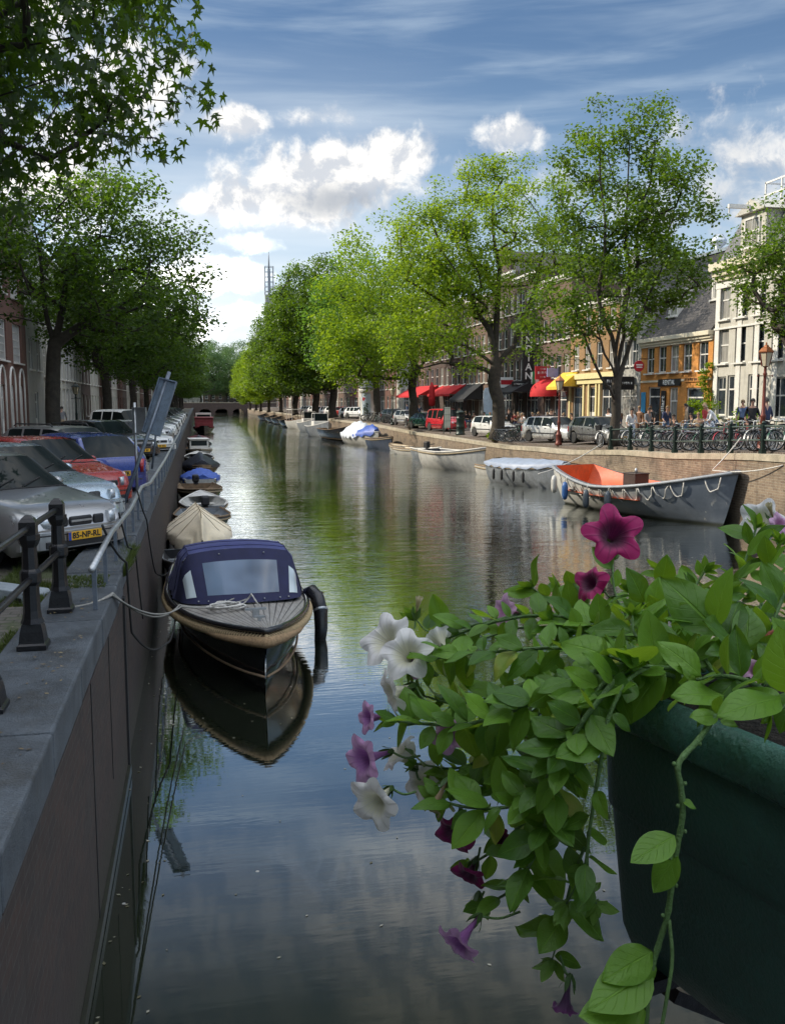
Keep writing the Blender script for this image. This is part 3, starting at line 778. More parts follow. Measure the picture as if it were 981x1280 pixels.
def leaf_cloud(rg, clumps, per, sigma, size, tilt=.6, flat=.65, lobed=False, droop=0.0, shade_z=None):
    """many small folded leaves around the clump centres; returns verts, faces, shade"""
    n = len(clumps) * per
    ci = np.repeat(np.arange(len(clumps)), per)
    off = rg.normal(size=(n, 3)); off /= np.linalg.norm(off, axis=1)[:, None]; off *= (sigma * 1.75 * rg.uniform(0, 1, n) ** .45)[:, None]; off[:, 2] *= flat
    P = clumps[ci] + off
    nrm = rg.normal(size=(n, 3)) * tilt; nrm[:, 2] += 1.0
    outw = off.copy(); outw /= np.maximum(1e-6, np.linalg.norm(outw, axis=1))[:, None]
    nrm += outw * .35
    nrm /= np.linalg.norm(nrm, axis=1)[:, None]
    d = rg.normal(size=(n, 3)); d -= nrm * (d * nrm).sum(1)[:, None]; d[:, 2] -= droop
    d /= np.linalg.norm(d, axis=1)[:, None]
    s = np.cross(nrm, d); s /= np.maximum(1e-6, np.linalg.norm(s, axis=1))[:, None]
    sz = size * rg.uniform(.65, 1.25, n)[:, None]
    cs = rg.uniform(0, 1, len(clumps)); sh = np.clip(.55 * cs[ci] + .45 * rg.uniform(0, 1, n), 0, 1)
    if not lobed:
        b0 = P - d * sz * .5; tip = P + d * sz * .5
        l = P + s * sz * .36 + nrm * sz * .10; r = P - s * sz * .36 + nrm * sz * .10
        V = np.stack([b0, r, tip, l], 1).reshape(-1, 3)
        base = np.arange(n)[:, None] * 4
        F = np.concatenate([base + np.array([[0, 1, 2]]), base + np.array([[0, 2, 3]])], 1).reshape(-1, 3)
        S = np.repeat(sh, 4)
        return V, F, S
    # five-lobed hanging leaf: fan of ten points around the leaf base
    ang = []; rad = []
    for k in range(5):
        a = R(-116 + 58 * k); L_ = (.55, .85, 1.0, .85, .55)[k]
        if k == 0: ang.append(a - R(34)); rad.append(.2)
        ang.append(a); rad.append(L_); ang.append(a + R(29)); rad.append(.34 if k < 4 else .2)
    ang = np.array(ang); rad = np.array(rad); m = len(ang)
    cup = .25 * rad ** 2
    V = [P]
    for a, r_, c_ in zip(ang, rad, cup):
        V.append(P + d * sz * (r_ * math.cos(a)) + s * sz * (r_ * math.sin(a)) - nrm * sz * c_)
    V = np.stack(V, 1).reshape(-1, 3)
    base = np.arange(n)[:, None] * (m + 1)
    F = np.concatenate([base + np.array([[0, k, k + 1]]) for k in range(1, m)], 1).reshape(-1, 3)
    return V, F, np.repeat(sh, m + 1)

def np_mesh(name, V, F, S, m):
    me = bpy.data.meshes.new(name)
    me.vertices.add(len(V)); me.vertices.foreach_set('co', V.astype(np.float32).ravel())
    nf = len(F); k = F.shape[1]
    me.loops.add(nf * k); me.loops.foreach_set('vertex_index', F.astype(np.int32).ravel())
    me.polygons.add(nf); me.polygons.foreach_set('loop_start', np.arange(0, nf * k, k, dtype=np.int32))
    at = me.attributes.new('shade', 'FLOAT', 'POINT'); at.data.foreach_set('value', S.astype(np.float32))
    me.materials.append(m); me.update(calc_edges=True); me.validate()
    return me

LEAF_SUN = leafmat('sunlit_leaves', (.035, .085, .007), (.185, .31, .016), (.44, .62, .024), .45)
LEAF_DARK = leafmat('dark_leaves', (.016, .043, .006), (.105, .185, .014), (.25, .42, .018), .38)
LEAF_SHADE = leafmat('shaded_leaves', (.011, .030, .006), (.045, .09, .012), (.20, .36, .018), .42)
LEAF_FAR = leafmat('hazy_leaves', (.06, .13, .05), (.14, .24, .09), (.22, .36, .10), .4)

def tree(name, label, loc, seed, r0, trunk, crown, ncl, per, sigma, size, lm, bark=BARK, limbs=(), group=None, gaps=0, shell=.5, lobed=False, droop=0, tilt=.6, step=.7, rmin=0, rz=0, flat=.65):
    t = thing(name, label, 'tree', loc, rz, group)
    pts, par, child, rad, cl, tips = skeleton(seed, r0, trunk, crown, ncl, limbs, step=step, gaps=gaps, shell=shell)
    wood_mesh(pts, par, child, rad, rmin).build('trunk', bark, t)
    rg = np.random.default_rng(seed + 99)
    # leaves also sit along the outer twigs
    tw = np.array([pts[i] for i in range(len(pts)) if rad[i] < .03 and i not in tips] or [cl[0]])
    rg.shuffle(tw); extra = tw[:int(len(cl) * .5)]
    V, F, S = leaf_cloud(rg, cl, per, sigma, size, tilt, flat, lobed, droop)
    V2, F2, S2 = leaf_cloud(rg, extra, max(4, per // 3), sigma * .7, size, tilt, flat, lobed, droop)
    me = np_mesh('crown', np.concatenate([V, V2]), np.concatenate([F, F2 + len(V)]), np.concatenate([S, S2]), lm)
    link('crown', me, t)
    return t

# -- sunny bank (z measured from the tree's foot)
tz = lambda y: zr(y) + .02
vase = [(-2.8, -.3, 6.2, 2.0, 2.4, 2.0), (.3, 0, 13.0, 3.4, 3.4, 4.0), (.5, .3, 9.3, 3.8, 3.8, 4.2), (-2.3, -.6, 7.9, 2.0, 2.4, 2.0), (2.0, .4, 10.2, 2.7, 2.6, 4.4), (-.8, 0, 15.6, 1.5, 1.5, 1.6), (1.5, 0, 15.4, 1.6, 1.6, 1.8)]
tree('elm_tree', 'tall vase-shaped tree with several upright stems between grey hatchback and bicycles', (19.3, 40.6, tz(40.6)), 11, .22,
     [(0, 0, 0), (.03, 0, 1.6), (.0, 0, 3.3)], vase, 265, 95, .48, .185, LEAF_DARK,
     limbs=[(None, (-.25, .1, 5.5), (-.7, .2, 9), (-1.0, .2, 13), (-1.1, .2, 15.4)), (None, (.35, .1, 5.5), (.9, 0, 9), (1.5, .2, 13), (1.7, .2, 15)),
            (None, (-.8, -.3, 4.6), (-1.5, -.5, 6.6), (-2.3, -.6, 9)), (None, (.05, -.1, 6), (.15, -.2, 10), (.2, -.2, 14.5)), (None, (.75, .3, 5.2), (1.7, .5, 7.5), (2.7, .6, 10.8)),
            ((0, 0, 2.2), (-.9, -.3, 3.4), (-1.9, -.4, 5.6), (-2.9, -.5, 7.0))], gaps=.2, shell=.35).scale = (1, 1, .935)
oak = [(-4.6, -1.2, 5.4, 3.4, 3.0, 1.7), (-4.4, -.6, 12.6, 2.6, 2.6, 2.6), (0, 0, 13.5, 5.0, 4.8, 4.4), (-3.6, -.5, 10.3, 3.6, 3.8, 4.0), (2.6, 0, 12.0, 2.7, 3.2, 2.8), (-6.0, -1.0, 6.9, 2.8, 3.0, 2.2), (-1.9, .5, 10, 3.4, 4.2, 3.6), (-1.8, -.3, 16.0, 1.8, 2, 1.6)]
tree('elm_tree', 'broad tree with thick forked trunk and wide bare limbs between two white cars', (19.0, 57.3, tz(57.3)), 23, .40,
     [(0, 0, 0), (.05, 0, 2.6), (-.1, 0, 4.6)], oak, 340, 100, .56, .19, LEAF_SUN,
     limbs=[(None, (-1.0, -.2, 5.3), (-2.8, -.5, 6.1), (-4.6, -.8, 6.6), (-6.6, -1, 6.4)), (None, (-.1, .1, 7), (.1, .2, 11), (-.3, .2, 15.5)), (None, (1.1, .1, 6.0), (2.1, .1, 8.6), (2.8, .1, 11.4)),
            (None, (-.5, .2, 7), (-1.8, 0, 9.6), (-3.2, -.3, 12)), ((-.1, 0, 4.4), (1.2, -.2, 5.6), (2.2, -.3, 8.6)), ((-.1, 0, 4.2), (-1.4, .1, 4.7), (-3.8, -.2, 4.9), (-6.4, -.6, 4.2))], gaps=.18, shell=.3)
def round_tree(lab, x, y, H, rad_, seed, lm, ncl=150, per=75, size=.26, low=.30, group=None, name='elm_tree', r0=.36, ox=0, oy=0, bark=BARK, z=None, ms=1.0):
    h0 = H * low; ch = (H - h0) / 2
    cr = [(ox, oy, h0 + ch, rad_, rad_, ch), (ox - rad_*.45, oy - .4, h0 + ch*.75, rad_*.7, rad_*.7, ch*.7), (ox + rad_*.4, oy + .3, h0 + ch*1.25, rad_*.65, rad_*.65, ch*.65), (ox*1.4 - rad_*.3, oy - 1, h0 + ch*.35, rad_*.75, rad_*.75, ch*.35)]
    return tree(name, lab, (x, y, tz(y) if z is None else z), seed, r0, [(0, 0, 0), (.1, 0, H*.13), (0, .1, H*.24)], cr, ncl, per, .62 * rad_ / 5 + .15, size, lm, bark, gaps=-.05, shell=.35, step=1.0, rmin=.02, group=group)
round_tree('light green tree behind the silver cars with drooping lower branches', 19.2, 82.0, 18.5, 6.2, 31, LEAF_SUN, 250, 100, .27, .20, ox=-2.0)
round_tree('bright green round tree beside the white advertising column', 19.4, 101.0, 19.0, 5.6, 37, leafmat('vivid_leaves', (.04, .11, .012), (.12, .25, .03), (.26, .50, .04), .42), 220, 90, .28, .25, ox=-1.4)
protoD = round_tree('big dark green tree leaning over the far moored boats', 18.6, 128.0, 22.0, 6.3, 41, LEAF_DARK, 330, 100, .36, .16, ox=-2.2, r0=.5)
tag(protoD, group='dark green trees leaning over the far boats')
for (x, y, k, a) in ((19.0, 150, 1.0, 1.1), (18.4, 176, .98, 2.4)):
    c = copy_tree(protoD); c.location = (x, y, 1.95); c.scale = (k, k, k); c.rotation_euler.z = 0.35 * a - .5
    c['label'] = 'big dark green tree further along the far moored boats'
protoS = round_tree('yellow-green sunlit tree further along the far quay', 18.2, 205.0, 18.5, 5.6, 43, LEAF_SUN, 210, 85, .38, .14, ox=-1.7, group='sunlit trees along the far quay')
for (x, y, k, a) in ((18.5, 228, .95, 1), (18.2, 252, .9, 2), (18.6, 278, .9, .4), (18.4, 306, .85, 1.3)):
    c = copy_tree(protoS); c.location = (x - 1.2, y, 2); c.scale = (k, k, k); c.rotation_euler.z = a * .5
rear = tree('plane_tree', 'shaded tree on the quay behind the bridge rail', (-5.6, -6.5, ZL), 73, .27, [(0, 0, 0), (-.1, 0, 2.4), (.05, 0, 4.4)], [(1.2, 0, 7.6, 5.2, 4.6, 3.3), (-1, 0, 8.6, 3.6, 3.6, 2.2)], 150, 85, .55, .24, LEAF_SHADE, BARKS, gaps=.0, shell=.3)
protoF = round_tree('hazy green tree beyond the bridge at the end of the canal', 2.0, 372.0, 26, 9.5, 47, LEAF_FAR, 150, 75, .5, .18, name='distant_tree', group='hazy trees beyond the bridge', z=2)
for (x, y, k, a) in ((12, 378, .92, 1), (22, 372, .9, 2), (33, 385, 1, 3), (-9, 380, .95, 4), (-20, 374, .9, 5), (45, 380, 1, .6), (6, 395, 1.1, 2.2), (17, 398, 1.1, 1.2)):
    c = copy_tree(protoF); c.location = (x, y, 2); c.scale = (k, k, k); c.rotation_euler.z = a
# trunk stands just beyond the frame, the crown reaches in
tree('elm_tree', 'dark leafy tree reaching in front of the white house', (20.3, 28.6, tz(28.6)), 53, .22, [(0, 0, 0), (.05, 0, 1.6), (0, 0, 3.2)],
     [(-.3, 0, 6.6, 2.3, 2.3, 2.3), (-.9, 0, 5.0, 1.5, 1.6, 1.4), (.6, 0, 6.6, 2.4, 2.4, 2.8)], 150, 80, .34, .13, LEAF_DARK, gaps=.1, shell=.35)
# -- shaded bank
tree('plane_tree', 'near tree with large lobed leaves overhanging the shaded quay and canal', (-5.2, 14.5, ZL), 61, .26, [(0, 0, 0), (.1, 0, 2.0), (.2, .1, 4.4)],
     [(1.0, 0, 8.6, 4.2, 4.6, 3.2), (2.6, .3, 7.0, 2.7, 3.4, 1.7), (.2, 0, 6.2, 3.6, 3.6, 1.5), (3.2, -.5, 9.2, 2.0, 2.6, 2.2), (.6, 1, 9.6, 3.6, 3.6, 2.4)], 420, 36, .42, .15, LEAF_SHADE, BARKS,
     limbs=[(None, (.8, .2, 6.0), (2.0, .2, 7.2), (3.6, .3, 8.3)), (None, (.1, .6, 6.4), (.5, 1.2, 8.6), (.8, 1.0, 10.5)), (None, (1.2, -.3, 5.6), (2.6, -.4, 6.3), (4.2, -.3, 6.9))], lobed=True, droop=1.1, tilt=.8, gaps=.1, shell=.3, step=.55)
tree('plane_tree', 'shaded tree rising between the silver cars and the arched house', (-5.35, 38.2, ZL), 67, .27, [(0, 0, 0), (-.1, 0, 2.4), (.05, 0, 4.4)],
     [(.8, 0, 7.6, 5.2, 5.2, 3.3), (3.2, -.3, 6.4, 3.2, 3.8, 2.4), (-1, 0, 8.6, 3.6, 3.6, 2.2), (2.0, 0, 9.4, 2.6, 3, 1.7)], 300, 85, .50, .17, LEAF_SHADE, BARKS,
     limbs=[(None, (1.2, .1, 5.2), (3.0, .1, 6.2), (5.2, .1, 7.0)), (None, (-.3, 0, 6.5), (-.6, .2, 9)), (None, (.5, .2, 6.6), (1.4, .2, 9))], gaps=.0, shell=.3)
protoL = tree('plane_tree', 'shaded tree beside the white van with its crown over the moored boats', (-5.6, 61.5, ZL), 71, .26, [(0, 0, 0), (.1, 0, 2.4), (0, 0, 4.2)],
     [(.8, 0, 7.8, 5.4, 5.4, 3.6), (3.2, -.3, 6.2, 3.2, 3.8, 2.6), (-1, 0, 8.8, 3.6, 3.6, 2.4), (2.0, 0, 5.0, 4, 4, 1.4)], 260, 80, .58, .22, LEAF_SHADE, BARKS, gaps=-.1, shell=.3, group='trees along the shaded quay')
for i, (y, k, a) in enumerate(((84, 1.0, .6), (106, 1.03, -.5), (128, .98, .9), (150, 1.02, .1), (174, 1.0, -.8), (200, 1, .5), (228, 1, 1.0), (258, 1, -.2), (290, 1, .7), (322, .95, .2))):
    c = copy_tree(protoL); c.location = (-5.4 + (1.0 if y > 120 else 0), y, ZL); c.scale = (k, k, k); c.rotation_euler.z = a
    c['label'] = 'shaded tree in the row further along the parked cars'
# ------------------------------------------------------------------ cars
def paint(name, c, metal=.0, rough=.28): return mat('car_paint_' + name, c, rough, metal, var=.05, scale=.8, coat=.9)
CARGLASS = glassmat('car_glass', (.008, .012, .012), .03, .3, spec=.12)
LAMPG = mat('headlight_glass', (.55, .58, .60), .12, .4, var=.25, scale=14)
TAIL = mat('tail_light_red', (.40, .015, .015), .15, coat=.6, var=.2)
RIM = mat('alloy_rim', (.50, .51, .52), .35, .8, var=.15)
PLATE = mat('yellow_plate', (.78, .42, .02), .45, var=.06)
PLBLUE = mat('plate_blue_band', (.02, .06, .32), .45)
TRIM = mat('black_plastic_trim', (.018, .018, .02), .5, var=.25)

# x forwards, z up; profile tables along the length from nose (+) to tail (-), in fractions of the length
STY = {
 'sedan':  dict(L=4.65, W=1.79, H=1.43, hood=.92, nose=.70, wb=.31, ws=(.20, .07), rs=(-.24, -.36), deck=.98, tail=.80, pil=(-.075,)),
 'hatch':  dict(L=3.95, W=1.68, H=1.47, hood=.94, nose=.72, wb=.315, ws=(.235, .085), rs=(-.36, -.475), deck=.97, tail=.92, pil=(-.09,)),
 'estate': dict(L=4.65, W=1.78, H=1.50, hood=.94, nose=.72, wb=.30, ws=(.22, .085), rs=(-.38, -.475), deck=.98, tail=.90, pil=(-.06, -.23)),
 'mini':   dict(L=3.60, W=1.63, H=1.46, hood=.96, nose=.74, wb=.33, ws=(.27, .12), rs=(-.38, -.475), deck=.97, tail=.92, pil=(-.09,)),
 'van':    dict(L=4.20, W=1.76, H=1.83, hood=1.02, nose=.80, wb=.31, ws=(.26, .13), rs=(-.44, -.485), deck=1.0, tail=.98, pil=(-.03, -.22)),
}
def carprof(st):
    L, H = st['L'], st['H']
    r0, r1 = st['ws'][1] * L, st['rs'][0] * L
    return [(.5*L, st['nose']*.78), (.485*L, st['nose']), (.44*L, st['nose'] + (st['hood'] - st['nose'])*.45), (.33*L, st['hood'] - .05), (st['ws'][0]*L, st['hood'] + .03),
            (r0 + .02, H - .05), (r0 - .25, H - .005), ((r0 + r1)/2, H), (r1 + .3, H - .02), (r1, H - .06), (st['rs'][1]*L, st['deck'] + .0), (-.485*L, st['tail']), (-.5*L, st['tail']*.72)]
def interp(tab, x):
    if x >= tab[0][0]: return tab[0][1]
    for (a, va), (c, vc) in zip(tab, tab[1:]):
        if c <= x <= a: return va + (vc - va) * ((a - x) / (a - c) if a != c else 0)
    return tab[-1][1]

def make_car(style, pm, name, label, group=None, plate=None, face='saab', rails=False, far=False):
    st = STY[style]; L, W, H = st['L'], st['W'], st['H']
    t = thing(name, label, 'car' if style != 'van' else 'van', (0, 0, 0), 0, group)
    prof = carprof(st); wr = .31 if style != 'mini' else .29
    xw = [st['wb']*L*.97, -st['wb']*L*1.0]; zc = wr
    xs = {p[0] for p in prof}
    for w in xw:
        for k in range(9): xs.add(w + (wr + .07) * math.cos(math.pi * k / 8))
    xs |= {p * L for p in st['pil']} | {p * L + .09 for p in st['pil']}
    ws0, ws1, rs0, rs1 = st['ws'][0]*L, st['ws'][1]*L, st['rs'][0]*L, st['rs'][1]*L
    xs |= {ws0 - .0, (ws0 + ws1)/2, rs0, rs1, ws1 - .10, (rs0 + rs1)/2}
    xs = sorted(xs, reverse=True)
    xs = [x for i, x in enumerate(xs) if i == 0 or xs[i-1] - x > .018]
    def belt(x):
        return min(interp([(.5*L, st['nose']*.74), (.44*L, st['nose']*.93), (ws0, st['hood'] - .06), (0, st['hood'] + .0), (rs1, st['hood'] + .04), (-.5*L, st['tail']*.70)], x), interp(prof, x) - .02)
    def half(x):
        u = abs(x) / (.5 * L); f = 1 - .05 * u**2 - .16 * max(0, (u - .86) / .14) ** 2
        return W/2 * f
    rings = []
    for x in xs:
        hw, zb, tz = half(x), belt(x), interp(prof, x)
        u = abs(x) / (.5*L)
        low = .20 + (.10 * max(0, (u - .9)/.1))
        arch = 0
        for w in xw:
            if abs(x - w) < wr + .071: arch = max(arch, zc + math.sqrt(max(0, (wr + .07)**2 - (x - w)**2)))
        lo = max(low, arch)
        zb = max(zb, lo + .04)
        cab = max(0, tz - zb); tum = min(1, cab / .45)
        rw = hw * (.96 - .20 * tum)                      # half-width of the roof
        mid = lo + (zb - lo) * .45
        ring = [(0, lo + .0), (hw*.80, lo), (hw*.985, lo + .012), (hw, mid), (hw*.985, zb - .05 if zb - .05 > mid else mid + .01), (hw*.955, zb),
                (rw + (hw*.955 - rw)*.12 if tum > .3 else hw*.93, zb + cab*.86), (rw*.88, zb + cab*.97), (rw*.5, zb + cab*1.0), (0, zb + cab*1.0 + .005)]
        full = [(x, y, z) for y, z in ring] + [(x, -y, z) for y, z in ring[-2:0:-1]]
        rings.append(full)
    n = len(rings[0]); body = MB(); wsd = MB(); rear = MB(); sides = [MB(), MB()]; sidesr = [MB(), MB()]
    V = [p for r_ in rings for p in r_]
    def glass(i, j):
        xm = (xs[i] + xs[i+1]) / 2
        top = j in (7, 8, 9, 10) or (j in (6, 11))
        if ws1 + .0 < xm < ws0 - .05 and j in (6, 7, 8, 9, 10, 11): return wsd
        if rs1 < xm < rs0 and j in (7, 8, 9, 10): return rear
        if j in (5, 12):
            hi = interp(prof, xm) - belt(xm)
            if rs0 - (.5*(rs0 - rs1) if style in ('sedan',) else .0) < xm < ws0 - .32:
                if any(p*L <= xm <= p*L + .09 for p in st['pil']): return None
                if rs0 - .0 < xm < rs0 + .10: return None
                s_ = 0 if j == 5 else 1
                return (sides if xm > st['pil'][0]*L else sidesr)[s_]
        return None
    buckets = {}
    for i in range(len(rings) - 1):
        for j in range(n):
            f = (i*n + j, (i+1)*n + j, (i+1)*n + (j+1) % n, i*n + (j+1) % n)
            g = glass(i, j) or body
            buckets.setdefault(id(g), (g, []))[1].append(f)
    for g, fl in buckets.values():
        ids = sorted({i for f in fl for i in f}); mp = {i: k for k, i in enumerate(ids)}
        g.add([V[i] for i in ids], [tuple(mp[i] for i in f) for f in fl], 0, True)
    body.f += [tuple(range(n))]; body.m += [0]; body.s += [False]
    vs = list(V)
    k0 = len(body.v); body.f.pop(); body.m.pop(); body.s.pop()
    body.add(rings[0], [tuple(range(n))], 0); body.add(rings[-1], [tuple(range(n-1, -1, -1))], 0)
    bo = body.build('body', [pm], t)
    wsd.build('windscreen', [CARGLASS], t); rear.build('rear_window', [CARGLASS], t)
    for g in sides + sidesr:
        if g.f: g.build('side_window', [CARGLASS], t)
    def seam(x, j0, j1, nm='door_seam'):
        i = min(range(len(xs)), key=lambda k: abs(xs[k] - x)); r_ = rings[i]
        mb = MB(); mb.tube([(xs[i], r_[j][1]*1.004, r_[j][2]) for j in range(j0, j1 + 1)], .007, 4); mb.tube([(xs[i], -r_[j][1]*1.004, r_[j][2]) for j in range(j0, j1 + 1)], .007, 4); mb.build(nm, [DARK], t)
    seam(st['pil'][0]*L + .045, 2, 5); seam(ws0 - .28, 2, 5); seam(rs0 + .12, 3, 5)
    i_ = min(range(len(xs)), key=lambda k: abs(xs[k] - (ws0 + .02))); mb = MB(); mb.tube([(xs[i_], p[1], p[2] + .004) for p in rings[i_][5:14]], .014, 4); mb.build('cowl', [DARK], t)
    for sy in (-.35, .12):        # wipers
        a = Vector((ws0 + .0, sy*W/2 - .0, interp(prof, ws0) + .03)); c = a + Vector((-.16, .40, .0)); c.z = interp(prof, ws0 - .16) + .012
        mb = MB(); mb.bar(tuple(a), tuple(c), .012, .012); mb.build('wiper', [TRIM], t)
    # bumpers, sill trim, grille and lights
    nz = st['nose']; xf = .5*L; hw = W/2
    def bow(x0, z0, z1, wy, d, m, nm, sgn=1, parent=t):
        mb = MB(); rg = []
        for k in range(9):
            y = -wy + 2*wy*k/8; e = (abs(y)/hw)
            x = sgn * (x0 - .20 * max(0, e - .45)**2 / .3)
            rg.append([(x - sgn*.02, y, z0), (x + sgn*d, y, z0 + .01), (x + sgn*d, y, z1 - .01), (x - sgn*.02, y, z1)])
        return mb.loft(rg, 0, True, True, True, False).build(nm, [m], parent, bevel=.008)
    bm = pm if style != 'van' else TRIM
    bow(xf - .02, .28, .53, hw*.93, .07, pm, 'front_bumper'); bow(xf + .045, .30, .40, hw*.62, .012, TRIM, 'air_intake'); bow(xf + .04, .455, .49, hw*.9, .02, TRIM, 'bumper_strip')
    bow(xf - .03, .30, .56, hw*.93, .07, pm, 'rear_bumper', -1); bow(xf + .03, .46, .50, hw*.88, .015, TRIM, 'bumper_strip', -1)
    gw = hw * (.34 if face == 'saab' else .22)
    if face == 'saab':
        for y0, y1 in ((-.17, .17), (-.36, -.20), (.20, .36)): 
            mb = MB(); mb.bx(xf - .035, xf + .012, y0, y1, nz*.80, nz*.80 + .12); g = mb.build('grille', [TRIM], t, bevel=.02)
        mb = MB(); mb.bx(xf - .02, xf + .025, -.16, .16, nz*.80 + .05, nz*.80 + .075); mb.build('grille_bar', [RIM], t)
    elif face == 'kidney':
        for s_ in (-1, 1):
            mb = MB(); mb.bx(xf - .04, xf + .016, s_*.03, s_*.24, nz*.76, nz*.76 + .17); g = mb.build('grille', [TRIM], t, bevel=.03)
            mb = MB(); [mb.bx(xf - .02, xf + .022, s_*(.05 + .025*q), s_*(.055 + .025*q), nz*.77, nz*.77 + .15) for q in range(8)]; mb.build('grille_slats', [RIM], g)
    else:
        mb = MB(); mb.bx(xf - .04, xf + .012, -.36, .36, nz*.80, nz*.80 + .10); mb.build('grille', [TRIM], t, bevel=.02)
        mb = MB(); mb.lathe([(.05, 0), (.05, .015)], 14); mb.xf(Matrix.Translation((xf + .012, 0, nz*.80 + .05)) @ Matrix.Rotation(R(90), 4, 'Y')); mb.build('badge', [RIM], t)
    for s_ in (-1, 1):
        mb = MB(); y0, y1 = s_*hw*.50, s_*hw*.90; rg = []
        for k in range(5):
            y = y0 + (y1 - y0)*k/4; x = xf + .015 - .27*(k/4)**1.8; z = nz*.80 + .03*k/4
            rg.append([(x - .06, y, z - .005), (x + .01, y, z), (x - .02, y, z + .135), (x - .09, y, z + .145)])
        mb.loft(rg, 0, True, True, True, True).build('headlight', [LAMPG], t)
        mb = MB(); mb.lathe([(.035, 0), (.03, .02)], 10); mb.xf(Matrix.Translation((xf + .03 - .05, s_*hw*.68, .37)) @ Matrix.Rotation(R(90), 4, 'Y')); mb.build('fog_lamp', [LAMPG], t)
        mb = MB(); rg = []; th = .42 if style in ('van', 'hatch', 'estate', 'mini') else .2
        zt = st['tail'] - .04
        for k in range(4):
            y = s_*(hw*.62 + hw*.30*k/3); x = -xf + .0 + .14*(k/3)**2
            rg.append([(x + .05, y, zt - th*.6), (x - .02, y, zt - th*.6), (x + .01, y, zt + .03), (x + .08, y, zt + .04)])
        mb.loft(rg, 0, True, True, True, True).build('tail_light', [TAIL], t)
        mb = MB(); mb.ball((ws0 - .42, s_*(hw + .08), st['hood'] + .06), .1, 8, 6, 0, (.75, 1, .7)); mb.bar((ws0 - .40, s_*hw*.93, st['hood'] + .0), (ws0 - .42, s_*(hw + .05), st['hood'] + .04), .05, .04); mb.build('mirror', [pm], t)
        mb = MB(); mb.bx(-.12*L, -.12*L + .16, s_*(hw*.985), s_*(hw + .012), .80, .825); mb.bx(.03*L, .03*L + .16, s_*(hw*.985), s_*(hw + .012), .80, .825); mb.build('door_handles', [TRIM], t)
        mb = MB(); mb.bx(-.24*L, .22*L, s_*(hw*.985), s_*(hw + .014), .50, .56); mb.build('side_strip', [TRIM if style != 'sedan' else pm], t)
        for x in xw:
            w = MB(); w.lathe([(wr*.70, -.095), (wr*.95, -.095), (wr, -.06), (wr, .06), (wr*.95, .095), (wr*.70, .095)], 24)
            M = Matrix.Translation((x, s_*(hw - .11), zc)) @ Matrix.Rotation(R(90)*-s_, 4, 'X')
            w.xf(M); wo = w.build('wheel', [RUBBER], t)
            w = MB(); w.lathe([(.05, .085), (wr*.22, .088), (wr*.24, .06), (wr*.70, .065), (wr*.72, .092), (wr*.68, .093)], 20, cap=True)
            for q in range(7):
                a = 2*math.pi*q/7; w.bar((wr*.15*math.cos(a), wr*.15*math.sin(a), .082), (wr*.69*math.cos(a), wr*.69*math.sin(a), .078), .06, .02)
            w.xf(M); w.build('rim', [RIM], wo)
            w = MB(); w.lathe([(.01, .058), (wr*.69, .058)], 16, cap=False); w.xf(M); w.build('hub', [TRIM], wo)
    # inner floor so nothing shows through the arches
    mb = MB(); mb.bx(-.44*L, .44*L, -hw*.72, hw*.72, .24, .52); mb.build('underbody', [DARK], t)
    if rails:
        for s_ in (-1, 1):
            mb = MB(); mb.tube([(ws1 - .3, s_*hw*.68, H - .02), (ws1 - .4, s_*hw*.68, H + .05), (rs0 + .3, s_*hw*.68, H + .05), (rs0 + .2, s_*hw*.68, H - .02)], .018, 6); mb.build('roof_rail', [TRIM], t)
    # number plates
    for sgn, zz in ((1, .44), (-1, .62)):
        if sgn > 0: zz = .44
        x = sgn * (xf + (.075 if sgn > 0 else .03))
        mb = MB(); mb.box((x, 0, zz), (.012, .52, .11)); p = mb.build('number_plate', [PLATE], t, bevel=.004)
        mb = MB(); mb.box((x + sgn*.007, -sgn*.238, zz), (.004, .044, .108)); mb.build('plate_band', [PLBLUE], p)
        if plate == '~':
            mb = MB()
            for q, yy in enumerate((-.17, -.11, -.02, .04, .13, .19)): mb.box((x + sgn*.0075, -sgn*(yy + .01), zz), (.004, .036, .066))
            mb.build('plate_digits', [DARK], p)
        elif plate:
            me = text_mesh(plate, .105, .001, bold=.003, spacing=1.02); me.materials.append(DARK)
            o = link('plate_text', me, p, (x + sgn*.0095, sgn*.015, zz)); o.rotation_euler = (0, 0, R(90)*sgn)
    return t

SILV = paint('silver', (.36, .37, .38), .75, .32); BLUEGREY = paint('ice_blue', (.42, .52, .60), .6); REDP = paint('red', (.36, .018, .016)); BLUEP = paint('blue', (.012, .035, .22), .2)
PSILV = paint('pale_silver', (.60, .61, .60), .35); MGREY = paint('mid_grey', (.20, .205, .20), .5)
BLACKP = paint('black', (.012, .012, .014)); WHITEP = paint('white', (.74, .74, .72)); DGREY = paint('dark_grey', (.085, .088, .09), .7, .35); GREENP = paint('green', (.012, .075, .05), .2); VRED = paint('bright_red', (.50, .02, .03))

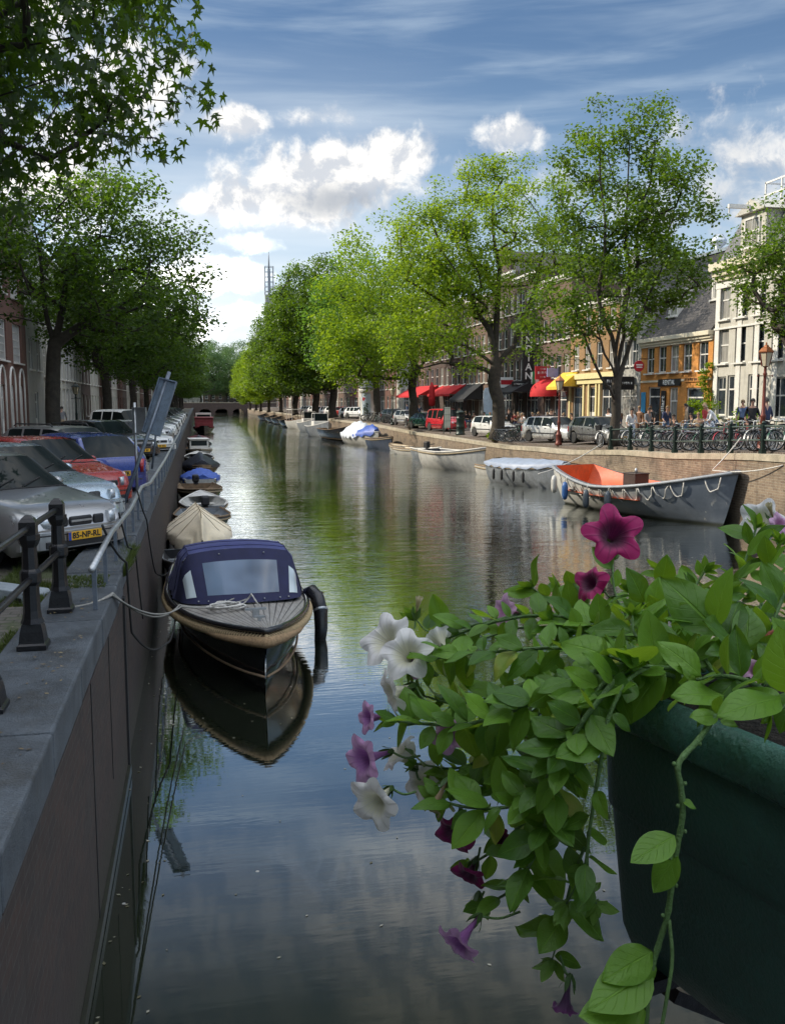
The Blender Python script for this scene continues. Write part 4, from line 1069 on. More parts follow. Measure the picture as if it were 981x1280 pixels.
def place(t, x, y, head, z=None):
    """head: compass heading of the nose in degrees, 0 = +x (towards the sunny bank), 90 = away along the canal"""
    t.location = (x, y, ZL if z is None else z); t.rotation_euler = (0, 0, R(head)); return t
def nose_at(t, st, x, y, head, z=None, rear=False):
    L = STY[st]['L'] / 2 * (-1 if rear else 1)
    return place(t, x - L*math.cos(R(head)), y - L*math.sin(R(head)), head, z)
nose_at(make_car('sedan', SILV, 'parked_car', 'silver saloon with yellow plate 85-NP-RL nosing towards the iron posts', plate='85-NP-RL'), 'sedan', -1.50, 12.5, -46)
nose_at(make_car('sedan', BLUEGREY, 'parked_car', 'ice blue saloon with twin rounded grilles between silver saloon and red car', face='kidney', plate='~'), 'sedan', -1.75, 15.6, -46)
nose_at(make_car('hatch', REDP, 'parked_car', 'red hatchback half hidden behind the ice blue saloon', face='bar'), 'hatch', -1.75, 18.0, -46)
nose_at(make_car('hatch', BLUEP, 'parked_car', 'blue hatchback parked with its rear window and red lights towards the canal', face='bar', plate='57-FX-TK'), 'hatch', -1.65, 20.6, 126, rear=True)
nose_at(make_car('estate', SILV, 'parked_car', 'pale silver estate car behind the blue hatchback', face='bar', rails=True), 'estate', -1.8, 25.4, -44)
nose_at(make_car('estate', BLACKP, 'parked_car', 'black estate car beneath the second shaded tree', face='bar', plate='~'), 'estate', -1.9, 34.2, -50)
cw = nose_at(make_car('sedan', WHITEP, 'parked_car', 'white car with black grille beside the black estate car', face='bar', plate='~'), 'sedan', -1.45, 37.6, -55)
nose_at(make_car('van', WHITEP, 'parked_van', 'white van with dark windows beyond the black estate car', face='bar'), 'van', -1.9, 44.0, -50)
nose_at(make_car('hatch', SILV, 'parked_car', 'silver hatchback past the white van on the shaded quay', face='bar'), 'hatch', -1.7, 48.5, -50)
pf = nose_at(make_car('sedan', WHITEP, 'parked_car', 'white car in the row far along the shaded quay', face='bar', group='white cars far along the shaded quay'), 'sedan', -1.7, 54, -50)
for y in (57.5, 65, 76, 88, 99, 112): c = copy_tree(pf); c.location.y += y - 54
pf2 = nose_at(make_car('hatch', DGREY, 'parked_car', 'dark car in the row far along the shaded quay', face='bar', group='dark cars far along the shaded quay'), 'hatch', -1.7, 61, -50)
for y in (70, 82, 93, 105, 120, 130): c = copy_tree(pf2); c.location.y += y - 61

# sunny bank, parked along the quay
def rq(t, x, y, head): return place(t, x, y, head, zr(y) + .36*(x - 18.9)/6.3)
rq(make_car('hatch', MGREY, 'parked_car', 'dark grey hatchback parked in the sun beside the tall upright tree', face='bar', plate='~'), 20.6, 45.2, -80)
rq(make_car('estate', PSILV, 'parked_car', 'silver estate car behind the red-brown lantern post', face='bar', rails=True, plate='~'), 20.3, 50.6, -74)
rq(make_car('mini', WHITEP, 'parked_car', 'small white hatchback beside the thick forked tree trunk', face='bar', plate='~'), 20.1, 61.5, -74)
rq(make_car('van', VRED, 'parked_van', 'bright red van behind the free standing notice board', face='bar', plate='~'), 20.0, 73.6, -76)
rq(make_car('sedan', GREENP, 'parked_car', 'dark green car parked behind the red van', face='bar'), 20.1, 80.2, -76)
rq(make_car('hatch', PSILV, 'parked_car', 'silver hatchback with bicycle leaning near it behind the green car', face='bar'), 20.2, 88.2, -76)
rq(make_car('hatch', DGREY, 'parked_car', 'charcoal hatchback at the far end of the sunny row near the advertising column', face='bar'), 20.2, 94.5, -76)
pc = rq(make_car('estate', WHITEP, 'parked_car', 'distant white car under the dark green trees', face='bar', group='distant cars under the dark green trees'), 20.4, 117, -60)
for x, y in ((20.6, 123), (20.5, 137), (20.5, 143), (20.5, 158), (20.5, 170)): c = copy_tree(pc); c.location = (x, y, zr(y) + .03)
pc = rq(make_car('hatch', REDP, 'parked_car', 'distant dark red car under the dark green trees', face='bar', group='distant dark red cars under the dark green trees'), 20.6, 130, -60)
c = copy_tree(pc); c.location = (20.6, 151, zr(151) + .03)
# ------------------------------------------------------------------ boats
HULLBLACK = mat('black_hull_paint', (.010, .010, .012), .22, var=.3, coat=.4)
TEAK = mat('grey_teak_deck', (.30, .28, .25), .6, var=.2, scale=3, bump=.2)
NAVY = mat('navy_canvas', (.045, .055, .18), .85, var=.18, scale=5, bump=.35, bscale=220, sheen=.05)
NAVYD = mat('navy_canvas_edge', (.016, .018, .06), .85, var=.2)
TANC = mat('tan_canvas', (.80, .68, .48), .85, var=.10, scale=4, bump=.3, bscale=60, sheen=.2)
ALU = mat('grey_aluminium_hull', (.25, .27, .29), .5, .3, var=.3, scale=2, dirt=.4, streak=.3)
PALEHULL = mat('pale_hull_paint', (.55, .54, .50), .5, var=.15, scale=2, dirt=.35, streak=.3)
DKBLUEHULL = mat('dark_blue_hull', (.03, .045, .08), .4, var=.3, dirt=.3)
GREENHULL = mat('dark_green_hull', (.02, .045, .035), .4, var=.3, dirt=.3)
BROWNW = mat('brown_varnished_wood', (.20, .09, .04), .4, var=.3, scale=6, coat=.3)
ORANGE = mat('orange_red_inside', (.62, .10, .025), .5, var=.2, scale=2, dirt=.3)
BLUETARP = mat('blue_tarpaulin', (.05, .11, .42), .5, var=.25, scale=4, bump=.5, bscale=8)
WHITETARP = mat('white_tarpaulin', (.62, .66, .72), .45, var=.12, scale=4, bump=.5, bscale=6)
GREYTARP = mat('grey_blue_tarpaulin', (.28, .33, .42), .5, var=.15, scale=3, bump=.5, bscale=5)
BLACKTARP = mat('black_blue_tarpaulin', (.018, .022, .035), .45, var=.3, scale=4, bump=.6, bscale=6)

def hull_rings(L, B, zbow, zmid, zst, transom=.75, bowp=1.7, keel=-.35, flare=.82, n=20, inset=0.0, rake=.25, zoff=0.0, power=.75):
    """stations from stern (-L/2) to bow (+L/2); each a half ring from keel to sheer"""
    out = []
    for i in range(n + 1):
        u = i / n; x = -L/2 + L * u
        f = (transom + (1 - transom) * min(1, u / .38) ** .8) if u < .38 else max(0, 1 - ((u - .38) / .62) ** bowp) ** .8
        hb = max(.012, B/2 * f - inset)
        zs = zmid + (zst - zmid) * max(0, 1 - u / .45)**2 + (zbow - zmid) * max(0, (u - .35) / .65)**2 + zoff
        kz = keel + (0 if u < .75 else (u - .75) / .25 * -keel * .5) + (inset * 1.2)
        st = []
        for k in range(7):
            t = k / 6
            y = hb * (flare + (1 - flare) * t) * (math.sin(t * math.pi / 2) ** power if t < 1 else 1)
            z = kz + (zs - kz) * t ** 1.25
            xr = x + rake * (t - .4) * max(0, (u - .6) / .4) ** 2 * 1.0
            st.append((xr, y, z))
        out.append(st)
    return out
def full(st): return [(x, -y, z) for x, y, z in st[::-1]] + st[1:]
def hull_mesh(rs, th=.0):
    mb = MB(); rings = [full(s) for s in rs]
    mb.loft(rings, 0, False, False, False, True)
    n = len(rings[0]); mb.add(rings[0], [tuple(range(n))], 0)
    return mb
def sheer(rs, dz=0, dy=0):
    return [(s[-1][0], s[-1][1] + dy, s[-1][2] + dz) for s in rs]
def loop(rs, dz=0, dy=0):
    a = sheer(rs, dz, dy); return [(x, -y, z) for x, y, z in a] + a[::-1]

def open_boat(name, label, hm, im, L=5, B=2.0, zb=.75, zm=.5, zs=.55, gun=None, thw=3, deck=0.0, group=None, motor=False, transom=.75, strake=ROPE, floor=.12):
    t = thing(name, label, 'boat', (0, 0, 0), 0, group)
    rs = hull_rings(L, B, zb, zm, zs, transom); ri = hull_rings(L - .10, B, zb, zm, zs, transom, inset=.05, keel=floor - .06, zoff=-.0)
    hull_mesh(rs).build('hull', [hm], t)
    mi = hull_mesh(ri); mi.f = [f[::-1] for f in mi.f]; mi.build('inside', [im], t)
    mb = MB(); lo, li = loop(rs, .012), loop(ri, .012); k = len(lo)
    mb.loft([lo, li], 0, False, smooth=False); mb.add([lo[0], lo[-1], li[-1], li[0]], [(0, 1, 2, 3)])
    mb.tube(lo, .032, 6); mb.build('gunwale', [gun or WOOD], t)
    if strake:
        mb = MB(); mb.tube([(x, y*1.01, z - .10) for x, y, z in loop(rs)], .035, 6); mb.build('rubbing_strake', [strake], t)
    for k in range(thw):
        u = .18 + .26 * k; i = int(u * 20); y = ri[i][-1][1] - .02; x = ri[i][-1][0]
        mb = MB(); mb.bx(x - .12, x + .12, -y, y, zm - .20, zm - .16); mb.build('thwart', [gun or WOOD], t)
    mb = MB(); pts = [[(s[2][0], -s[3][1]*.9, floor), (s[2][0], s[3][1]*.9, floor)] for s in ri[1:-2]]
    mb.loft(pts, 0, False); mb.build('floorboards', [im], t)
    if deck:
        i0 = int((1 - deck) * 20); mb = MB(); mb.loft([[(s[-1][0], -s[-1][1], s[-1][2] + .006), (s[-1][0], 0, s[-1][2] + .03), (s[-1][0], s[-1][1], s[-1][2] + .006)] for s in ri[i0:]], 0, False); mb.build('foredeck', [gun or WOOD], t)
    if motor: outboard(t, -L/2, zs)
    return t
def outboard(t, x, z):
    mb = MB(); mb.box((x - .22, 0, z + .22), (.42, .30, .34)); c = mb.build('outboard_motor', [TRIM], t, bevel=.06)
    mb = MB(); mb.bx(x - .26, x - .14, -.06, .06, -.3, z + .06); mb.bx(x - .3, x + .06, -.1, .1, z - .05, z + .03); mb.bar((x - .05, .0, z + .22), (x + .5, .12, z + .28), .04, .04); mb.build('motor_shaft', [TRIM], c)
def tarp(t, rs, m, peak, sag=.0, i0=0, i1=None, name='tarpaulin', over=.05, drop=.12, wr=.03, seed=1, ridge=(0, 1), flatness=1.0):
    """cloth stretched over the boat from gunwale to gunwale with a ridge in the middle and small folds"""
    rg = random.Random(seed); i1 = i1 if i1 is not None else len(rs); rings = []
    sel = rs[i0:i1]; n = len(sel)
    for i, s in enumerate(sel):
        u = i / max(1, n - 1); x, y, z = s[-1]; y += over
        pk = peak * math.sin(math.pi * min(1, max(0, (u * .9 + .05)))) ** .5 if ridge == (0, 1) else peak * (ridge[0] + (ridge[1] - ridge[0]) * u)
        ring = []
        for k in range(-6, 7):
            a = k / 6; yy = y * a; zz = z + .04 + pk * (1 - abs(a) ** flatness)
            zz += wr * math.sin(7 * a + i * 1.7 + seed) * (1 - .3*abs(a)) + rg.uniform(-wr, wr) * .4
            ring.append((x + rg.uniform(-.02, .02), yy, zz))
        d = drop * (1 + .5 * math.sin(i * 2.3 + seed))
        ring = [(x, -y - .015, z - d)] + ring + [(x, y + .015, z - d * (1 + .4*math.cos(i)))]
        rings.append(ring)
    mb = MB(); mb.loft(rings, 0, False, False, False, True)
    k = len(rings[0])
    for e, r_ in ((0, rings[0]), (1, rings[-1])): mb.add(r_, [tuple(range(k)) if e else tuple(range(k-1, -1, -1))], 0)
    return mb.build(name, [m], t)
def moor(t, x, y, head, z=0):
    t.location = (x, y, z); t.rotation_euler = (0, 0, R(head))
    if x > 14.9 and t.name.split('.')[0] != 'sloop': t.scale = (1, 1, 1.32)
    return t

# --- the big blue-hooded sloop, bow towards us
t = thing('sloop', 'black sloop with navy blue canvas hood, teak foredeck and thick rope fender', 'boat', (0, 0, 0))
L, B = 6.6, 2.35
rs = hull_rings(L, B, .98, .74, .78, .80, 2.3, -.3, .74, 24, rake=.25)
hull_mesh(rs).build('hull', [HULLBLACK], t)
mb = MB(); mb.tube([(x, y*1.02, z - .09) for x, y, z in loop(rs)], .058, 10)
mb.build('rope_fender', [mat('coir_rope_fender', (.13, .09, .05), .95, var=.3, scale=30, bump=1.0, bscale=70)], t)
mb = MB()
lp = loop(rs)
for q in range(len(lp) - 1):        # lashing turns
    for e in range(6):
        if abs(lp[q][0]) > 1e9: continue
        a = Vector(lp[q]).lerp(Vector(lp[q+1]), e/6); d = (Vector(lp[q+1]) - Vector(lp[q])).normalized()
        if a.x < -L*.5: continue
        u = Vector((0, 0, 1)); w_ = d.cross(u).normalized()
        ctr = Vector((a.x, a.y*1.02, a.z - .09))
        mb.tube([ctr + (u*math.cos(2*math.pi*k/8) + w_*math.sin(2*math.pi*k/8)) * .062 for k in range(8)], .014, 4, closed=True)
mb.build('lashing', [mat('coir_lashing', (.40, .30, .17), .95, var=.3, scale=30)], t)
mb = MB(); n0 = 24
pts = []; bowp = [(s[-1][0], s[-1][1], s[-1][2]) for s in rs[-5:]]
ring = []
for s_ in [(-1, k) for k in range(5)] + [(1, k) for k in range(4, -1, -1)]:
    x, y, z = bowp[s_[1]]; ring.append((x + .06, s_[0]*y*1.05, z))
mb.tube([(x, y, z - .13) for x, y, z in ring], [.02, .05, .06, .075, .085, .085, .075, .06, .05, .02], 10)
mb.build('bow_fender', [mat('woven_bow_fender', (.33, .22, .12), .95, var=.35, scale=25, bump=1.0, bscale=55)], t)
# deck with planks
ri = hull_rings(L - .06, B, .98, .74, .78, .80, 2.3, -.3, .74, 24, inset=.05, rake=.25)
mb = MB(); mb.loft([[(s[-1][0], s[-1][1]*k/6, s[-1][2] + .03 + .05*(1 - (k/6)**2)) for k in range(-6, 7)] for s in ri[12:]], 0, False)
def plankmat():
    m, nt, N, L_ = newmat('teak_planks'); b = NB(nt); c = b.coord('Object'); s = b.node('ShaderNodeSeparateXYZ', {0: c})
    ang = b.math('DIVIDE', s.outputs[1], b.math('SUBTRACT', 3.9, s.outputs[0]))
    fr = b.math('FRACT', b.math('MULTIPLY', ang, 22.0)); ln = b.ramp(b.math('ABSOLUTE', b.math('SUBTRACT', fr, .5)), .36, .46)
    n = b.noise(b.coord('Object', (.5, 6, 6)), 4, 4)
    base = b.mix(b.ramp(n, .3, .7), (.24, .22, .19), (.36, .34, .31)); base = b.mix(ln, base, (.05, .045, .04))
    p = b.node('ShaderNodeBsdfPrincipled', {'Base Color': base, 'Roughness': .5}); b.out(p); return m
mb.build('foredeck', [plankmat()], t)
mb = MB(); lo, li = loop(rs, .03), loop(ri, .035); mb.loft([lo, li], 0, False, smooth=False); mb.tube(lo, .045, 8); mb.build('toe_rail', [HULLBLACK], t)
# cover over the cockpit aft
tarp(t, rs, NAVYD, .25, i0=0, i1=9, drop=.08, wr=.015, name='aft_cover')
# hood: front screen frame, roof, side curtains
hx0, hx1 = -1.85, 1.05            # hood from aft to windscreen foot
def hood_ring(x, zt, yb, yt, zb):
    out = []
    for k in range(-8, 9):
        a = k / 8; y = yb * (abs(a) ** .75) * (1 if a > 0 else -1)
        y = (yt + (yb - yt) * max(0, (abs(a) - .55) / .45) ** 1.3) * (abs(a) / .55 if abs(a) < .55 else 1) * (1 if a >= 0 else -1)
        z = zt - .10 * (min(abs(a), .55) / .55) ** 2.2 if abs(a) <= .55 else (zt - .10) + (zb - zt + .10) * ((abs(a) - .55) / .45) ** 1.05
        out.append((x, y, z))
    return out
yb = 1.10
hr = [hood_ring(-2.0, 1.36, 1.09, .86, .80), hood_ring(-1.5, 1.58, 1.11, .90, .80), hood_ring(-.8, 1.72, 1.11, .92, .80), hood_ring(-.15, 1.75, 1.10, .92, .82), hood_ring(.22, 1.71, 1.09, .92, .83)]
mb = MB(); rg_ = random.Random(2)
hr2 = []
for i in range(len(hr) - 1):
    for e in range(4):
        f = e / 4; hr2.append([Vector(p).lerp(Vector(q), f) for p, q in zip(hr[i], hr[i+1])])
hr2.append([Vector(p) for p in hr[-1]])
for i, r_ in enumerate(hr2):
    for k, p in enumerate(r_):
        a = abs(k - 8) / 8
        p.z -= .035 * math.sin(math.pi * (i % 4) / 4) * (1 - a); 
        if a > .55: p.y += .02 * math.sin(i * 1.9 + k) * (1 if p.y > 0 else -1)
mb.loft([[tuple(p) for p in r_] for r_ in hr2], 0, False, False, False, True)
hd_ = mb.build('hood', [NAVY], t)
mb = MB()
for i in (5, 9, 13): mb.tube([(p.x, p.y*1.003, p.z + .004) for p in hr2[i]], .007, 5)
for k in (4, 12): mb.tube([(r_[k].x, r_[k].y*1.004, r_[k].z + .003) for r_ in hr2], .006, 5)
mb.build('seams', [NAVYD], hd_)
# front screen: vertices between hood front edge and deck line
top = [Vector(p) for p in hr[-1]]
base_r = []
for k in range(-8, 9):
    a = k / 8; base_r.append(Vector((1.12 - .62 * abs(a) ** 2.2, 1.02 * math.sin(a * math.pi/2) ** 1 if True else 0, .86 + .05*(1 - a*a))))
def scr(a, v, off=0.0):
    """a in -1..1 across, v 0 foot..1 top"""
    k = (a + 1) * 8; i = min(15, int(k)); f = k - i
    p = base_r[i].lerp(base_r[i+1], f).lerp(top[i].lerp(top[i+1], f), v)
    return p + Vector((off, off * a * .6, 0))
def patch(mb, a0, a1, v0, v1, off, na=8, nv=4):
    rg2 = [[tuple(scr(a0 + (a1 - a0)*i/na, v0 + (v1 - v0)*j/nv, off)) for i in range(na + 1)] for j in range(nv + 1)]
    mb.loft(rg2, 0, False, False, False, True)
mb = MB(); patch(mb, -1, 1, 0, 1, 0, 24, 6); mb.build('screen_canvas', [NAVYD], t)
CLEAR = glassmat('smoked_clear_vinyl', (.055, .075, .105), .06, .6); CLEAR2 = glassmat('bright_clear_vinyl', (.22, .26, .30), .05, .8)
mb = MB(); patch(mb, -.38, .38, .16, .78, .006); mb.build('screen_window', [CLEAR], t)
for s_ in (-1, 1):
    mb = MB(); patch(mb, s_*.52, s_*.70, .14, .70, .008); mb.build('screen_window', [CLEAR2], t)
mb = MB()
for a in (-.5, -.38, -.2, 0, .2, .38, .5): mb.ball(tuple(scr(a, .06, .02)), .015, 6, 4)
for a in (-.2, .25): mb.ball(tuple(scr(a, .92, .02)), .015, 6, 4)
mb.build('snap_fasteners', [STEEL], t)
mb = MB()   # deck fittings: cleat, post and coiled line
mb.bx(2.35, 2.41, -.05, .05, .97, 1.10); mb.bar((2.38, -.16, 1.09), (2.38, .16, 1.09), .035, .035); mb.build('deck_cleat', [STEEL], t); mb = MB(); mb.bx(2.75, 2.8, -.02, .02, .98, 1.06); mb.bar((2.77, -.08, 1.06), (2.77, .08, 1.06), .03, .03)
mb.build('bow_cleat', [STEEL], t)
mb = MB(); pts = []
for k in range(70):
    a = k * .42; pts.append((1.55 + .16*math.cos(a) + .03*math.sin(a*1.3), -.35 + .26*math.sin(a) + .05*math.cos(a*.7), .95 + .008*(k % 9)))
mb.tube(pts, .014, 5); mb.tube([(1.5, -.1, .96), (1.45, .0, 1.05), (1.5, .05, 1.14), (1.57, .1, 1.05), (1.6, .15, .97)], .014, 5); mb.build('coiled_line', [WROPE], t)
mb = MB(); mb.tube([(s[4][0], s[4][1] + .012, .30 + .0) for s in rs[4:]], .02, 5); mb.tube([(s[4][0], -s[4][1] - .012, .30) for s in rs[4:]], .02, 5); mb.build('bow_line', [WOOD], t)
moor(t, .66, 16.8, -86); t.scale = (1.05, 1.05, 1.0)
SLOOP = t
# black fender hanging off its flank
t2 = thing('boat_fender', 'long black bent fender hanging at the flank of the blue-hooded sloop', 'fender', (1.98, 16.5, 0))
mb = MB(); mb.tube([(-.06, .25, .80), (.02, .12, .86), (.10, .0, .76), (.15, -.08, .52), (.15, -.12, .2), (.12, -.12, -.1)], [.10, .125, .13, .13, .12, .10], 12)
mb.build('fender_body', [mat('black_fender_rubber', (.014, .014, .016), .3, var=.3)], t2)
mb = MB(); mb.tube([(.145, -.075, .55 + .0), (.15, -.10, .52)], .138, 12); mb.build('band', [STEEL], t2)
mb = MB(); mb.tube([(-.06, .25, .8), (-.2, .35, .82)], .015, 6); mb.build('lashing', [ROPE], t2)
# lines from quay to the sloop
def rope_obj(label, pts, r=.012, m=None, sag=.1, name='mooring_rope', n=14, grp=None):
    P = [Vector(p) for p in pts]; out = []
    for a, c in zip(P, P[1:]):
        for i in range(n):
            f = i / n; p = a.lerp(c, f); p.z -= sag * 4 * f * (1 - f) * min(1, (c - a).length / 3); out.append(p)
    out.append(P[-1]); mb = MB(); mb.tube(out, r, 6)
    return tag(mb.build(name, [m or ROPE]), label, 'rope', grp)
rope_obj('pair of grey mooring lines from the coping to the bow of the blue-hooded sloop', [(-1.25, 8.9, 2.40), (-.86, 9.35, 2.41), (-.30, 14.6, 1.12), (.75, 15.4, 1.02)], .012, mat('grey_rope', (.30, .29, .26), .9, var=.3, scale=40), .16)
rope_obj('second grey line beside the sloop mooring line', [(-1.25, 8.95, 2.40), (-.86, 9.43, 2.41), (-.34, 15.0, 1.06), (.55, 15.6, 1.0)], .012, mat('grey_rope', (.3, .29, .26)), .22)

# --- grey dinghy squeezed behind the sloop, tan covered boat
t = open_boat('dinghy', 'small grey open dinghy between the sloop and the tan covered boat', ALU, DARK, 3.6, 1.6, .62, .5, .5, STEEL, 2, .22, strake=None)
moor(t, -.05, 22.7, -80)
t = thing('covered_boat', 'boat under a peaked tan canvas cover moored behind the sloop', 'boat', (0, 0, 0))
rs = hull_rings(4.6, 1.75, .72, .55, .6, .8, 2.2)
hull_mesh(rs).build('hull', [GREENHULL], t)
mb = MB(); mb.tube(loop(rs, .01), .04, 6); mb.build('gunwale', [WOOD], t)
rings = []; n = 22; rg_ = random.Random(8)
for i in range(n + 1):
    u = i / n; x = -2.35 + 4.75 * u
    s = rs[min(20, int(u * 20))]; y = max(.25, s[-1][1]) + .07 if u < .9 else .30 + .6 * (1 - u) / .1 * .7
    zr_ = 1.22 + .22 * u - (.0 if u < .93 else (u - .93) * 2)
    ring = []
    for k in range(-8, 9):
        a = k / 8; z = zr_ - (zr_ - .62 - .1*u) * abs(a) ** .92
        z += .022 * math.sin(5*abs(a) + i * 2.1) * abs(a) + rg_.uniform(-.01, .01)
        if u > .80: z -= .10 * (1 - abs(abs(a) - .5) * 2) * (u - .8) / .2
        ring.append((x + .03*math.sin(k*1.3), y * a, z))
    e = .14 + .05 * math.sin(i * 1.6)
    ring = [(x, -y - .02, .62 - e)] + ring + [(x, y + .02, .62 - e*.9)]
    rings.append(ring)
tipc = rings[-1]
last = [(x + .28 - .25*abs(k - 9)/9, y * .97, z - .42 - .18*math.cos((k - 9)/9*math.pi*2)*.6) for k, (x, y, z) in enumerate(tipc)]
rings.append(last)
mb = MB(); mb.loft(rings, 0, False, False, False, True); mb.add(rings[0], [tuple(range(len(rings[0]) - 1, -1, -1))]); cv = mb.build('canvas_cover', [TANC], t)
mb = MB()
for i in (4, 9, 14, 18): mb.tube([(p[0], p[1]*1.004, p[2] + .008) for p in rings[i][1:-1]], .009, 4)
mb.tube([(r_[9][0], r_[9][1], r_[9][2] + .008) for r_ in rings[:-1]], .012, 4); mb.build('seams', [mat('seam_thread', (.34, .26, .16), .9)], cv)
mb = MB(); mb.tube([(2.25, 0, .2), (2.28, 0, .95)], .045, 6); mb.build('stem_post', [mat('grey_stem', (.35, .36, .36), .5)], t)
mb = MB(); mb.ball((2.0, 1.0, .50), .08, 8, 6); mb.tube([(1.9, .8, .5), (2.0, .95, .5)], .02, 5); mb.build('fender', [RUBBER], t)
moor(t, -.02, 26.9, -88)
# --- row of open boats further on
SPEC = [('small_boat', 'slate blue open boat just behind the tan covered boat', DKBLUEHULL, ALU, 31.5, 4.2, 1.9, None, 0),
        ('small_boat', 'pale grey rowing boat with broad thwart behind the slate blue boat', ALU, PALEHULL, 36.2, 4.0, 1.8, None, 1),
        ('small_boat', 'dark open boat with outboard motor before the blue tarpaulin', HULLBLACK, WOOD, 41.5, 5.0, 2.0, None, 1),
        ('small_boat', 'open boat heaped with crumpled bright blue tarpaulin', PALEHULL, DARK, 48.5, 4.6, 1.9, BLUETARP, 0),
        ('small_boat', 'boat under a peaked black tarpaulin tent', BROWNW, DARK, 57.0, 6.0, 2.3, BLACKTARP, 0),
        ('small_boat', 'grey open boat past the black tarpaulin tent', ALU, DARK, 67.0, 5.4, 2.1, None, 1),
        ('cabin_boat', 'white boat with small windowed cabin along the shaded quay', PALEHULL, WOOD, 77.0, 6.2, 2.3, None, 0),
        ('small_boat', 'dark boat behind the white cabin boat', HULLBLACK, WOOD, 88.0, 5.6, 2.2, BLACKTARP, 0),
        ('small_boat', 'maroon covered boat ahead of the red barge', BROWNW, DARK, 100.0, 6.0, 2.3, mat('maroon_tarpaulin', (.12, .02, .025), .6, var=.3), 0)]
for i, (nm, lab, hm, im, y, L, B, tp, mo) in enumerate(SPEC):
    t = open_boat(nm, lab, hm, im, L, B, .72, .52, .55, WHITE if hm in (PALEHULL, ALU) else WOOD, 3 if not tp else 1, .25, motor=bool(mo))
    rs = hull_rings(L, B, .72, .52, .55)
    if tp: tarp(t, rs, tp, .75 if tp == BLACKTARP else .28, seed=i, wr=.07 if tp == BLUETARP else .03, i0=1, i1=18, flatness=.95 if tp == BLACKTARP else 1.6)
    if nm == 'cabin_boat':
        mb = MB(); mb.bx(-1.2, 1.0, -.75, .75, .4, 1.35); mb.bx(-1.3, 1.15, -.82, .82, 1.352, 1.42); c = mb.build('cabin', [WHITE], t, bevel=.04)
        mb = MB(); mb.bx(1.002, 1.01, -.62, .62, .85, 1.25); [mb.bx(-1.0, .8, s_*.752, s_*.76, .9, 1.22) for s_ in (-1, 1)]; mb.build('windows', [CARGLASS], c)
    moor(t, .12 + .05*math.sin(i*2), y, (-88, 92, -86, 90)[i % 4])
# red barge with crates
t = thing('barge', 'dark red work barge with pale wheelhouse at the end of the shaded quay', 'boat', (0, 0, 0))
rs = hull_rings(14, 3.6, 1.5, 1.1, 1.2, .9, 3, -.4); hull_mesh(rs).build('hull', [HULLBLACK], t)
REDM = mat('maroon_paint', (.22, .025, .03), .5, var=.25, dirt=.2)
mb = MB(); mb.loft([[(s[-1][0], -s[-1][1], s[-1][2] - .02), (s[-1][0], s[-1][1], s[-1][2] - .02)] for s in rs], 0, False); mb.build('deck', [mat('deck_grey', (.12, .11, .1), .8)], t)
mb = MB(); mb.bx(-2.5, 5.2, -1.45, 1.45, 1.0, 2.7); mb.bx(-2.7, 5.4, -1.55, 1.55, 2.702, 2.85); mb.bx(5.25, 5.9, -1.3, 1.3, 1.2, 1.9); mb.build('hold', [REDM], t, bevel=.03)
mb = MB(); mb.bx(-5.6, -3.0, -1.3, 1.3, 1.0, 3.5); w_ = mb.build('wheelhouse', [WHITE], t, bevel=.03)
mb = MB(); mb.bx(-3.0 + .003, -2.985, -1.1, 1.1, 2.3, 3.2); [mb.bx(-5.4, -3.2, s_*1.303, s_*1.315, 2.3, 3.2) for s_ in (-1, 1)]; mb.build('windows', [CARGLASS], w_)
moor(t, 1.0, 134, -90); t.scale = (.85, .85, .8)
rope_obj('black tangled rope hanging over the coping by the sloop', [(-1.05, 10.6, 2.95), (-.85, 11.2, 2.42), (-.84, 11.5, 1.5), (-.5, 13.2, .9), (-.4, 17, .85)], .014, RUBBER, .25)
rope_obj('black line from the handrail down to the tan covered boat', [(-.95, 15.2, 2.9), (-.84, 15.6, 2.38), (-.8, 17.2, 1.2), (-.55, 22.0, .7)], .012, RUBBER, .2)
rope_obj('thin dark line looped over the handrail and coping edge', [(-1.0, 12.2, 2.9), (-.92, 12.5, 2.40), (-.84, 12.6, 2.36), (-.80, 13.1, 1.3)], .012, RUBBER, .1)

# --- sunny side: grey sloop with orange inside
def greyhull():
    m, nt, N, L_ = newmat('worn_grey_blue_sunlit_aft_hull'); b = NB(nt); c = b.coord('Object'); s = b.node('ShaderNodeSeparateXYZ', {0: c})
    n = b.noise(c, 1.1, 6, .65); n2 = b.noise(b.coord('Object', (1.2, 1.2, .5)), 2.0, 5, .7)
    base = b.mix(b.ramp(n, .35, .65), (.12, .145, .18), (.19, .22, .255))
    peel = b.math('MULTIPLY', b.ramp(n2, .60, .63), b.ramp(s.outputs[2], 1.1, .5))
    base = b.mix(peel, base, (.50, .49, .44))
    aft = b.ramp(s.outputs[0], 2.0, .0); base = b.mix(b.math('MULTIPLY', aft, b.ramp(n, .2, .5, .65, .97)), base, (.62, .62, .58))  # pale after half: sunlight on the hull side put into the colour
    base = b.mix(b.ramp(s.outputs[2], .16, .02), base, (.03, .035, .025))
    p = b.node('ShaderNodeBsdfPrincipled', {'Base Color': base, 'Roughness': .5}); b.set(p.inputs['Normal'], b.bump(n2, .15, .02)); b.out(p); return m
t = thing('sloop', 'big grey-blue sloop with orange inside and scalloped white ropes along its hull', 'boat', (0, 0, 0))
GL, GB = 8.6, 3.5
gs = hull_rings(GL, GB, 2.0, 1.12, 1.65, .62, 2.4, -.4, .70, 26, rake=.75, power=.8)
gi = hull_rings(GL - .14, GB, 2.0, 1.12, 1.65, .62, 2.4, .22, .72, 26, inset=.07, rake=.75)
hull_mesh(gs).build('hull', [greyhull()], t)
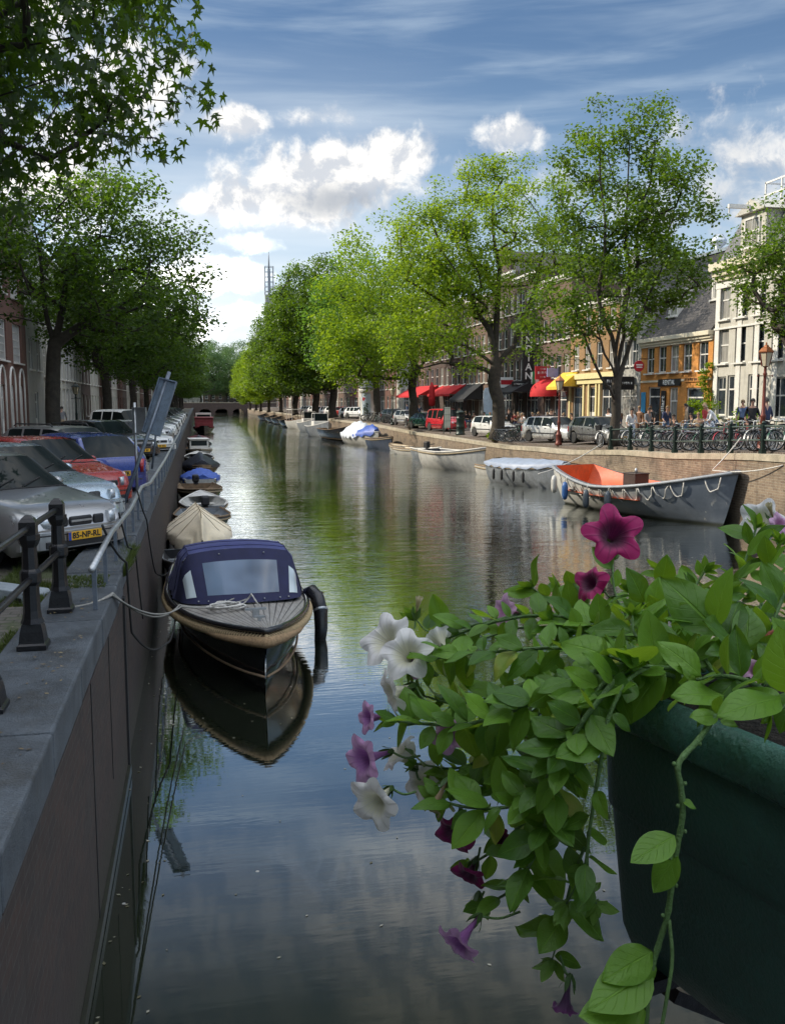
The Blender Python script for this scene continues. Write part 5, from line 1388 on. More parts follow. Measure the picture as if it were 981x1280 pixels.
mi = hull_mesh(gi); mi.f = [f[::-1] for f in mi.f]; mi.build('inside', [ORANGE], t)
mb = MB(); lo, li = loop(gs, .015), loop(gi, .015); mb.loft([lo, li], 0, False, smooth=False); mb.add([lo[0], lo[-1], li[-1], li[0]], [(0, 1, 2, 3)]); mb.build('gunwale', [mat('dark_grey_rail', (.13, .15, .17), .5, var=.2, dirt=.3)], t)
mb = MB(); mb.tube([(x, y*1.012, z - .06) for x, y, z in loop(gs)], .06, 8); mb.build('rubbing_strake', [mat('grey_strake', (.27, .29, .31), .5, var=.2)], t)
mb = MB(); mb.loft([[(s[2][0], -s[3][1]*.9, .3), (s[2][0], s[3][1]*.9, .3)] for s in gi[1:-3]], 0, False); mb.build('floorboards', [mat('dark_orange_floor', (.28, .06, .02), .7, var=.3, dirt=.4)], t)
for x in (-2.6, -.2):
    i = int((x + GL/2) / GL * 26); y = gi[i][-1][1] - .03
    mb = MB(); mb.bx(x - .22, x + .22, -y, y, .72, .78); mb.build('thwart', [mat('dark_thwart', (.09, .07, .06), .6)], t)
for s_ in (-1, 1):
    mb = MB(); mb.loft([[(s[-1][0], s_*(s[-1][1] - .42), .70), (s[-1][0], s_*(s[-1][1] - .04), .70)] for s in gi[2:18]], 0, False); mb.build('side_bench', [ORANGE], t)
mb = MB(); mb.bx(-.75, -.05, -.35, .35, .32, 1.52); mb.bx(-.78, -.02, -.38, .38, 1.522, 1.57); e = mb.build('engine_box', [mat('dark_brown_box', (.05, .035, .03), .55, var=.3)], t, bevel=.02)
mb = MB(); mb.lathe([(.05, 0), (.07, .06), (.05, .14), (.02, .18)], 8, (-.4, 0, 1.57)); mb.build('lamp_cap', [STEEL], e)
mb = MB()
for s_ in (-1, 1):        # scalloped lifelines
    S = [(x, s_*(y + .05), z - .16) for x, y, z in sheer(gs)][2:-1]
    S = [Vector(p) for p in S]; acc = [0]
    for a, c in zip(S, S[1:]): acc.append(acc[-1] + (c - a).length)
    def at(d):
        for q in range(len(acc) - 1):
            if acc[q+1] >= d: return S[q].lerp(S[q+1], (d - acc[q]) / (acc[q+1] - acc[q]))
        return S[-1]
    nn = 13; dd = acc[-1] / nn
    def inward(p): return p
    for q in range(nn):
        if q == nn - 2: continue
        a, c = at(q*dd + .03), at((q+1)*dd - .03); pts = []
        for k in range(11):
            f = k/10; p = at(q*dd + .03 + (dd - .06)*f); dz = .46 * (1 - (2*f - 1)**2)
            st = min(gs, key=lambda g_: abs(g_[-1][0] - p.x)); zz = p.z - dz
            yl = next((st[m_][1] + (st[m_+1][1] - st[m_][1]) * (zz - st[m_][2]) / (st[m_+1][2] - st[m_][2]) for m_ in range(6) if st[m_][2] <= zz <= st[m_+1][2]), st[-1][1])
            pts.append((p.x, s_*(yl + .045), zz))
        mb = MB(); mb.tube(pts, .024, 5); mb.build('lifeline', [WROPE], t)
for k, (x, m_) in enumerate(((-3.8, PALEHULL), (-2.8, mat('blue_fender', (.03, .10, .28), .4)), (-1.1, mat('dark_fender', (.06, .075, .09), .4)), (.15, mat('dark_fender', (.06, .075, .09), .4)))):
    st = min(gs, key=lambda g_: abs(g_[-1][0] - x)); y = -(st[-1][1] + .12); z = st[-1][2]
    mb = MB(); mb.lathe([(.02, -.95), (.09, -.9), (.13, -.75), (.13, -.4), (.09, -.25), (.02, -.2)], 10, (x, y, z)); f = mb.build('fender', [m_], t)
    mb = MB(); mb.tube([(x, y, z - .22), (x, y + .1, z + .02)], .015, 5); mb.build('fender_line', [WROPE], f)
moor(t, 16.9, 33.0, -75.0)
rope_obj('white mooring line from the big grey sloop up to the railing by the bench', [(15.0, 39.3, 1.1), (18.3, 39.9, 2.4)], .02, WROPE, .15, grp=None)
rope_obj('white mooring line from the grey sloop bow to the railing', [(17.7, 29.4, 1.95), (18.5, 29.0, 3.1)], .02, WROPE, .1)
rope_obj('second white bow line of the grey sloop running to the quay', [(17.7, 29.4, 1.93), (18.38, 26.4, 2.3)], .02, WROPE, .12)

# --- the other boats along the sunny wall
t = open_boat('covered_boat', 'grey boat under a smooth pale blue tarpaulin behind the big grey sloop', ALU, DARK, 5.8, 2.3, .98, .80, .84, STEEL, 1)
tarp(t, hull_rings(5.8, 2.3, .98, .80, .84), GREYTARP, .22, wr=.015, drop=.10, i0=0, i1=20, flatness=2, seed=4)
for x in (-1.6, -.9, .1, .9):
    mb = MB(); mb.lathe([(.02, -.5), (.07, -.42), (.07, -.15), (.02, -.05)], 8, (x, -1.22, .7)); mb.build('fender', [RUBBER], t)
moor(t, 16.9, 45.3, -72)
moor(open_boat('rowing_boat', 'dark green rowing boat squeezed between pale rowing boat and white open boat', GREENHULL, WOOD, 3.6, 1.5, .7, .52, .55, WOOD, 2), 17.3, 63.6, -78)
moor(open_boat('rowing_boat', 'grey rowing boat close to the quay wall below the litter bin', ALU, PALEHULL, 4.2, 1.7, .75, .58, .6, WHITE, 2), 17.3, 68.6, -80)
moor(open_boat('rowing_boat', 'dark blue open boat moored beyond the cream punts', DKBLUEHULL, WOOD, 5.0, 2.0, .9, .7, .7, WOOD, 2), 17.0, 85.6, -80)
moor(open_boat('rowing_boat', 'small pale rowing boat tied behind the tarpaulin covered boat', PALEHULL, mat('pale_yellow_inside', (.52, .46, .33), .7, var=.2), 3.9, 1.4, .55, .42, .45, WOOD, 2), 17.3, 51.6, -76)
moor(open_boat('open_boat', 'white open boat with dark blue lining moored by the white hatchback', PALEHULL, DKBLUEHULL, 5.8, 2.4, 1.15, .86, .90, WHITE, 2, .2, motor=True), 16.3, 57.6, -68)
moor(open_boat('punt', 'low cream punt with dark transom below the red van', PALEHULL, mat('cream_inside', (.55, .48, .36), .7, var=.2), 5.0, 1.6, .5, .42, .45, WOOD, 2), 17.2, 73.5, -75)
moor(open_boat('punt', 'shorter cream punt moored behind the low cream punt', PALEHULL, mat('cream_inside', (.55, .48, .36)), 4.0, 1.5, .5, .42, .45, WOOD, 2), 17.3, 79.2, 100)
t = open_boat('covered_boat', 'white motorboat under a white and blue tarpaulin in front of the parked bicycles', PALEHULL, DARK, 7.6, 2.9, 1.1, .82, .85, WHITE, 1, strake=None)
rs = hull_rings(7.6, 2.9, 1.1, .82, .85); tarp(t, rs, WHITETARP, .95, wr=.08, drop=.25, i0=1, i1=14, seed=3, flatness=1.5); tarp(t, rs, BLUETARP, .62, wr=.06, drop=.2, i0=11, i1=20, seed=5, flatness=1.6, name='blue_tarpaulin')
moor(t, 16.6, 93.0, -78)
moor(open_boat('sloop', 'long dark sloop moored behind the white and blue covered motorboat', HULLBLACK, WOOD, 11, 3.2, 1.9, 1.15, 1.25, WOOD, 3, .25, strake=None), 16.3, 106.5, -80)
t = open_boat('motorboat', 'grey-green motorboat with upright windscreen in front of the dark sloop', ALU, PALEHULL, 8.5, 2.9, 1.5, 1.0, 1.0, WHITE, 1, .35, strake=None)
mb = MB(); mb.bx(-.9, .6, -.95, .95, .9, 1.5); mb.build('cabin', [WHITE], t, bevel=.04)
mb = MB()
for s_ in (-1, 1): mb.bar((.6, s_*.9, 1.5), (.45, s_*.85, 2.25), .05, .05); mb.bar((-.9, s_*.9, 1.5), (-.8, s_*.85, 2.25), .05, .05)
mb.bar((.45, -.87, 2.25), (.45, .87, 2.25), .05, .05); mb.bar((-.8, -.87, 2.25), (-.8, .87, 2.25), .05, .05); mb.bar((.45, -.85, 2.25), (-.8, -.85, 2.25), .05, .05); mb.bar((.45, .85, 2.25), (-.8, .85, 2.25), .05, .05); mb.build('screen_frame', [WHITE], t)
mb = MB(); mb.quad((.6, -.85, 1.52), (.6, .85, 1.52), (.47, .82, 2.2), (.47, -.82, 2.2)); mb.build('windscreen', [CARGLASS], t)
moor(t, 15.2, 116.0, -84)
t = copy_tree(t); moor(t, 16.2, 136, -86); t['label'] = 'small white motorboat before the brown topped boat on the far sunny quay'
t = open_boat('tour_boat', 'brown topped wooden boat with awning frame on the far sunny quay', PALEHULL, BROWNW, 10, 3.0, 1.4, 1.0, 1.0, BROWNW, 3, .25, strake=None)
mb = MB(); mb.bx(-3.2, 1.2, -1.2, 1.2, 2.35, 2.43); [mb.bx(x - .04, x + .04, s_*1.15 - .04, s_*1.15 + .04, .8, 2.35) for x in (-3.1, -1, 1.1) for s_ in (-1, 1)]; mb.build('awning', [WHITE], t)
moor(t, 16.2, 152, -84)
pb = open_boat('sloop', 'small dark boat far down the sunny quay', HULLBLACK, WOOD, 9, 3.0, 1.7, 1.1, 1.2, WOOD, 2, .25, group='dark boats far down the sunny quay', strake=None)
moor(pb, 16.2, 168, -86)
for y in (190, 206, 232): c = copy_tree(pb); moor(c, 16.4, y, -88)
# ------------------------------------------------------------------ railings, lamps, signs
def cast_post(h=1.05, r=.06):
    mb = MB()
    mb.lathe([(.155, 0), (.155, .035), (.135, .05), (.12, .14), (.10, .20)], 4, sq=1, smooth=False)
    mb.lathe([(.092, .20), (.075, .24), (.066, .30), (.062, .50), (.075, .515), (.082, .53), (.082, .60), (.075, .615), (.062, .63), (.056, .80), (.074, .83), (.085, .86), (.085, .90)], 8, smooth=False)
    mb.lathe([(.088, .90), (.088, 1.0), (.06, 1.03), (.03, 1.05)], 4, sq=1, smooth=False)
    return mb
t = thing('railing', 'black cast iron posts with two round rails standing on the bluestone coping', 'railing', (-1.3, 7.55, 2.38))
pm_ = cast_post().mesh('post', [BLACKIRON])
pos = [(0, 0), (.03, 1.3), (-.02, -1.55), (-.04, -3.1)]
for x, y in pos: link('post', pm_, t, (x, y, 0))
for z in (.55, .95):
    mb = MB(); mb.tube([(-.04, -3.1, z), (-.02, -1.55, z), (0, 0, z), (.03, 1.3, z)], .026, 8); mb.build('rail', [BLACKIRON], t)
t = thing('handrail', 'low galvanised tube handrail running along the edge of the shaded coping', 'handrail', (-.98, 8.6, 2.38))
P = [(.02, 0, .42), (-.02, 2.5, .42), (.02, 5.0, .40), (.0, 8.2, .44), (.10, 9.2, .42), (.14, 16, .42), (.12, 40, .42), (.0, 52, .42)]
mb = MB(); mb.tube(P, .032, 8); mb.build('rail', [STEEL], t)
mb = MB(); mb.lathe([(.012, 0), (.012, .41)], 6); pm2 = MB(); pm2.bx(-.02, .02, -.02, .02, 0, .41); pme = pm2.mesh('post', [GREYMETAL])
for y in [.25, 1.5, 2.9, 4.2, 5.6, 7, 8.3, 9.7, 11.2, 12.8, 14.4, 16, 18, 20, 22, 24.5, 27, 30, 33, 36, 40, 44, 48, 51.5]:
    x = next(a[0] + (c[0] - a[0]) * (y - a[1]) / (c[1] - a[1]) for a, c in zip(P, P[1:]) if a[1] <= y <= c[1])
    link('post', pme, t, (x, y, 0))

def sign_panel(name, label, base, top, c, w, h, up, face, mp=GREYMETAL, mpan=GREYMETAL, r=.03):
    """a flat panel held along the upper end of a pole; up and face are direction vectors"""
    t = thing(name, label, 'sign', base)
    b0 = Vector(base)
    mb = MB(); mb.tube([(0, 0, 0), tuple(Vector(top) - b0)], r, 8); mb.build('pole', [mp], t)
    up = Vector(up).normalized(); f = Vector(face); f = (f - up * f.dot(up)).normalized(); s = up.cross(f)
    M = Matrix((s, f, up)).transposed()
    mb = MB(); cc = Vector(c) - b0
    mb.box(cc, (w, .02, h), 0, M); e = .022
    for sx in (-1, 1): mb.box(cc + s*sx*(w/2 - e/2) - f*.03, (e, .045, h), 0, M)
    for sz in (-1, 1): mb.box(cc + up*sz*(h/2 - e/2) - f*.03, (w - 2*e, .042, e), 0, M)
    mb.build('panel', [mpan], t)
    return t
sign_panel('leaning_sign', 'bent pole with a long grey channel-shaped sign panel leaning over the handrail', (-1.34, 16.8, 2.38), (-.46, 17.45, 4.85), (-.64, 17.3, 4.22), .34, 1.05, (.33, .22, 1), (.30, 1, 0), GREYMETAL, mat('sign_back_blue_grey', (.17, .22, .28), .5, .4, var=.25, scale=5, dirt=.3), .035)
sign_panel('parking_sign', 'upright pole with small rectangular grey sign beside the leaning sign', (-1.27, 20.3, 2.2), (-1.27, 20.3, 4.3), (-1.17, 20.28, 3.92), .30, .56, (0, 0, 1), (.3, 1, 0), STEEL, mat('sign_back_grey', (.22, .25, .25), .5, .5, var=.2, dirt=.3))
sign_panel('traffic_sign', 'slim slightly tilted pole with narrow edge-on sign behind the leaning sign', (-1.32, 27.6, 2.2), (-1.0, 27.8, 4.6), (-1.02, 27.8, 4.3), .10, .5, (.12, 0, 1), (.3, 1, 0), GREYMETAL, GREYMETAL)
t = thing('wheel_stop', 'pale grey concrete wheel stop lying under the nose of the silver saloon', 'wheel stop', (-2.05, 10.55, ZL + .01), R(-40))
mb = MB(); mb.prism([(-.5, 0), (.5, 0), (.5, .10), (.46, .14), (-.46, .14), (-.5, .10)], -.15, .15); mb.build('slab', [mat('pale_concrete', (.26, .30, .33), .8, var=.2, scale=4, bump=.4)], t, bevel=.012)
mb = MB(); mb.bx(-.38, -.12, -.156, -.150, .02, .07); mb.bx(.12, .38, -.156, -.150, .02, .07); mb.build('foot_slots', [DARK], t)

# grass tufts between cars and coping
rg = np.random.default_rng(5); V = []; F = []; S = []
def blades(n, x0, x1, y0, y1, z, hh):
    for _ in range(n):
        x, y = rg.uniform(x0, x1), rg.uniform(y0, y1)
        if math.sin(x*5 + y*1.1) + math.sin(y*2.3 + x*2) + math.sin(y*.7) < .1: continue
        h = hh * rg.uniform(.4, 1.2); a = rg.uniform(0, 6.28); l = rg.normal(0, .45, 2) * h; w = .006
        k = len(V); V.extend([(x - w*math.cos(a), y - w*math.sin(a), z), (x + w*math.cos(a), y + w*math.sin(a), z), (x + l[0], y + l[1], z + h)]); F.append((k, k+1, k+2)); S.extend([.3, .3, rg.uniform(.3, 1)])
blades(15000, -2.3, -1.5, 9.7, 17, ZL, .10); blades(10000, -2.2, -1.5, 17, 32, ZL, .13); blades(2500, -1.66, -1.46, 7.2, 10, ZL + .13, .05)
blades(900, -1.5, -.98, 9.9, 10.6, 2.38, .04); blades(2500, -.93, -.87, 11.2, 13.6, 2.25, .16)
tag(link('grass', np_mesh('grass', np.array(V), np.array(F), np.array(S), leafmat('grass_blades', (.045, .065, .015), (.12, .16, .035), (.15, .22, .03), .3))), kind='stuff')
# fallen leaf litter
V = []; F = []; S = []
for _ in range(900):
    y = rg.uniform(5, 26); x = rg.choice([rg.uniform(-2.6, -1.3), rg.uniform(-1.52, -.95)]); z = (2.392 if x > -1.5 else ZL + (.128 if y < 9.6 else .008))
    a = rg.uniform(0, 6.28); s = rg.uniform(.008, .022); k = len(V)
    for q in range(4): V.append((x + s*math.cos(a + q*1.57)*(1 if q % 2 else .6), y + s*math.sin(a + q*1.57)*(1 if q % 2 else .6), z + rg.uniform(0, .008)))
    F.append((k, k+1, k+2)); F.append((k, k+2, k+3)); S.extend([rg.uniform(0, 1)]*4)
tag(link('leaf_litter', np_mesh('leaf_litter', np.array(V), np.array(F), np.array(S), leafmat('dry_leaf_litter', (.14, .09, .04), (.34, .28, .16), (.2, .15, .05), .1))), kind='stuff')

V = []; F = []; S = []
for _ in range(420):
    y = rg.uniform(5, 40) ** 1.0; x = rg.choice([LX + .06 + abs(rg.normal(0, .35)), rg.uniform(-.8, 9)]); a = rg.uniform(0, 6.28); s_ = rg.uniform(.008, .026); k = len(V)
    for q in range(4): V.append((x + s_*math.cos(a + q*1.57)*(1 if q % 2 else .55), y + s_*math.sin(a + q*1.57)*(1 if q % 2 else .55), .004 + rg.uniform(0, .004)))
    F.append((k, k+1, k+2)); F.append((k, k+2, k+3)); S.extend([rg.uniform(0, 1)]*4)
tag(link('floating_debris', np_mesh('floating_debris', np.array(V), np.array(F), np.array(S), leafmat('floating_leaf_debris', (.10, .09, .04), (.46, .44, .36), (.2, .15, .05), .1))), kind='stuff')
RUST = mat('red_brown_lamp_paint', (.15, .035, .022), .45, .2, var=.3)
LANTERN = mat('lantern_roof_copper', (.36, .13, .05), .45, .3, var=.25)
LAMPGLASS = mat('frosted_lantern_glass', (.62, .54, .38), .25, var=.1)
def lamp(label, x, y, z, h, mpost, mroof, rz=0):
    t = thing('street_lamp', label, 'street lamp', (x, y, z), rz)
    k = h / 3.75
    mb = MB(); mb.lathe([(.19, 0), (.19, .12), (.15, .16), (.15, .50), (.18, .54), (.13, .60), (.09, .75), (.075, 1.15), (.095, 1.18), (.095, 1.24), (.065, 1.30), (.05, 2.5*k), (.05, 2.62*k), (.08, 2.66*k), (.05, 2.72*k), (.045, 2.88*k), (.10, 2.93*k)], 10); mb.build('post', [mpost], t)
    mb = MB(); mb.bar((-.28, 0, 2.60*k), (.28, 0, 2.60*k), .03, .03); mb.ball((.28, 0, 2.6*k), .035, 6, 4); mb.ball((-.28, 0, 2.6*k), .035, 6, 4); mb.build('ladder_bar', [mpost], t)
    z0 = 2.93*k
    mb = MB(); mb.lathe([(.13, z0), (.23, z0 + .46)], 6, smooth=False); g = mb.build('lantern_glass', [LAMPGLASS], t)
    mb = MB()
    for j in range(6):
        a = 2*math.pi*j/6; mb.bar((.135*math.cos(a), .135*math.sin(a), z0), (.237*math.cos(a), .237*math.sin(a), z0 + .47), .022, .022)
    mb.build('glazing_bars', [mpost], g)
    mb = MB(); mb.lathe([(.27, z0 + .465), (.28, z0 + .50), (.17, z0 + .62), (.10, z0 + .66), (.09, z0 + .70), (.03, z0 + .74), (.03, z0 + .80), (.005, z0 + .82)], 6, smooth=False); mb.build('lantern_roof', [mroof], t)
    return t
lamp('red-brown lantern post standing between the silver estate and dark grey hatchback', 18.95, 46.7, zr(46.7) + .01, 3.75, RUST, LANTERN)
lamp('red-brown lantern post rising behind the railing and bicycles by the white house', 19.25, 28.9, zr(28.9) + .01, 3.75, RUST, LANTERN)
lamp('dark green lantern post near the red cafe awnings', 19.0, 90, zr(90) + .01, 3.75, GREENIRON, mat('pale_lantern_roof', (.42, .38, .26), .5))
lamp('dark lantern post on the shaded pavement before the many-paned house', -8.0, 66.5, ZL + .13, 3.3, GREENIRON, GREENIRON)
# green railing on the sunny quay
t = thing('railing', 'dark green railing with square posts in front of the parked bicycles', 'railing', (18.62, 0, 0))
ys = [39.6 - 1.95*i for i in range(10)]
mb = MB(); mb.bx(-.055, .055, -.055, .055, 0, .92); mb.bx(-.09, .09, -.09, .09, 0, .16); mb.bx(-.075, .075, -.075, .075, .42, .52); mb.bx(-.075, .075, -.075, .075, .86, 1.0); mb.lathe([(.06, 1.0), (.075, 1.04), (.05, 1.09), (.01, 1.11)], 8)
pme = mb.mesh('post', [GREENIRON])
for y in ys: link('post', pme, t, (0, y, zq(y)))
RAILP = mat('pale_green_rail', (.10, .14, .12), .4, .4, var=.2)
for z in (.46, .93):
    mb = MB(); mb.tube([(0, y, zq(y) + z) for y in ys], .028, 6); mb.build('rail', [RAILP], t)

# advertising column, notice board, pillar
t = thing('advertising_column', 'round white advertising column with grey conical roof and posters', 'advertising column', (20.0, 109, zr(109)))
mb = MB(); mb.lathe([(.98, 0), (.98, .5), (.88, .55), (.88, 3.3), (1.0, 3.35), (1.05, 3.75), (.95, 3.8)], 24); mb.build('drum', [WHITE], t)
mb = MB(); mb.lathe([(1.12, 3.8), (1.1, 3.9), (.55, 4.5), (.15, 4.95), (.02, 5.1)], 16); mb.build('conical_roof', [LEAD], t)
def curved(mb, a0, a1, z0, z1, r, n=8):
    mb.loft([[(r*math.cos(a0 + (a1 - a0)*i/n), r*math.sin(a0 + (a1 - a0)*i/n), z) for i in range(n + 1)] for z in (z0, z1)], 0, False)
for a0, a1, mm in ((R(-150), R(-78), mat('pale_blue_poster', (.50, .58, .64), .5)), (R(160), R(200), mat('grey_poster', (.62, .62, .6), .5))):
    mb = MB(); curved(mb, a0, a1, .7, 3.2, .888); p = mb.build('poster', [mm], t)
mb = MB(); curved(mb, R(-143), R(-128), 2.35, 2.75, .894, 4); curved(mb, R(-126), R(-116), 2.5, 2.65, .894, 4); mb.build('red_print', [VRED], t)
mb = MB()
for i in range(30):
    a = R(rnd.uniform(-135, -95)); z = rnd.uniform(.8, 2.0); mb.ball((.88*math.cos(a), .88*math.sin(a), z), rnd.uniform(.06, .14), 5, 3)
mb.build('plant_print', [mat('dark_leaf_print', (.05, .08, .05), .6)], t)
t = thing('notice_board', 'free standing white notice board on two legs in front of the red van', 'notice board', (18.85, 69.0, zr(69)), R(38))
mb = MB(); mb.bx(-.45, -.40, -.03, .03, 0, 2.1); mb.bx(.40, .45, -.03, .03, 0, 2.1); mb.build('legs', [GREENIRON], t)
mb = MB(); mb.bx(-.40, .40, -.02, .02, .45, 2.05); p = mb.build('board', [mat('board_white', (.60, .66, .62), .4)], t)
mb = MB()
for i in range(4): mb.bx(-.40, .40, -.026, -.021, .50 + .48*i, .53 + .48*i)
for x in (-.14, .12): mb.bx(x, x + .02, -.025, -.0205, .5, 2.0)
mb.build('printed_lines', [mat('faded_green', (.20, .32, .26), .5)], p)
t = thing('litter_bin', 'tall dark green round pillar beside the small white hatchback', 'litter bin', (19.2, 66.5, zr(66.5)))
mb = MB(); mb.lathe([(.36, 0), (.36, .12), (.31, .16), (.31, .55), (.33, .58), (.33, .66), (.31, .69), (.31, 1.15), (.34, 1.2), (.34, 1.28), (.30, 1.32), (.29, 1.6), (.36, 1.64), (.34, 1.72), (.15, 1.82), (.02, 1.84)], 16); mb.build('drum', [GREENIRON], t)
mb = MB(); mb.bx(-.20, .20, -.34, -.30, 1.36, 1.54); mb.build('opening', [DARK], t)

# awnings and signs on the sunny facades (X = 28)
FX = 27.99
def awning(label, y0, y1, zb, zt, out, m, dome=False, edge=None):
    t = thing('awning', label, 'awning', (FX, (y0 + y1)/2, 0)); h = (y1 - y0)/2
    mb = MB()
    if dome:
        rings = []
        for i in range(9):
            a = math.pi/2*i/8
            rings.append([(-out*math.sin(b_)*math.cos(a)*1.0 - .0, -h*math.cos(b_)*max(.02, math.cos(a))**.7, zb + (zt - zb)*math.sin(a)) for b_ in [math.pi*k/12 for k in range(13)]])
        mb.loft(rings, 0, False)
        mb.loft([[(x, y, z) for x, y, z in rings[0]], [(x, y, z - .22) for x, y, z in rings[0]]], 0, False)
    else:
        n = 7
        mb.loft([[(0, -h, zt), (0, h, zt)], [(-out*.6, -h, zb + (zt - zb)*.42), (-out*.6, h, zb + (zt - zb)*.42)], [(-out, -h, zb), (-out, h, zb)]], 0, False)
        mb.loft([[(-out - .003, -h + 2*h*k/40, zb), (-out - .003, -h + 2*h*k/40, zb - .26 + .05*abs(math.sin(k*1.2)))] for k in range(41)], 0, False)
        for s_ in (-1, 1): mb.add([(0, s_*h, zt), (-out, s_*h, zb), (0, s_*h, zb)], [(0, 1, 2)])
    mb.build('canvas', [m], t)
    mb = MB()
    for s_ in (-.95, .95): mb.tube([(-.02, s_*h, zb - .1), (-out*.97, s_*h*(.99 if not dome else .2), zb + .02)], .02, 5)
    mb.build('frame', [STEEL], t)
    return t
REDC = mat('red_canvas', (.52, .018, .022), .8, var=.15); YELC = mat('yellow_canvas', (.72, .46, .05), .8, var=.12); BLKC = mat('black_canvas', (.016, .017, .02), .8)
awning('straight red awning over the far half of the corner cafe', 106.5, 119.0, 5.15, 6.35, 2.4, REDC)
awning('straight red awning over the near half of the corner cafe', 95.0, 104.6, 5.2, 6.25, 1.8, REDC)
awning('black awning folded beside the near red cafe awning', 89.0, 94.6, 4.6, 6.2, 2.0, BLKC)
awning('red domed awning over the terrace next to the yellow awning', 69.6, 72.6, 5.0, 6.2, 1.6, REDC, True)
awning('bright yellow awning projecting beside the cream shop front', 65.4, 68.4, 5.5, 6.6, 1.35, YELC)
awning('wide black awning over the terrace beside the sign column', 74.0, 80.2, 5.2, 6.3, 2.2, BLKC)
SIGNW = mat('sign_white_letters', (.82, .82, .78), .5, var=.03); SIGNR = mat('sign_red', (.48, .02, .03), .45); SIGNB = mat('sign_black', (.015, .015, .017), .45); SIGNBLUE = mat('sign_blue', (.05, .12, .40), .5); SIGNG = mat('sign_green', (.03, .30, .12), .5)
def scribble(t, w, h, z, y, n, x0=0.0, m=None):
    """worn lettering too small to read: a line of irregular strokes"""
    r_ = random.Random(int(w*100 + n)); mb = MB(); s = w / n
    for i in range(n):
        x = x0 - w/2 + s*(i + .5); a = s*.34; hh = h/2*r_.uniform(.75, 1)
        mb.bx(x - a, x - a*.4, y - .004, y, z - hh, z + hh)
        if r_.random() < .7: mb.bx(x - a*.38, x + a, y - .004, y, z + hh*r_.choice((.55, -.1, -1)), z + hh*r_.choice((.85, .2, 1)) if False else z + hh)
    return mb.build('worn_lettering', [m or SIGNW], t)
def blade_sign(name, label, y, zc, w, h, m, out0=.15, th=.12, lines=(), m2=None):
    """a sign standing out from the facade; faces along the canal"""
    t = thing(name, label, 'sign', (FX - out0 - w/2, y, zc))
    mb = MB(); mb.bx(-w/2, w/2, -th/2, th/2, -h/2, h/2); mb.build('panel', [m], t, bevel=.01)
    mb = MB(); mb.bar((w/2, 0, h*.35), (w/2 + out0, 0, h*.35), .04, .04); mb.bar((w/2, 0, -h*.35), (w/2 + out0, 0, -h*.35), .04, .04); mb.build('bracket', [BLACKIRON], t)
    for (txt, size, z, mm) in lines: lettering(txt, size, mm, t, (0, -th/2 - .004, z), 0, .003, bold=size*.02)
    return t
t = blade_sign('vertical_sign', 'tall black vertical sign with stacked white letters spelling INDIAN', 74.3, 8.35, 1.0, 4.6, SIGNB, .2, .25, [(ch, .82, 1.85 - .74*i, SIGNW) for i, ch in enumerate('INDIAN')])
t = blade_sign('hanging_sign', 'small dark lettered board below the tall black vertical sign', 74.9, 5.85, 1.7, .42, SIGNB, .2, .1); scribble(t, 1.4, .16, 0, -.055, 11)
t = blade_sign('flag_sign', 'green white and red striped hanging sign beside the domed awning', 72.3, 6.3, .9, 1.0, SIGNW, .2)
mb = MB(); mb.bx(-.45, -.16, -.066, -.061, -.5, .5); mb.build('green_stripe', [SIGNG], t); mb = MB(); mb.bx(.16, .45, -.066, -.061, -.5, .5); mb.build('red_stripe', [SIGNR], t)
t = blade_sign('hanging_sign', 'red box sign with two white text lines over the domed awning', 70.6, 6.65, 1.3, 1.05, SIGNR, .15, .12); scribble(t, .5, .14, .32, -.065, 5); scribble(t, .95, .20, .02, -.065, 8); scribble(t, .5, .12, -.32, -.065, 5)
t = blade_sign('hanging_sign', 'white sign with red band under the black awning end', 78.3, 6.05, 1.15, .9, SIGNW, .6, .1); mb = MB(); mb.bx(-.57, .57, -.056, -.051, -.18, .22); mb.build('red_band', [SIGNR], t)
blade_sign('hanging_sign', 'small violet blue sign between the red box sign and yellow awning', 69.2, 6.65, .9, .7, mat('violet_sign', (.30, .30, .58), .5), .1)
t = thing('round_sign', 'round red sign on a bracket at the corner of the orange house', 'sign', (FX - .95, 53.8, 6.55))
mb = MB(); mb.lathe([(.33, -.05), (.35, 0), (.33, .05)], 20); mb.xf(Matrix.Rotation(R(90), 4, 'X')); mb.build('disc', [SIGNR], t)
mb = MB(); mb.bar((0, 0, .45), (.95, 0, .45), .04, .04); mb.bar((0, 0, .45), (0, 0, .38), .03, .03); mb.build('bracket', [BLACKIRON], t)
mb = MB(); mb.bx(-.22, .22, -.062, -.052, .04, .12); mb.bx(-.19, .19, -.062, -.052, -.10, -.03); mb.build('white_print', [SIGNW], t)
t = blade_sign('hanging_sign', 'pair of dark lettered boxes hanging out before the grey house', 56.2, 5.55, 2.1, .85, SIGNB, .1, .3)
scribble(t, .8, .22, .12, -.155, 6, -.5); scribble(t, .7, .14, -.2, -.155, 7, -.5); scribble(t, .7, .18, .0, -.155, 6, .55)
def flat_sign(name, label, y, zc, w, h, m, txt=None, size=.3, mm=None, vert=False):
    t = thing(name, label, 'sign', (FX - .03, y, zc), R(-90))
    mb = MB(); mb.bx(-w/2, w/2, -.05, .0, -h/2, h/2); mb.build('panel', [m], t)
    global _last; _last = t
    if txt and not vert: lettering(txt, size, mm or SIGNW, t, (0, -.055, 0), 0, .003, bold=size*.02)
    if txt and vert:
        o = lettering(txt, size, mm or SIGNW, t, (0, -.055, 0), 0, .003, bold=size*.02); o.rotation_euler = (0, R(-90), 0)
    return t
flat_sign('shop_sign', 'dark shop board lettered RENTAL in white above the orange house window', 51.6, 5.50, 2.7, .42, SIGNB, 'RENTAL', .40)
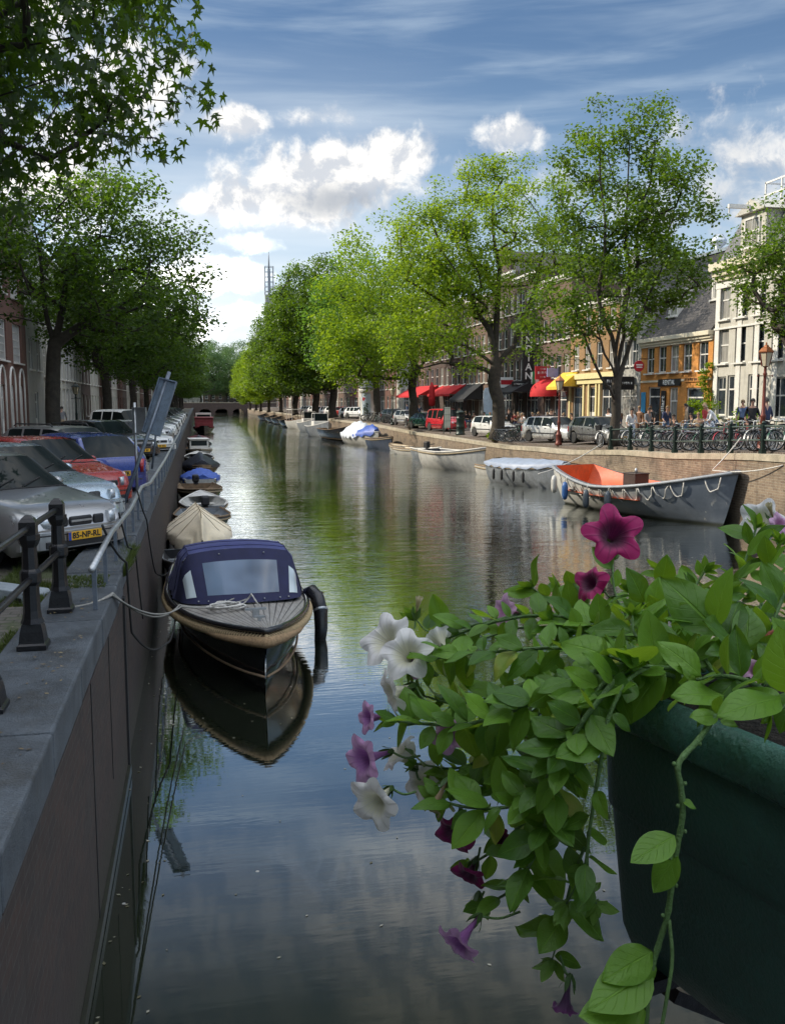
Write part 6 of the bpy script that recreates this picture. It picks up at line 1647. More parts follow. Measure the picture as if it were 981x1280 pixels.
flat_sign('shop_sign', 'brown shop board with small letters over the right hand doorway of the orange house', 48.7, 5.62, 2.2, .26, mat('sign_ochre', (.50, .22, .06), .6)); scribble(bpy.context.scene.collection.objects[-2] if False else _last, 2.0, .17, 0, -.055, 14, 0, SIGNB)
flat_sign('banner', 'tall black banner with white lettering beside the left doorway of the orange house', 52.25, 4.15, .55, 1.75, SIGNB, 'dllart', .52, None, True)
flat_sign('poster_board', 'bright blue poster board at the corner of the orange house', 54.85, 4.3, .55, 1.3, mat('cyan_sign', (.05, .30, .55), .5))
t = thing('banner', 'tall pale blue and green display banner standing in the terrace', 'banner', (24.0, 74.6, zr(74.6) + .29), R(20))
mb = MB(); mb.prism([(-.55, .6), (.55, .6), (.55, 3.0), (.35, 3.4), (-.4, 3.3), (-.55, 3.0)], -.02, .02); p = mb.build('cloth', [mat('pale_blue_cloth', (.45, .62, .75), .7)], t)
mb = MB(); mb.bx(-.54, .54, -.03, -.021, .62, 1.1); mb.build('green_band', [SIGNG], p); mb = MB(); mb.tube([(-.58, 0, 0), (-.58, 0, 3.1)], .03, 6); mb.build('pole', [STEEL], t)
t = thing('parasol', 'closed red parasol standing before the corner cafe', 'parasol', (24.8, 97, zr(97) + .33))
mb = MB(); mb.lathe([(.03, 1.4), (.35, 1.5), (.38, 2.2), (.30, 3.4), (.05, 4.0)], 10); mb.build('canopy', [REDC], t); mb = MB(); mb.lathe([(.3, 0), (.3, .08), (.03, .1), (.03, 4.05)], 10); mb.build('pole', [WHITE], t)
# climbing plant and shrubs by the white house
rg = np.random.default_rng(3)
def shrub(name, label, cat, loc, clumps, per, sig, size, lm=LEAF_SUN, stems=True):
    t = thing(name, label, cat, loc); cl = np.array(clumps)
    V, F, S = leaf_cloud(rg, cl, per, sig, size); link('foliage', np_mesh('foliage', V, F, S, lm), t)
    mb = MB(); [mb.tube([(0, 0, 0), (c[0]*.5, c[1]*.5, c[2]*.55), tuple(c)], [.02, .014, .006], 4) for c in cl[:14]]; mb.build('stem', [BARK], t)
    return t
vz = 2.4
shrub('climbing_plant', 'green climbing plant on the wall between orange house and white house', 'climbing plant', (27.85, 47.0, vz), [(-.1 - .15*math.sin(i*1.7)**2, .35*math.sin(i*.9), .3 + i*.33) for i in range(12)], 110, .18, .13)
shrub('potted_shrub', 'leafy green shrub at the foot of the white house behind the bicycles', 'shrub', (26.6, 45.2, vz), [(rnd.uniform(-.4, .4), rnd.uniform(-1, 1), rnd.uniform(.5, 1.9)) for i in range(22)], 60, .22, .15)
shrub('potted_shrub', 'second green shrub under the white house windows', 'shrub', (26.6, 41.5, vz + .1), [(rnd.uniform(-.4, .4), rnd.uniform(-.8, .8), rnd.uniform(.4, 1.5)) for i in range(18)], 60, .2, .15)
shrub('potted_shrub', 'low weeds and greenery at the foot of the thick forked trunk', 'shrub', (18.9, 58.2, zr(58)), [(rnd.uniform(-.3, .4), rnd.uniform(-.9, .9), rnd.uniform(.1, .45)) for i in range(14)], 60, .13, .13)

# ------------------------------------------------------------------ bicycles
def make_bike(label, frame_m, group=None, basket=False, dress=True):
    t = thing('bicycle', label, 'bicycle', (0, 0, 0), 0, group)
    r = .34
    def wheel(x):
        mb = MB(); mb.tube([(x + r*math.cos(a), 0, r + r*math.sin(a)) for a in [2*math.pi*k/20 for k in range(20)]], .021, 6, closed=True); w = mb.build('wheel', [RUBBER], t)
        mb = MB(); mb.tube([(x + (r - .03)*math.cos(a), 0, r + (r - .03)*math.sin(a)) for a in [2*math.pi*k/20 for k in range(20)]], .012, 4, closed=True)
        for k in range(14): a = 2*math.pi*k/14; mb.bar((x, .01 if k % 2 else -.01, r), (x + (r - .03)*math.cos(a), 0, r + (r - .03)*math.sin(a)), .005, .005)
        mb.tube([(x, -.04, r), (x, .04, r)], .025, 6); mb.build('rim', [STEEL], w)
    wheel(.54); wheel(-.54)
    mb = MB(); bb = (-.08, 0, .30); st = (-.24, 0, .78); hd = (.36, 0, .86); hb = (.40, 0, .70)
    for a, c, q in ((bb, st, .017), (bb, hb, .019), ((-.20, 0, .66), hd, .016), (hd, hb, .02)): mb.tube([a, c], q, 6)
    for s_ in (-.05, .05): mb.tube([(-.54, s_, r), bb], .011, 5); mb.tube([(-.54, s_, r), (-.22, s_*.4, .72)], .009, 5); mb.tube([(.54, s_, r), (.47, s_, .58), (.41, s_*.5, .68)], .012, 5)
    mb.tube([(.36, 0, .86), (.34, 0, 1.0)], .014, 6); mb.build('frame', [frame_m], t)
    mb = MB(); mb.tube([(.16, -.29, 1.02), (.30, -.24, 1.07), (.34, 0, 1.02), (.30, .24, 1.07), (.16, .29, 1.02)], .012, 6); mb.build('handlebar', [STEEL], t)
    mb = MB(); mb.loft([[(-.38, -.10, .90), (-.38, .10, .90), (-.38, .08, .83), (-.38, -.08, .83)], [(-.26, -.09, .91), (-.26, .09, .91), (-.26, .06, .85), (-.26, -.06, .85)], [(-.12, -.025, .90), (-.12, .025, .90), (-.12, .02, .87), (-.12, -.02, .87)]], 0, True, True, True); mb.tube([(-.25, 0, .86), (-.24, 0, .76)], .014, 6); mb.build('saddle', [RUBBER], t)
    mb = MB(); mb.bx(-.80, -.36, -.07, .07, .73, .745); mb.bar((-.72, .06, .73), (-.55, .05, .36), .01, .01); mb.bar((-.72, -.06, .73), (-.55, -.05, .36), .01, .01); mb.build('rack', [STEEL], t)
    mb = MB(); [mb.loft([[(x_ + (r + .045)*math.cos(a), w_, r + (r + .045)*math.sin(a)) for w_ in (-.03, .03)] for a in [R(10 + d*k/8) for k in range(9)]], 0, False) for x_, d in ((-.54, 170), (.54, 130))]; mb.build('mudguards', [frame_m], t)
    mb = MB(); mb.lathe([(.09, -.05), (.09, -.04)], 12, (-.08, 0, 0)); 
    mb = MB(); mb.tube([(-.08, -.10, .30), (-.08, .10, .30)], .015, 5); mb.bar((-.08, .1, .3), (.06, .1, .2), .02, .015); mb.bar((-.08, -.1, .3), (-.22, -.1, .40), .02, .015); mb.bx(.02, .12, .1, .19, .185, .205); mb.bx(-.28, -.18, -.19, -.1, .395, .415); mb.build('pedals', [TRIM], t)
    if basket:
        mb = MB(); mb.lathe([(.14, .80), (.19, 1.05)], 4, (.58, 0, 0), sq=1, smooth=False, cap=True); mb.build('basket', [DARK], t)
    return t
BK = [make_bike('black bicycle in the dense row behind the green railing', mat('bike_black', (.015, .015, .017), .35, coat=.4), 'black bicycles packed behind the railing'),
      make_bike('pale grey bicycle in the dense row behind the green railing', mat('bike_pale', (.50, .51, .50), .35, coat=.4), 'pale bicycles packed behind the railing'),
      make_bike('dark green bicycle in the dense row behind the green railing', mat('bike_green', (.02, .10, .06), .35, coat=.4), 'green bicycles packed behind the railing'),
      make_bike('dark red bicycle in the dense row behind the green railing', mat('bike_red', (.30, .02, .04), .35, coat=.4), 'red bicycles packed behind the railing')]
rb = random.Random(4); used = set()
def put_bike(k, x, y, rz, lab=None, grp=None, lean=0):
    o = BK[k] if k not in used else copy_tree(BK[k]); used.add(k)
    o.location = (x, y, zr(y) + .36*(x - 18.9)/6.3); o.rotation_euler = (R(lean), 0, R(rz))
    if lab: o['label'] = lab
    if grp: o['group'] = grp
    return o
y = 39.0; i = 0
while y > 24.5:
    put_bike((0, 1, 0, 1, 2, 0, 1, 3)[i % 8], 19.55 + rb.uniform(-.15, .25), y, rb.choice((0, 180)) + rb.uniform(-28, 28), lean=rb.uniform(-7, 7)); i += 1
    y -= rb.uniform(.42, .66)
y = 37.8
while y > 24:
    put_bike((1, 0, 2, 0, 1)[i % 5], 21.3 + rb.uniform(-.3, .3), y, rb.choice((0, 180, 90)) + rb.uniform(-20, 20), lean=rb.uniform(-7, 7)); i += 1
    y -= rb.uniform(.7, 1.2)
wb = make_bike('white bicycle with black basket parked against the tall upright tree', mat('bike_white', (.68, .68, .66), .35), basket=True); wb.location = (19.0, 40.9, zr(40.9)); wb.rotation_euler = (R(5), 0, R(215))
for j in range(6): put_bike((0, 0, 1, 0, 2, 0)[j], 19.2 + .25*(j % 2), 56.0 - .32*j, rb.uniform(-30, 30), 'bicycle in the tangle by the thick forked trunk', 'bicycles by the thick forked trunk', rb.uniform(-8, 8))
for j in range(22): put_bike((0, 1, 0, 2, 0)[j % 5], 19.6 + rb.uniform(-.3, .8), 92.5 + .72*j + rb.uniform(-.2, .2), rb.choice((0, 180)) + rb.uniform(-25, 25), 'bicycle in the crowded rack below the advertising column', 'bicycles below the advertising column', rb.uniform(-7, 7))
put_bike(0, 19.1, 84.6, 80, 'black bicycle leaning by the silver hatchback on the sunny quay', 'bicycle by silver hatchback', 8)

# ------------------------------------------------------------------ people
SKIN = mat('skin', (.46, .27, .19), .55, var=.08); HAIRD = mat('dark_hair', (.025, .018, .013), .6, var=.4); HAIRL = mat('light_hair', (.28, .18, .09), .6, var=.4)
def cloth(n, c): return mat('cloth_' + n, c, .85, var=.15, scale=6)
CW, CB, CN, CG, CR, CT, CBL, CBR = cloth('white', (.72, .72, .72)), cloth('black', (.018, .018, .02)), cloth('navy', (.03, .04, .09)), cloth('grey', (.22, .22, .23)), cloth('red', (.38, .04, .04)), cloth('tan', (.38, .28, .18)), cloth('denim', (.09, .14, .25)), cloth('brown', (.16, .08, .04))
# joints: hip centre, chest, neck, head, shoulders/elbows/hands, knees/ankles/toes (metres; faces +x)
POSES = {
 'stand': dict(hip=(0, 0, .95), chest=(.01, 0, 1.32), neck=(.0, 0, 1.50), head=(.03, 0, 1.66), el=((-.03, .27, 1.13), (-.02, -.27, 1.13)), ha=((.06, .27, .88), (.07, -.26, .88)), kn=((.03, .10, .50), (.02, -.10, .50)), an=((-.02, .11, .08), (-.02, -.11, .08))),
 'walk': dict(hip=(0, 0, .93), chest=(.05, 0, 1.30), neck=(.07, 0, 1.48), head=(.11, 0, 1.64), el=((-.12, .26, 1.13), (.14, -.26, 1.12)), ha=((-.10, .25, .88), (.30, -.22, .98)), kn=((.20, .10, .52), (-.05, -.10, .50)), an=((.22, .10, .10), (-.36, -.10, .18))),
 'lean': dict(hip=(-.10, 0, .95), chest=(.16, 0, 1.25), neck=(.28, 0, 1.40), head=(.38, 0, 1.53), el=((.22, .25, 1.02), (.24, -.25, 1.02)), ha=((.46, .15, .95), (.48, -.12, .97)), kn=((.03, .11, .50), (-.05, -.11, .50)), an=((-.06, .12, .08), (-.16, -.12, .08))),
 'sit': dict(hip=(0, 0, .50), chest=(.03, 0, .88), neck=(.05, 0, 1.05), head=(.09, 0, 1.21), el=((.08, .26, .72), (.10, -.25, .72)), ha=((.34, .14, .72), (.35, -.13, .74)), kn=((.44, .11, .50), (.44, -.11, .50)), an=((.40, .12, .08), (.42, -.12, .08))),
}
_pm = {}
def person_mesh(pose):
    if pose in _pm: return _pm[pose]
    p = {k: v for k, v in POSES[pose].items()}; V = lambda q: Vector(q)
    vs = []; es = []; rs_ = []; zone = []
    def add(q, r, par, z):
        vs.append(tuple(q)); rs_.append(r); zone.append(z)
        if par is not None: es.append((par, len(vs) - 1))
        return len(vs) - 1
    hip, chest, neck, head = V(p['hip']), V(p['chest']), V(p['neck']), V(p['head'])
    h = add(hip, (.155, .115), None, 2); wst = add(hip.lerp(chest, .45), (.135, .10), h, 1); ch = add(chest, (.165, .115), wst, 1)
    nk = add(neck, (.055, .055), ch, 0); up = (head - neck).normalized()
    jaw = add(head - up*.055 + Vector((.02, 0, 0)), (.062, .07), nk, 0); hd = add(head + up*.03, (.078, .092), jaw, 0); add(head + up*.115 - Vector((.01, 0, 0)), (.05, .06), hd, 0)
    hands = []
    for s_ in (0, 1):
        sg = 1 if s_ == 0 else -1
        sh = add(chest + Vector((0, sg*.175, .10)), (.062, .062), ch, 1); el = add(p['el'][s_], (.045, .045), sh, 1)
        e, a = V(p['el'][s_]), V(p['ha'][s_]); wr = add(e.lerp(a, .9), (.028, .028), el, 0); pl = add(a + (a - e).normalized()*.04, (.038, .022), wr, 0); hands.append((a + (a - e).normalized()*.06, (a - e).normalized(), sg))
        hp = add(hip + Vector((0, sg*.095, -.06)) if pose != 'sit' else hip + Vector((.06, sg*.10, 0)), (.098, .098), h, 2); kn = add(p['kn'][s_], (.062, .062), hp, 2)
        kk, aa = V(p['kn'][s_]), V(p['an'][s_]); add_c = add(kk.lerp(aa, .3) - Vector((.02, 0, 0)), (.062, .062), kn, 2); an = add(aa, (.042, .042), add_c, 2)
        hl = add(aa + Vector((.03, 0, -.045)), (.042, .038), an, 3); add(aa + Vector((.17, 0, -.055)), (.036, .028), hl, 3)
    me = bpy.data.meshes.new('body'); me.from_pydata(vs, es, [])
    o = bpy.data.objects.new('body', me); col.objects.link(o)
    m = o.modifiers.new('skin', 'SKIN'); m.use_smooth_shade = True
    sv = me.skin_vertices[0].data
    for i, r in enumerate(rs_): sv[i].radius = r; sv[i].use_root = (i == 0)
    s = o.modifiers.new('sub', 'SUBSURF'); s.levels = 1; s.render_levels = 1
    dg = bpy.context.evaluated_depsgraph_get(); dg.update()
    out = bpy.data.meshes.new_from_object(o.evaluated_get(dg)); bpy.data.objects.remove(o)
    mb = MB(); mb.v = [tuple(v.co) for v in out.vertices]
    A = np.array(vs); E = np.array(es)
    for f in out.polygons:
        c = np.array(f.center); a, b_ = A[E[:, 0]], A[E[:, 1]]; ab = b_ - a
        t = np.clip(((c - a)*ab).sum(1)/np.maximum(1e-9, (ab*ab).sum(1)), 0, 1)
        d = np.linalg.norm(a + ab*t[:, None] - c, axis=1); k = int(np.argmin(d)); z = zone[E[k, 1]] if t[k] > .25 else zone[E[k, 0]]
        mb.f.append(tuple(f.vertices)); mb.m.append(z); mb.s.append(True)
    for (q, d, sg) in hands:            # four fingers and a thumb, gently curled
        side = d.cross(Vector((1, 0, 0))) if abs(d.x) < .8 else d.cross(Vector((0, 0, 1))); side.normalize(); nrm = side.cross(d)
        for k, ln in enumerate((.06, .075, .07, .055)):
            b0 = q + side*(k - 1.5)*.017 + d*.02; mb.tube([tuple(b0), tuple(b0 + d*ln*.5 + nrm*.006*sg), tuple(b0 + d*ln*.95 + nrm*.022*sg)], [.009, .0085, .006], 5)
        b0 = q - side*.035 - d*.02; mb.tube([tuple(b0), tuple(b0 - side*.02 + d*.03), tuple(b0 - side*.018 + d*.055)], [.011, .010, .007], 5)
    fw = Vector((1, 0, 0)); hc = head + up*.005         # nose and ears
    mb.tube([tuple(hc + fw*.075 + up*.03), tuple(hc + fw*.098 - up*.012), tuple(hc + fw*.08 - up*.018)], [.008, .014, .010], 5)
    for sg in (-1, 1): mb.ball(tuple(hc + Vector((-.005, sg*.086, .0))), .026, 6, 4, 0, (.7, .35, 1.1))
    body = mb.mesh('body', [SKIN, CW, CBL, CB])
    hb = MB(); rings = []
    for i in range(7):
        tt = math.pi*.5*i/6; rr_ = math.cos(tt)
        rings.append([tuple(hc + up*(.045 + .108*math.sin(tt) - (.055 if math.cos(2*math.pi*j/12) < .3 and i == 0 else 0)) + Vector((-.012 + .094*max(.03, rr_)*math.cos(2*math.pi*j/12), .094*max(.03, rr_)*math.sin(2*math.pi*j/12), 0))) for j in range(12)])
    hb.loft(rings); hair = hb.mesh('hair', [HAIRD])
    eb = MB(); [eb.ball(tuple(hc + fw*.079 + Vector((0, sg*.03, .015))), .011, 6, 4) for sg in (-1, 1)]; eyes = eb.mesh('eyes', [DARK])
    lb = MB(); lb.tube([tuple(hc + fw*.075 - up*.05 + Vector((0, -.024, 0))), tuple(hc + fw*.085 - up*.052), tuple(hc + fw*.075 - up*.05 + Vector((0, .024, 0)))], .006, 5); mouth = lb.mesh('mouth', [mat('lips', (.30, .11, .09), .5)])
    _pm[pose] = (body, hair, eyes, mouth); return _pm[pose]
def person(label, pose, x, y, face, shirt, trousers, hair=None, shoes=None, k=1.0, z=None, group=None):
    t = thing('person', label, 'person', (x, y, zr(y) + .36*max(0, min(1, (x - 18.9)/6.3)) if z is None else z), R(face), group); t.scale = (k, k, k)
    b_, h_, e_, l_ = person_mesh(pose)
    o = link('body', b_, t)
    for i, mm in enumerate((SKIN, shirt, trousers, shoes or CB)): o.material_slots[i].link = 'OBJECT'; o.material_slots[i].material = mm
    ho_ = link('hair', h_, t); ho_.material_slots[0].link = 'OBJECT'; ho_.material_slots[0].material = hair or HAIRD
    link('eyes', e_, t); link('mouth', l_, t)
    return t
person('man in white t-shirt with tan cap bending over the parked bicycles', 'lean', 21.9, 36.4, 160, CW, CBL, CT, k=1.04)
pw = person('person in white printed top walking with a dark bag beside the bicycles', 'walk', 20.9, 42.2, 250, CW, cloth('pale_blue', (.40, .48, .62)), HAIRD)
mb = MB(); mb.bx(-.22, -.10, -.10, .14, .95, 1.25); mb.build('bag', [CN], pw, bevel=.03)
person('person in black standing at the doorway of the orange house', 'stand', 24.6, 47.4, 215, CB, CB, HAIRD, k=1.03)
person('person in brown coat standing beside the person in black by the orange house', 'stand', 24.2, 47.9, 200, CBR, CBR, HAIRL)
person('person with light hair near the tall upright tree in dark jacket', 'stand', 22.0, 46.0, 190, CN, CBL, HAIRL)
def chair(label, x, y, rz, z, group):
    t = thing('chair', label, 'chair', (x, y, z), R(rz), group)
    mb = MB(); mb.bx(-.2, .2, -.2, .2, .42, .46); mb.build('seat', [TRIM], t); mb = MB(); mb.bx(-.23, -.20, -.2, .2, .60, .88); mb.build('backrest', [TRIM], t)
    for sx in (-1, 1):
        for sy in (-1, 1): mb = MB(); mb.bx(sx*.18 - .015, sx*.18 + .015, sy*.18 - .015, sy*.18 + .015, 0, .42 if sx > 0 else .88); mb.build('leg', [STEEL], t)
    return t
ch0 = None
def seated(label, x, y, face, shirt, tr, hair=None, k=1.0, group=None, cg='terrace chairs on the sunny quay', cl='dark terrace chair under a seated guest'):
    global ch0
    z = zr(y) + .36*max(0, min(1, (x - 18.9)/6.3))
    if ch0 is None: ch0 = chair(cl, 0, 0, 0, 0, cg); c = ch0
    else: c = copy_tree(ch0); c['label'] = cl; c['group'] = cg
    c.location = (x, y, z); c.rotation_euler.z = R(face)
    return person(label, 'sit', x, y, face, shirt, tr, hair, None, k, z, group)
seated('guest in black jacket with dark hair seated before the orange house', 24.0, 43.6, 200, CB, CB)
seated('second guest in black seated nearer the right doorway of the orange house', 24.2, 42.2, 170, CB, CBL)
seated('guest in tan top seated behind the bending man', 23.6, 40.6, 230, CT, CBL, HAIRL)
person('tall person in black standing behind the lamp post by the white house', 'stand', 23.0, 35.3, 240, CB, CB, HAIRD, k=1.05)
person('person in dark jacket standing next to the tall person by the white house', 'stand', 22.8, 34.0, 100, CN, CB, HAIRD, k=1.06)
seated('child with fair hair in white shirt seated among the bicycles', 22.3, 35.8, 180, CW, CBL, HAIRL, .8)
seated('seated woman in pale blue with reddish hair near the bending man', 22.2, 37.2, 200, cloth('pale_blue', (.4, .48, .62)), CBL, HAIRL, .92)
seated('child in red seated near the two standing people in black', 22.4, 34.6, 150, CR, CBL, HAIRD, .8)
for i, (x, y, sh, nm, ps, fc) in enumerate(((23.4, 39.6, CR, 'red', 'walk', 100), (23.0, 44.6, CG, 'grey', 'walk', 280), (22.6, 40.0, CT, 'tan', 'stand', 150), (24.4, 38.2, CBL, 'blue denim', 'stand', 220), (23.8, 49.6, CBR, 'brown', 'walk', 90), (22.4, 48.0, CW, 'plain white', 'stand', 200), (24.6, 45.6, CN, 'dark navy', 'walk', 260))):
    person('stroller in %s top behind the parked bicycles' % nm, ps, x, y, fc, sh, CB if i % 2 else CBL, HAIRL if i % 3 == 0 else HAIRD)
# cafe terrace crowd behind the parked cars
rc = random.Random(12); SH = [CW, CB, CN, CG, CR, CT, CBL, CB, CBR, CW]
for i in range(30):
    y = 60.5 + (i % 15) * 1.35 + rc.uniform(-.3, .3); x = (23.6 if i < 15 else 25.0) + rc.uniform(-.5, .5)
    seated('seated guest among the crowd of the cafe terrace behind the silver cars', x, y, rc.uniform(0, 360), rc.choice(SH), rc.choice((CB, CBL, CN)), rc.choice((HAIRD, HAIRL)), 1.0, 'guests on the cafe terrace')
for i, (x, y, sh, lab) in enumerate(((22.8, 66.0, CB, 'waiter in black standing among the terrace guests'), (22.6, 78.5, CW, 'person in white standing past the green pillar'), (22.6, 57.0, CB, 'person in black standing behind the silver estate'), (23.0, 95, CN, 'person in navy walking by the corner cafe'), (23.4, 100, CW, 'person in white by the red parasol'), (23.5, 103, CBL, 'person in blue shirt by the far red awning'))):
    person(lab, 'walk' if i % 2 else 'stand', x, y, rc.uniform(0, 360), sh, CB, HAIRD)
person('person in dark clothes walking on the shaded pavement beside the lamp post', 'walk', -8.6, 62.0, 265, CB, CN, z=ZL + .13)
person('second person in grey walking beside the shaded trunk', 'walk', -7.9, 58.5, 85, CG, CT, z=ZL + .13)
tb0 = None
for i in range(9):
    y = 61.2 + i*2.2; x = 24.3
    if tb0 is None:
        tb0 = thing('cafe_table', 'small round cafe table between the seated terrace guests', 'table', (0, 0, 0), 0, 'cafe tables on the terrace')
        mb = MB(); mb.lathe([(.36, .72), (.36, .75)], 14); mb.build('tabletop', [WOOD], tb0); mb = MB(); mb.lathe([(.25, 0), (.24, .03), (.03, .06), (.03, .72)], 8); mb.build('base', [BLACKIRON], tb0); o = tb0
    else: o = copy_tree(tb0)
    o.location = (x, y, zr(y) + .30)
# duck
t = thing('duck', 'small dark duck swimming just past the sloop', 'duck', (2.4, 19.4, 0), R(35))
mb = MB(); rg3 = []
for (x, zc, ry, rz_) in ((-.20, .09, .01, .01), (-.15, .075, .05, .04), (-.05, .05, .085, .075), (.06, .05, .085, .08), (.13, .07, .06, .07), (.16, .12, .035, .04), (.17, .18, .027, .028), (.185, .215, .034, .034), (.215, .215, .026, .024), (.235, .205, .014, .010), (.27, .20, .012, .006)):
    rg3.append([(x, ry*math.cos(2*math.pi*j/10), zc + rz_*math.sin(2*math.pi*j/10)) for j in range(10)])
mb.loft(rg3, 0, True, True, True, True, lambda i, j: 1 if i >= 8 else 0); mb.build('body', [mat('dark_plumage', (.03, .026, .022), .7, var=.5), mat('duck_bill', (.25, .16, .05), .5)], t)
mb = MB(); [mb.ball((.20, s_*.03, .222), .006, 6, 4) for s_ in (-1, 1)]; mb.build('eyes', [mat('duck_eye', (.3, .25, .1), .2)], t)
# ------------------------------------------------------------------ planter and petunias
F_ = 1155.0
PT = math.atan(137 / F_); YW = math.atan(245.5 * math.cos(PT) / F_)
FWD = Vector((math.sin(YW)*math.cos(PT), math.cos(YW)*math.cos(PT), -math.sin(PT))); RGT = Vector((math.cos(YW), -math.sin(YW), 0)); UPV = RGT.cross(FWD)
def at(u, v, d): return Vector((0, 0, 4.3)) + (FWD + RGT*((u - 490.5)/F_) + UPV*((640 - v)/F_)) * d
AX = Vector((-.24, .97, 0)).normalized(); NO = Vector((-AX.y, AX.x, 0))      # long axis (away), outward normal of the seen side
P0 = at(712, 876, .84)                   # far corner of the rim on the seen side
ZR = P0.z
PLG = mat('dark_green_plastic', (.038, .105, .086), .40, var=.22, scale=5, bump=.25, bscale=260, dirt=.2, streak=.15)
def rrect(L, W, inset, z, rc=.055, n=7):
    """rounded rectangle: origin at the far seen corner, runs back along -AX and right along -NO"""
    out = []; cx = [(rc, rc), (L - rc, rc), (L - rc, W - rc), (rc, W - rc)]; a0 = [math.pi, math.pi*1.5, 0, math.pi*.5]
    for (x, y), a in zip(cx, a0):
        for k in range(n + 1):
            t = a + math.pi/2*k/n; q = rc - inset
            p = P0 - AX*(x + q*math.cos(t)) - NO*(y + q*math.sin(t)); out.append((p.x, p.y, z))
    return out
LL, WW = .68, .22
pl = thing('planter', 'dark green plastic flower box with thick rolled rim hung over the canal', 'planter', tuple(P0))
off = -P0
def shift(mb): mb.v = [tuple(Vector(p) + off) for p in mb.v]; return mb
prof = [(.010, ZR - .002), (.014, ZR - .006), (.010, ZR - .012), (.012, ZR - .05), (.014, ZR - .085), (.0165, ZR - .088), (.018, ZR - .092), (.030, ZR - .20), (.040, ZR - .225), (.055, ZR - .232)]
mb = MB(); mb.loft([rrect(LL, WW, i_, z) for i_, z in prof], 0, True, False, True); shift(mb).build('box', [PLG], pl)
rim = [(.012, ZR - .003), (.001, ZR - .004), (-.003, ZR + .000), (-.004, ZR + .012), (-.001, ZR + .022), (.006, ZR + .030), (.014, ZR + .032), (.019, ZR + .027), (.020, ZR + .010)]
mb = MB(); mb.loft([rrect(LL, WW, i_, z) for i_, z in rim], 0, True, False, False); shift(mb).build('rim', [mat('worn_green_plastic_rim', (.055, .155, .125), .28, var=.3, scale=7, bump=.25, bscale=220, dirt=.4)], pl)
mb = MB(); mb.loft([rrect(LL, WW, .02, ZR + .012), rrect(LL, WW, .06, ZR + .018)], 0, True, False, True); shift(mb).build('soil', [mat('potting_soil', (.025, .018, .012), .95, var=.5, scale=40, bump=1.0, bscale=120)], pl)
# wire handle
t = thing('wire_handle', 'rusty red wire handle arching out of the leaves of the flower box', 'handle', tuple(at(948, 830, .70)))
b0 = at(948, 830, .70); pts = [at(946, 838, .70), at(948, 822, .70), at(953, 806, .70), at(963, 793, .70), at(978, 787, .695), at(1000, 786, .69), at(1022, 795, .685), at(1032, 815, .68), at(1036, 850, .675)]
mb = MB(); mb.tube([tuple(p - b0) for p in pts], .0026, 8); mb.build('wire', [mat('rusty_red_wire', (.30, .085, .05), .6, .2, var=.35, scale=60)], t)
# iron bracket and rail that carry the box
t = thing('planter_bracket', 'black iron shelf bracket carrying the flower box on the bridge rail', 'bracket', tuple(P0 + Vector((0, 0, -.25))))
mb = MB(); o0 = P0 + Vector((0, 0, -.25))
for k in (.07, .40):
    a = P0 - AX*k - NO*.015; a.z = ZR - .240; c = a - NO*.42
    mb.bar(tuple(a - o0), tuple(c - o0), .03, .012); d_ = c.copy(); d_.z -= .25; mb.bar(tuple(a - NO*.05 - o0 - Vector((0, 0, .02))), tuple(d_ - o0), .02, .012); mb.bar(tuple(d_ - o0), tuple(c + Vector((0, 0, .35)) - o0), .03, .03)
mb.build('arms', [BLACKIRON], t)
mb = MB(); a = P0 + AX*.02 - NO*.44; a.z = ZR + .1; c = P0 - AX*2.5 - NO*.44; c.z = ZR + .1
mb.tube([tuple(a - o0), tuple(c - o0)], .025, 10)
for k in (.07, 1.2, 2.4):
    q = P0 - AX*k - NO*.44; mb.tube([tuple(Vector((q.x, q.y, ZR + .1)) - o0), tuple(Vector((q.x, q.y, 2.5)) - o0)], .02, 8)
mb.build('bridge_rail', [BLACKIRON], t)
mb = MB(); q0 = P0 - AX*.0 - NO*.40; q1 = P0 - AX*3 - NO*.40
mb.v = []; pts = [q0, q1, q1 - NO*4, q0 - NO*4]
mb.add([(p.x - o0.x, p.y - o0.y, 2.55 - o0.z) for p in pts] + [(p.x - o0.x, p.y - o0.y, 2.2 - o0.z) for p in pts], [(3, 2, 1, 0), (4, 5, 6, 7), (0, 1, 5, 4), (1, 2, 6, 5), (2, 3, 7, 6), (3, 0, 4, 7)])
mb.build('bridge_deck', [BLUESTONE], t)

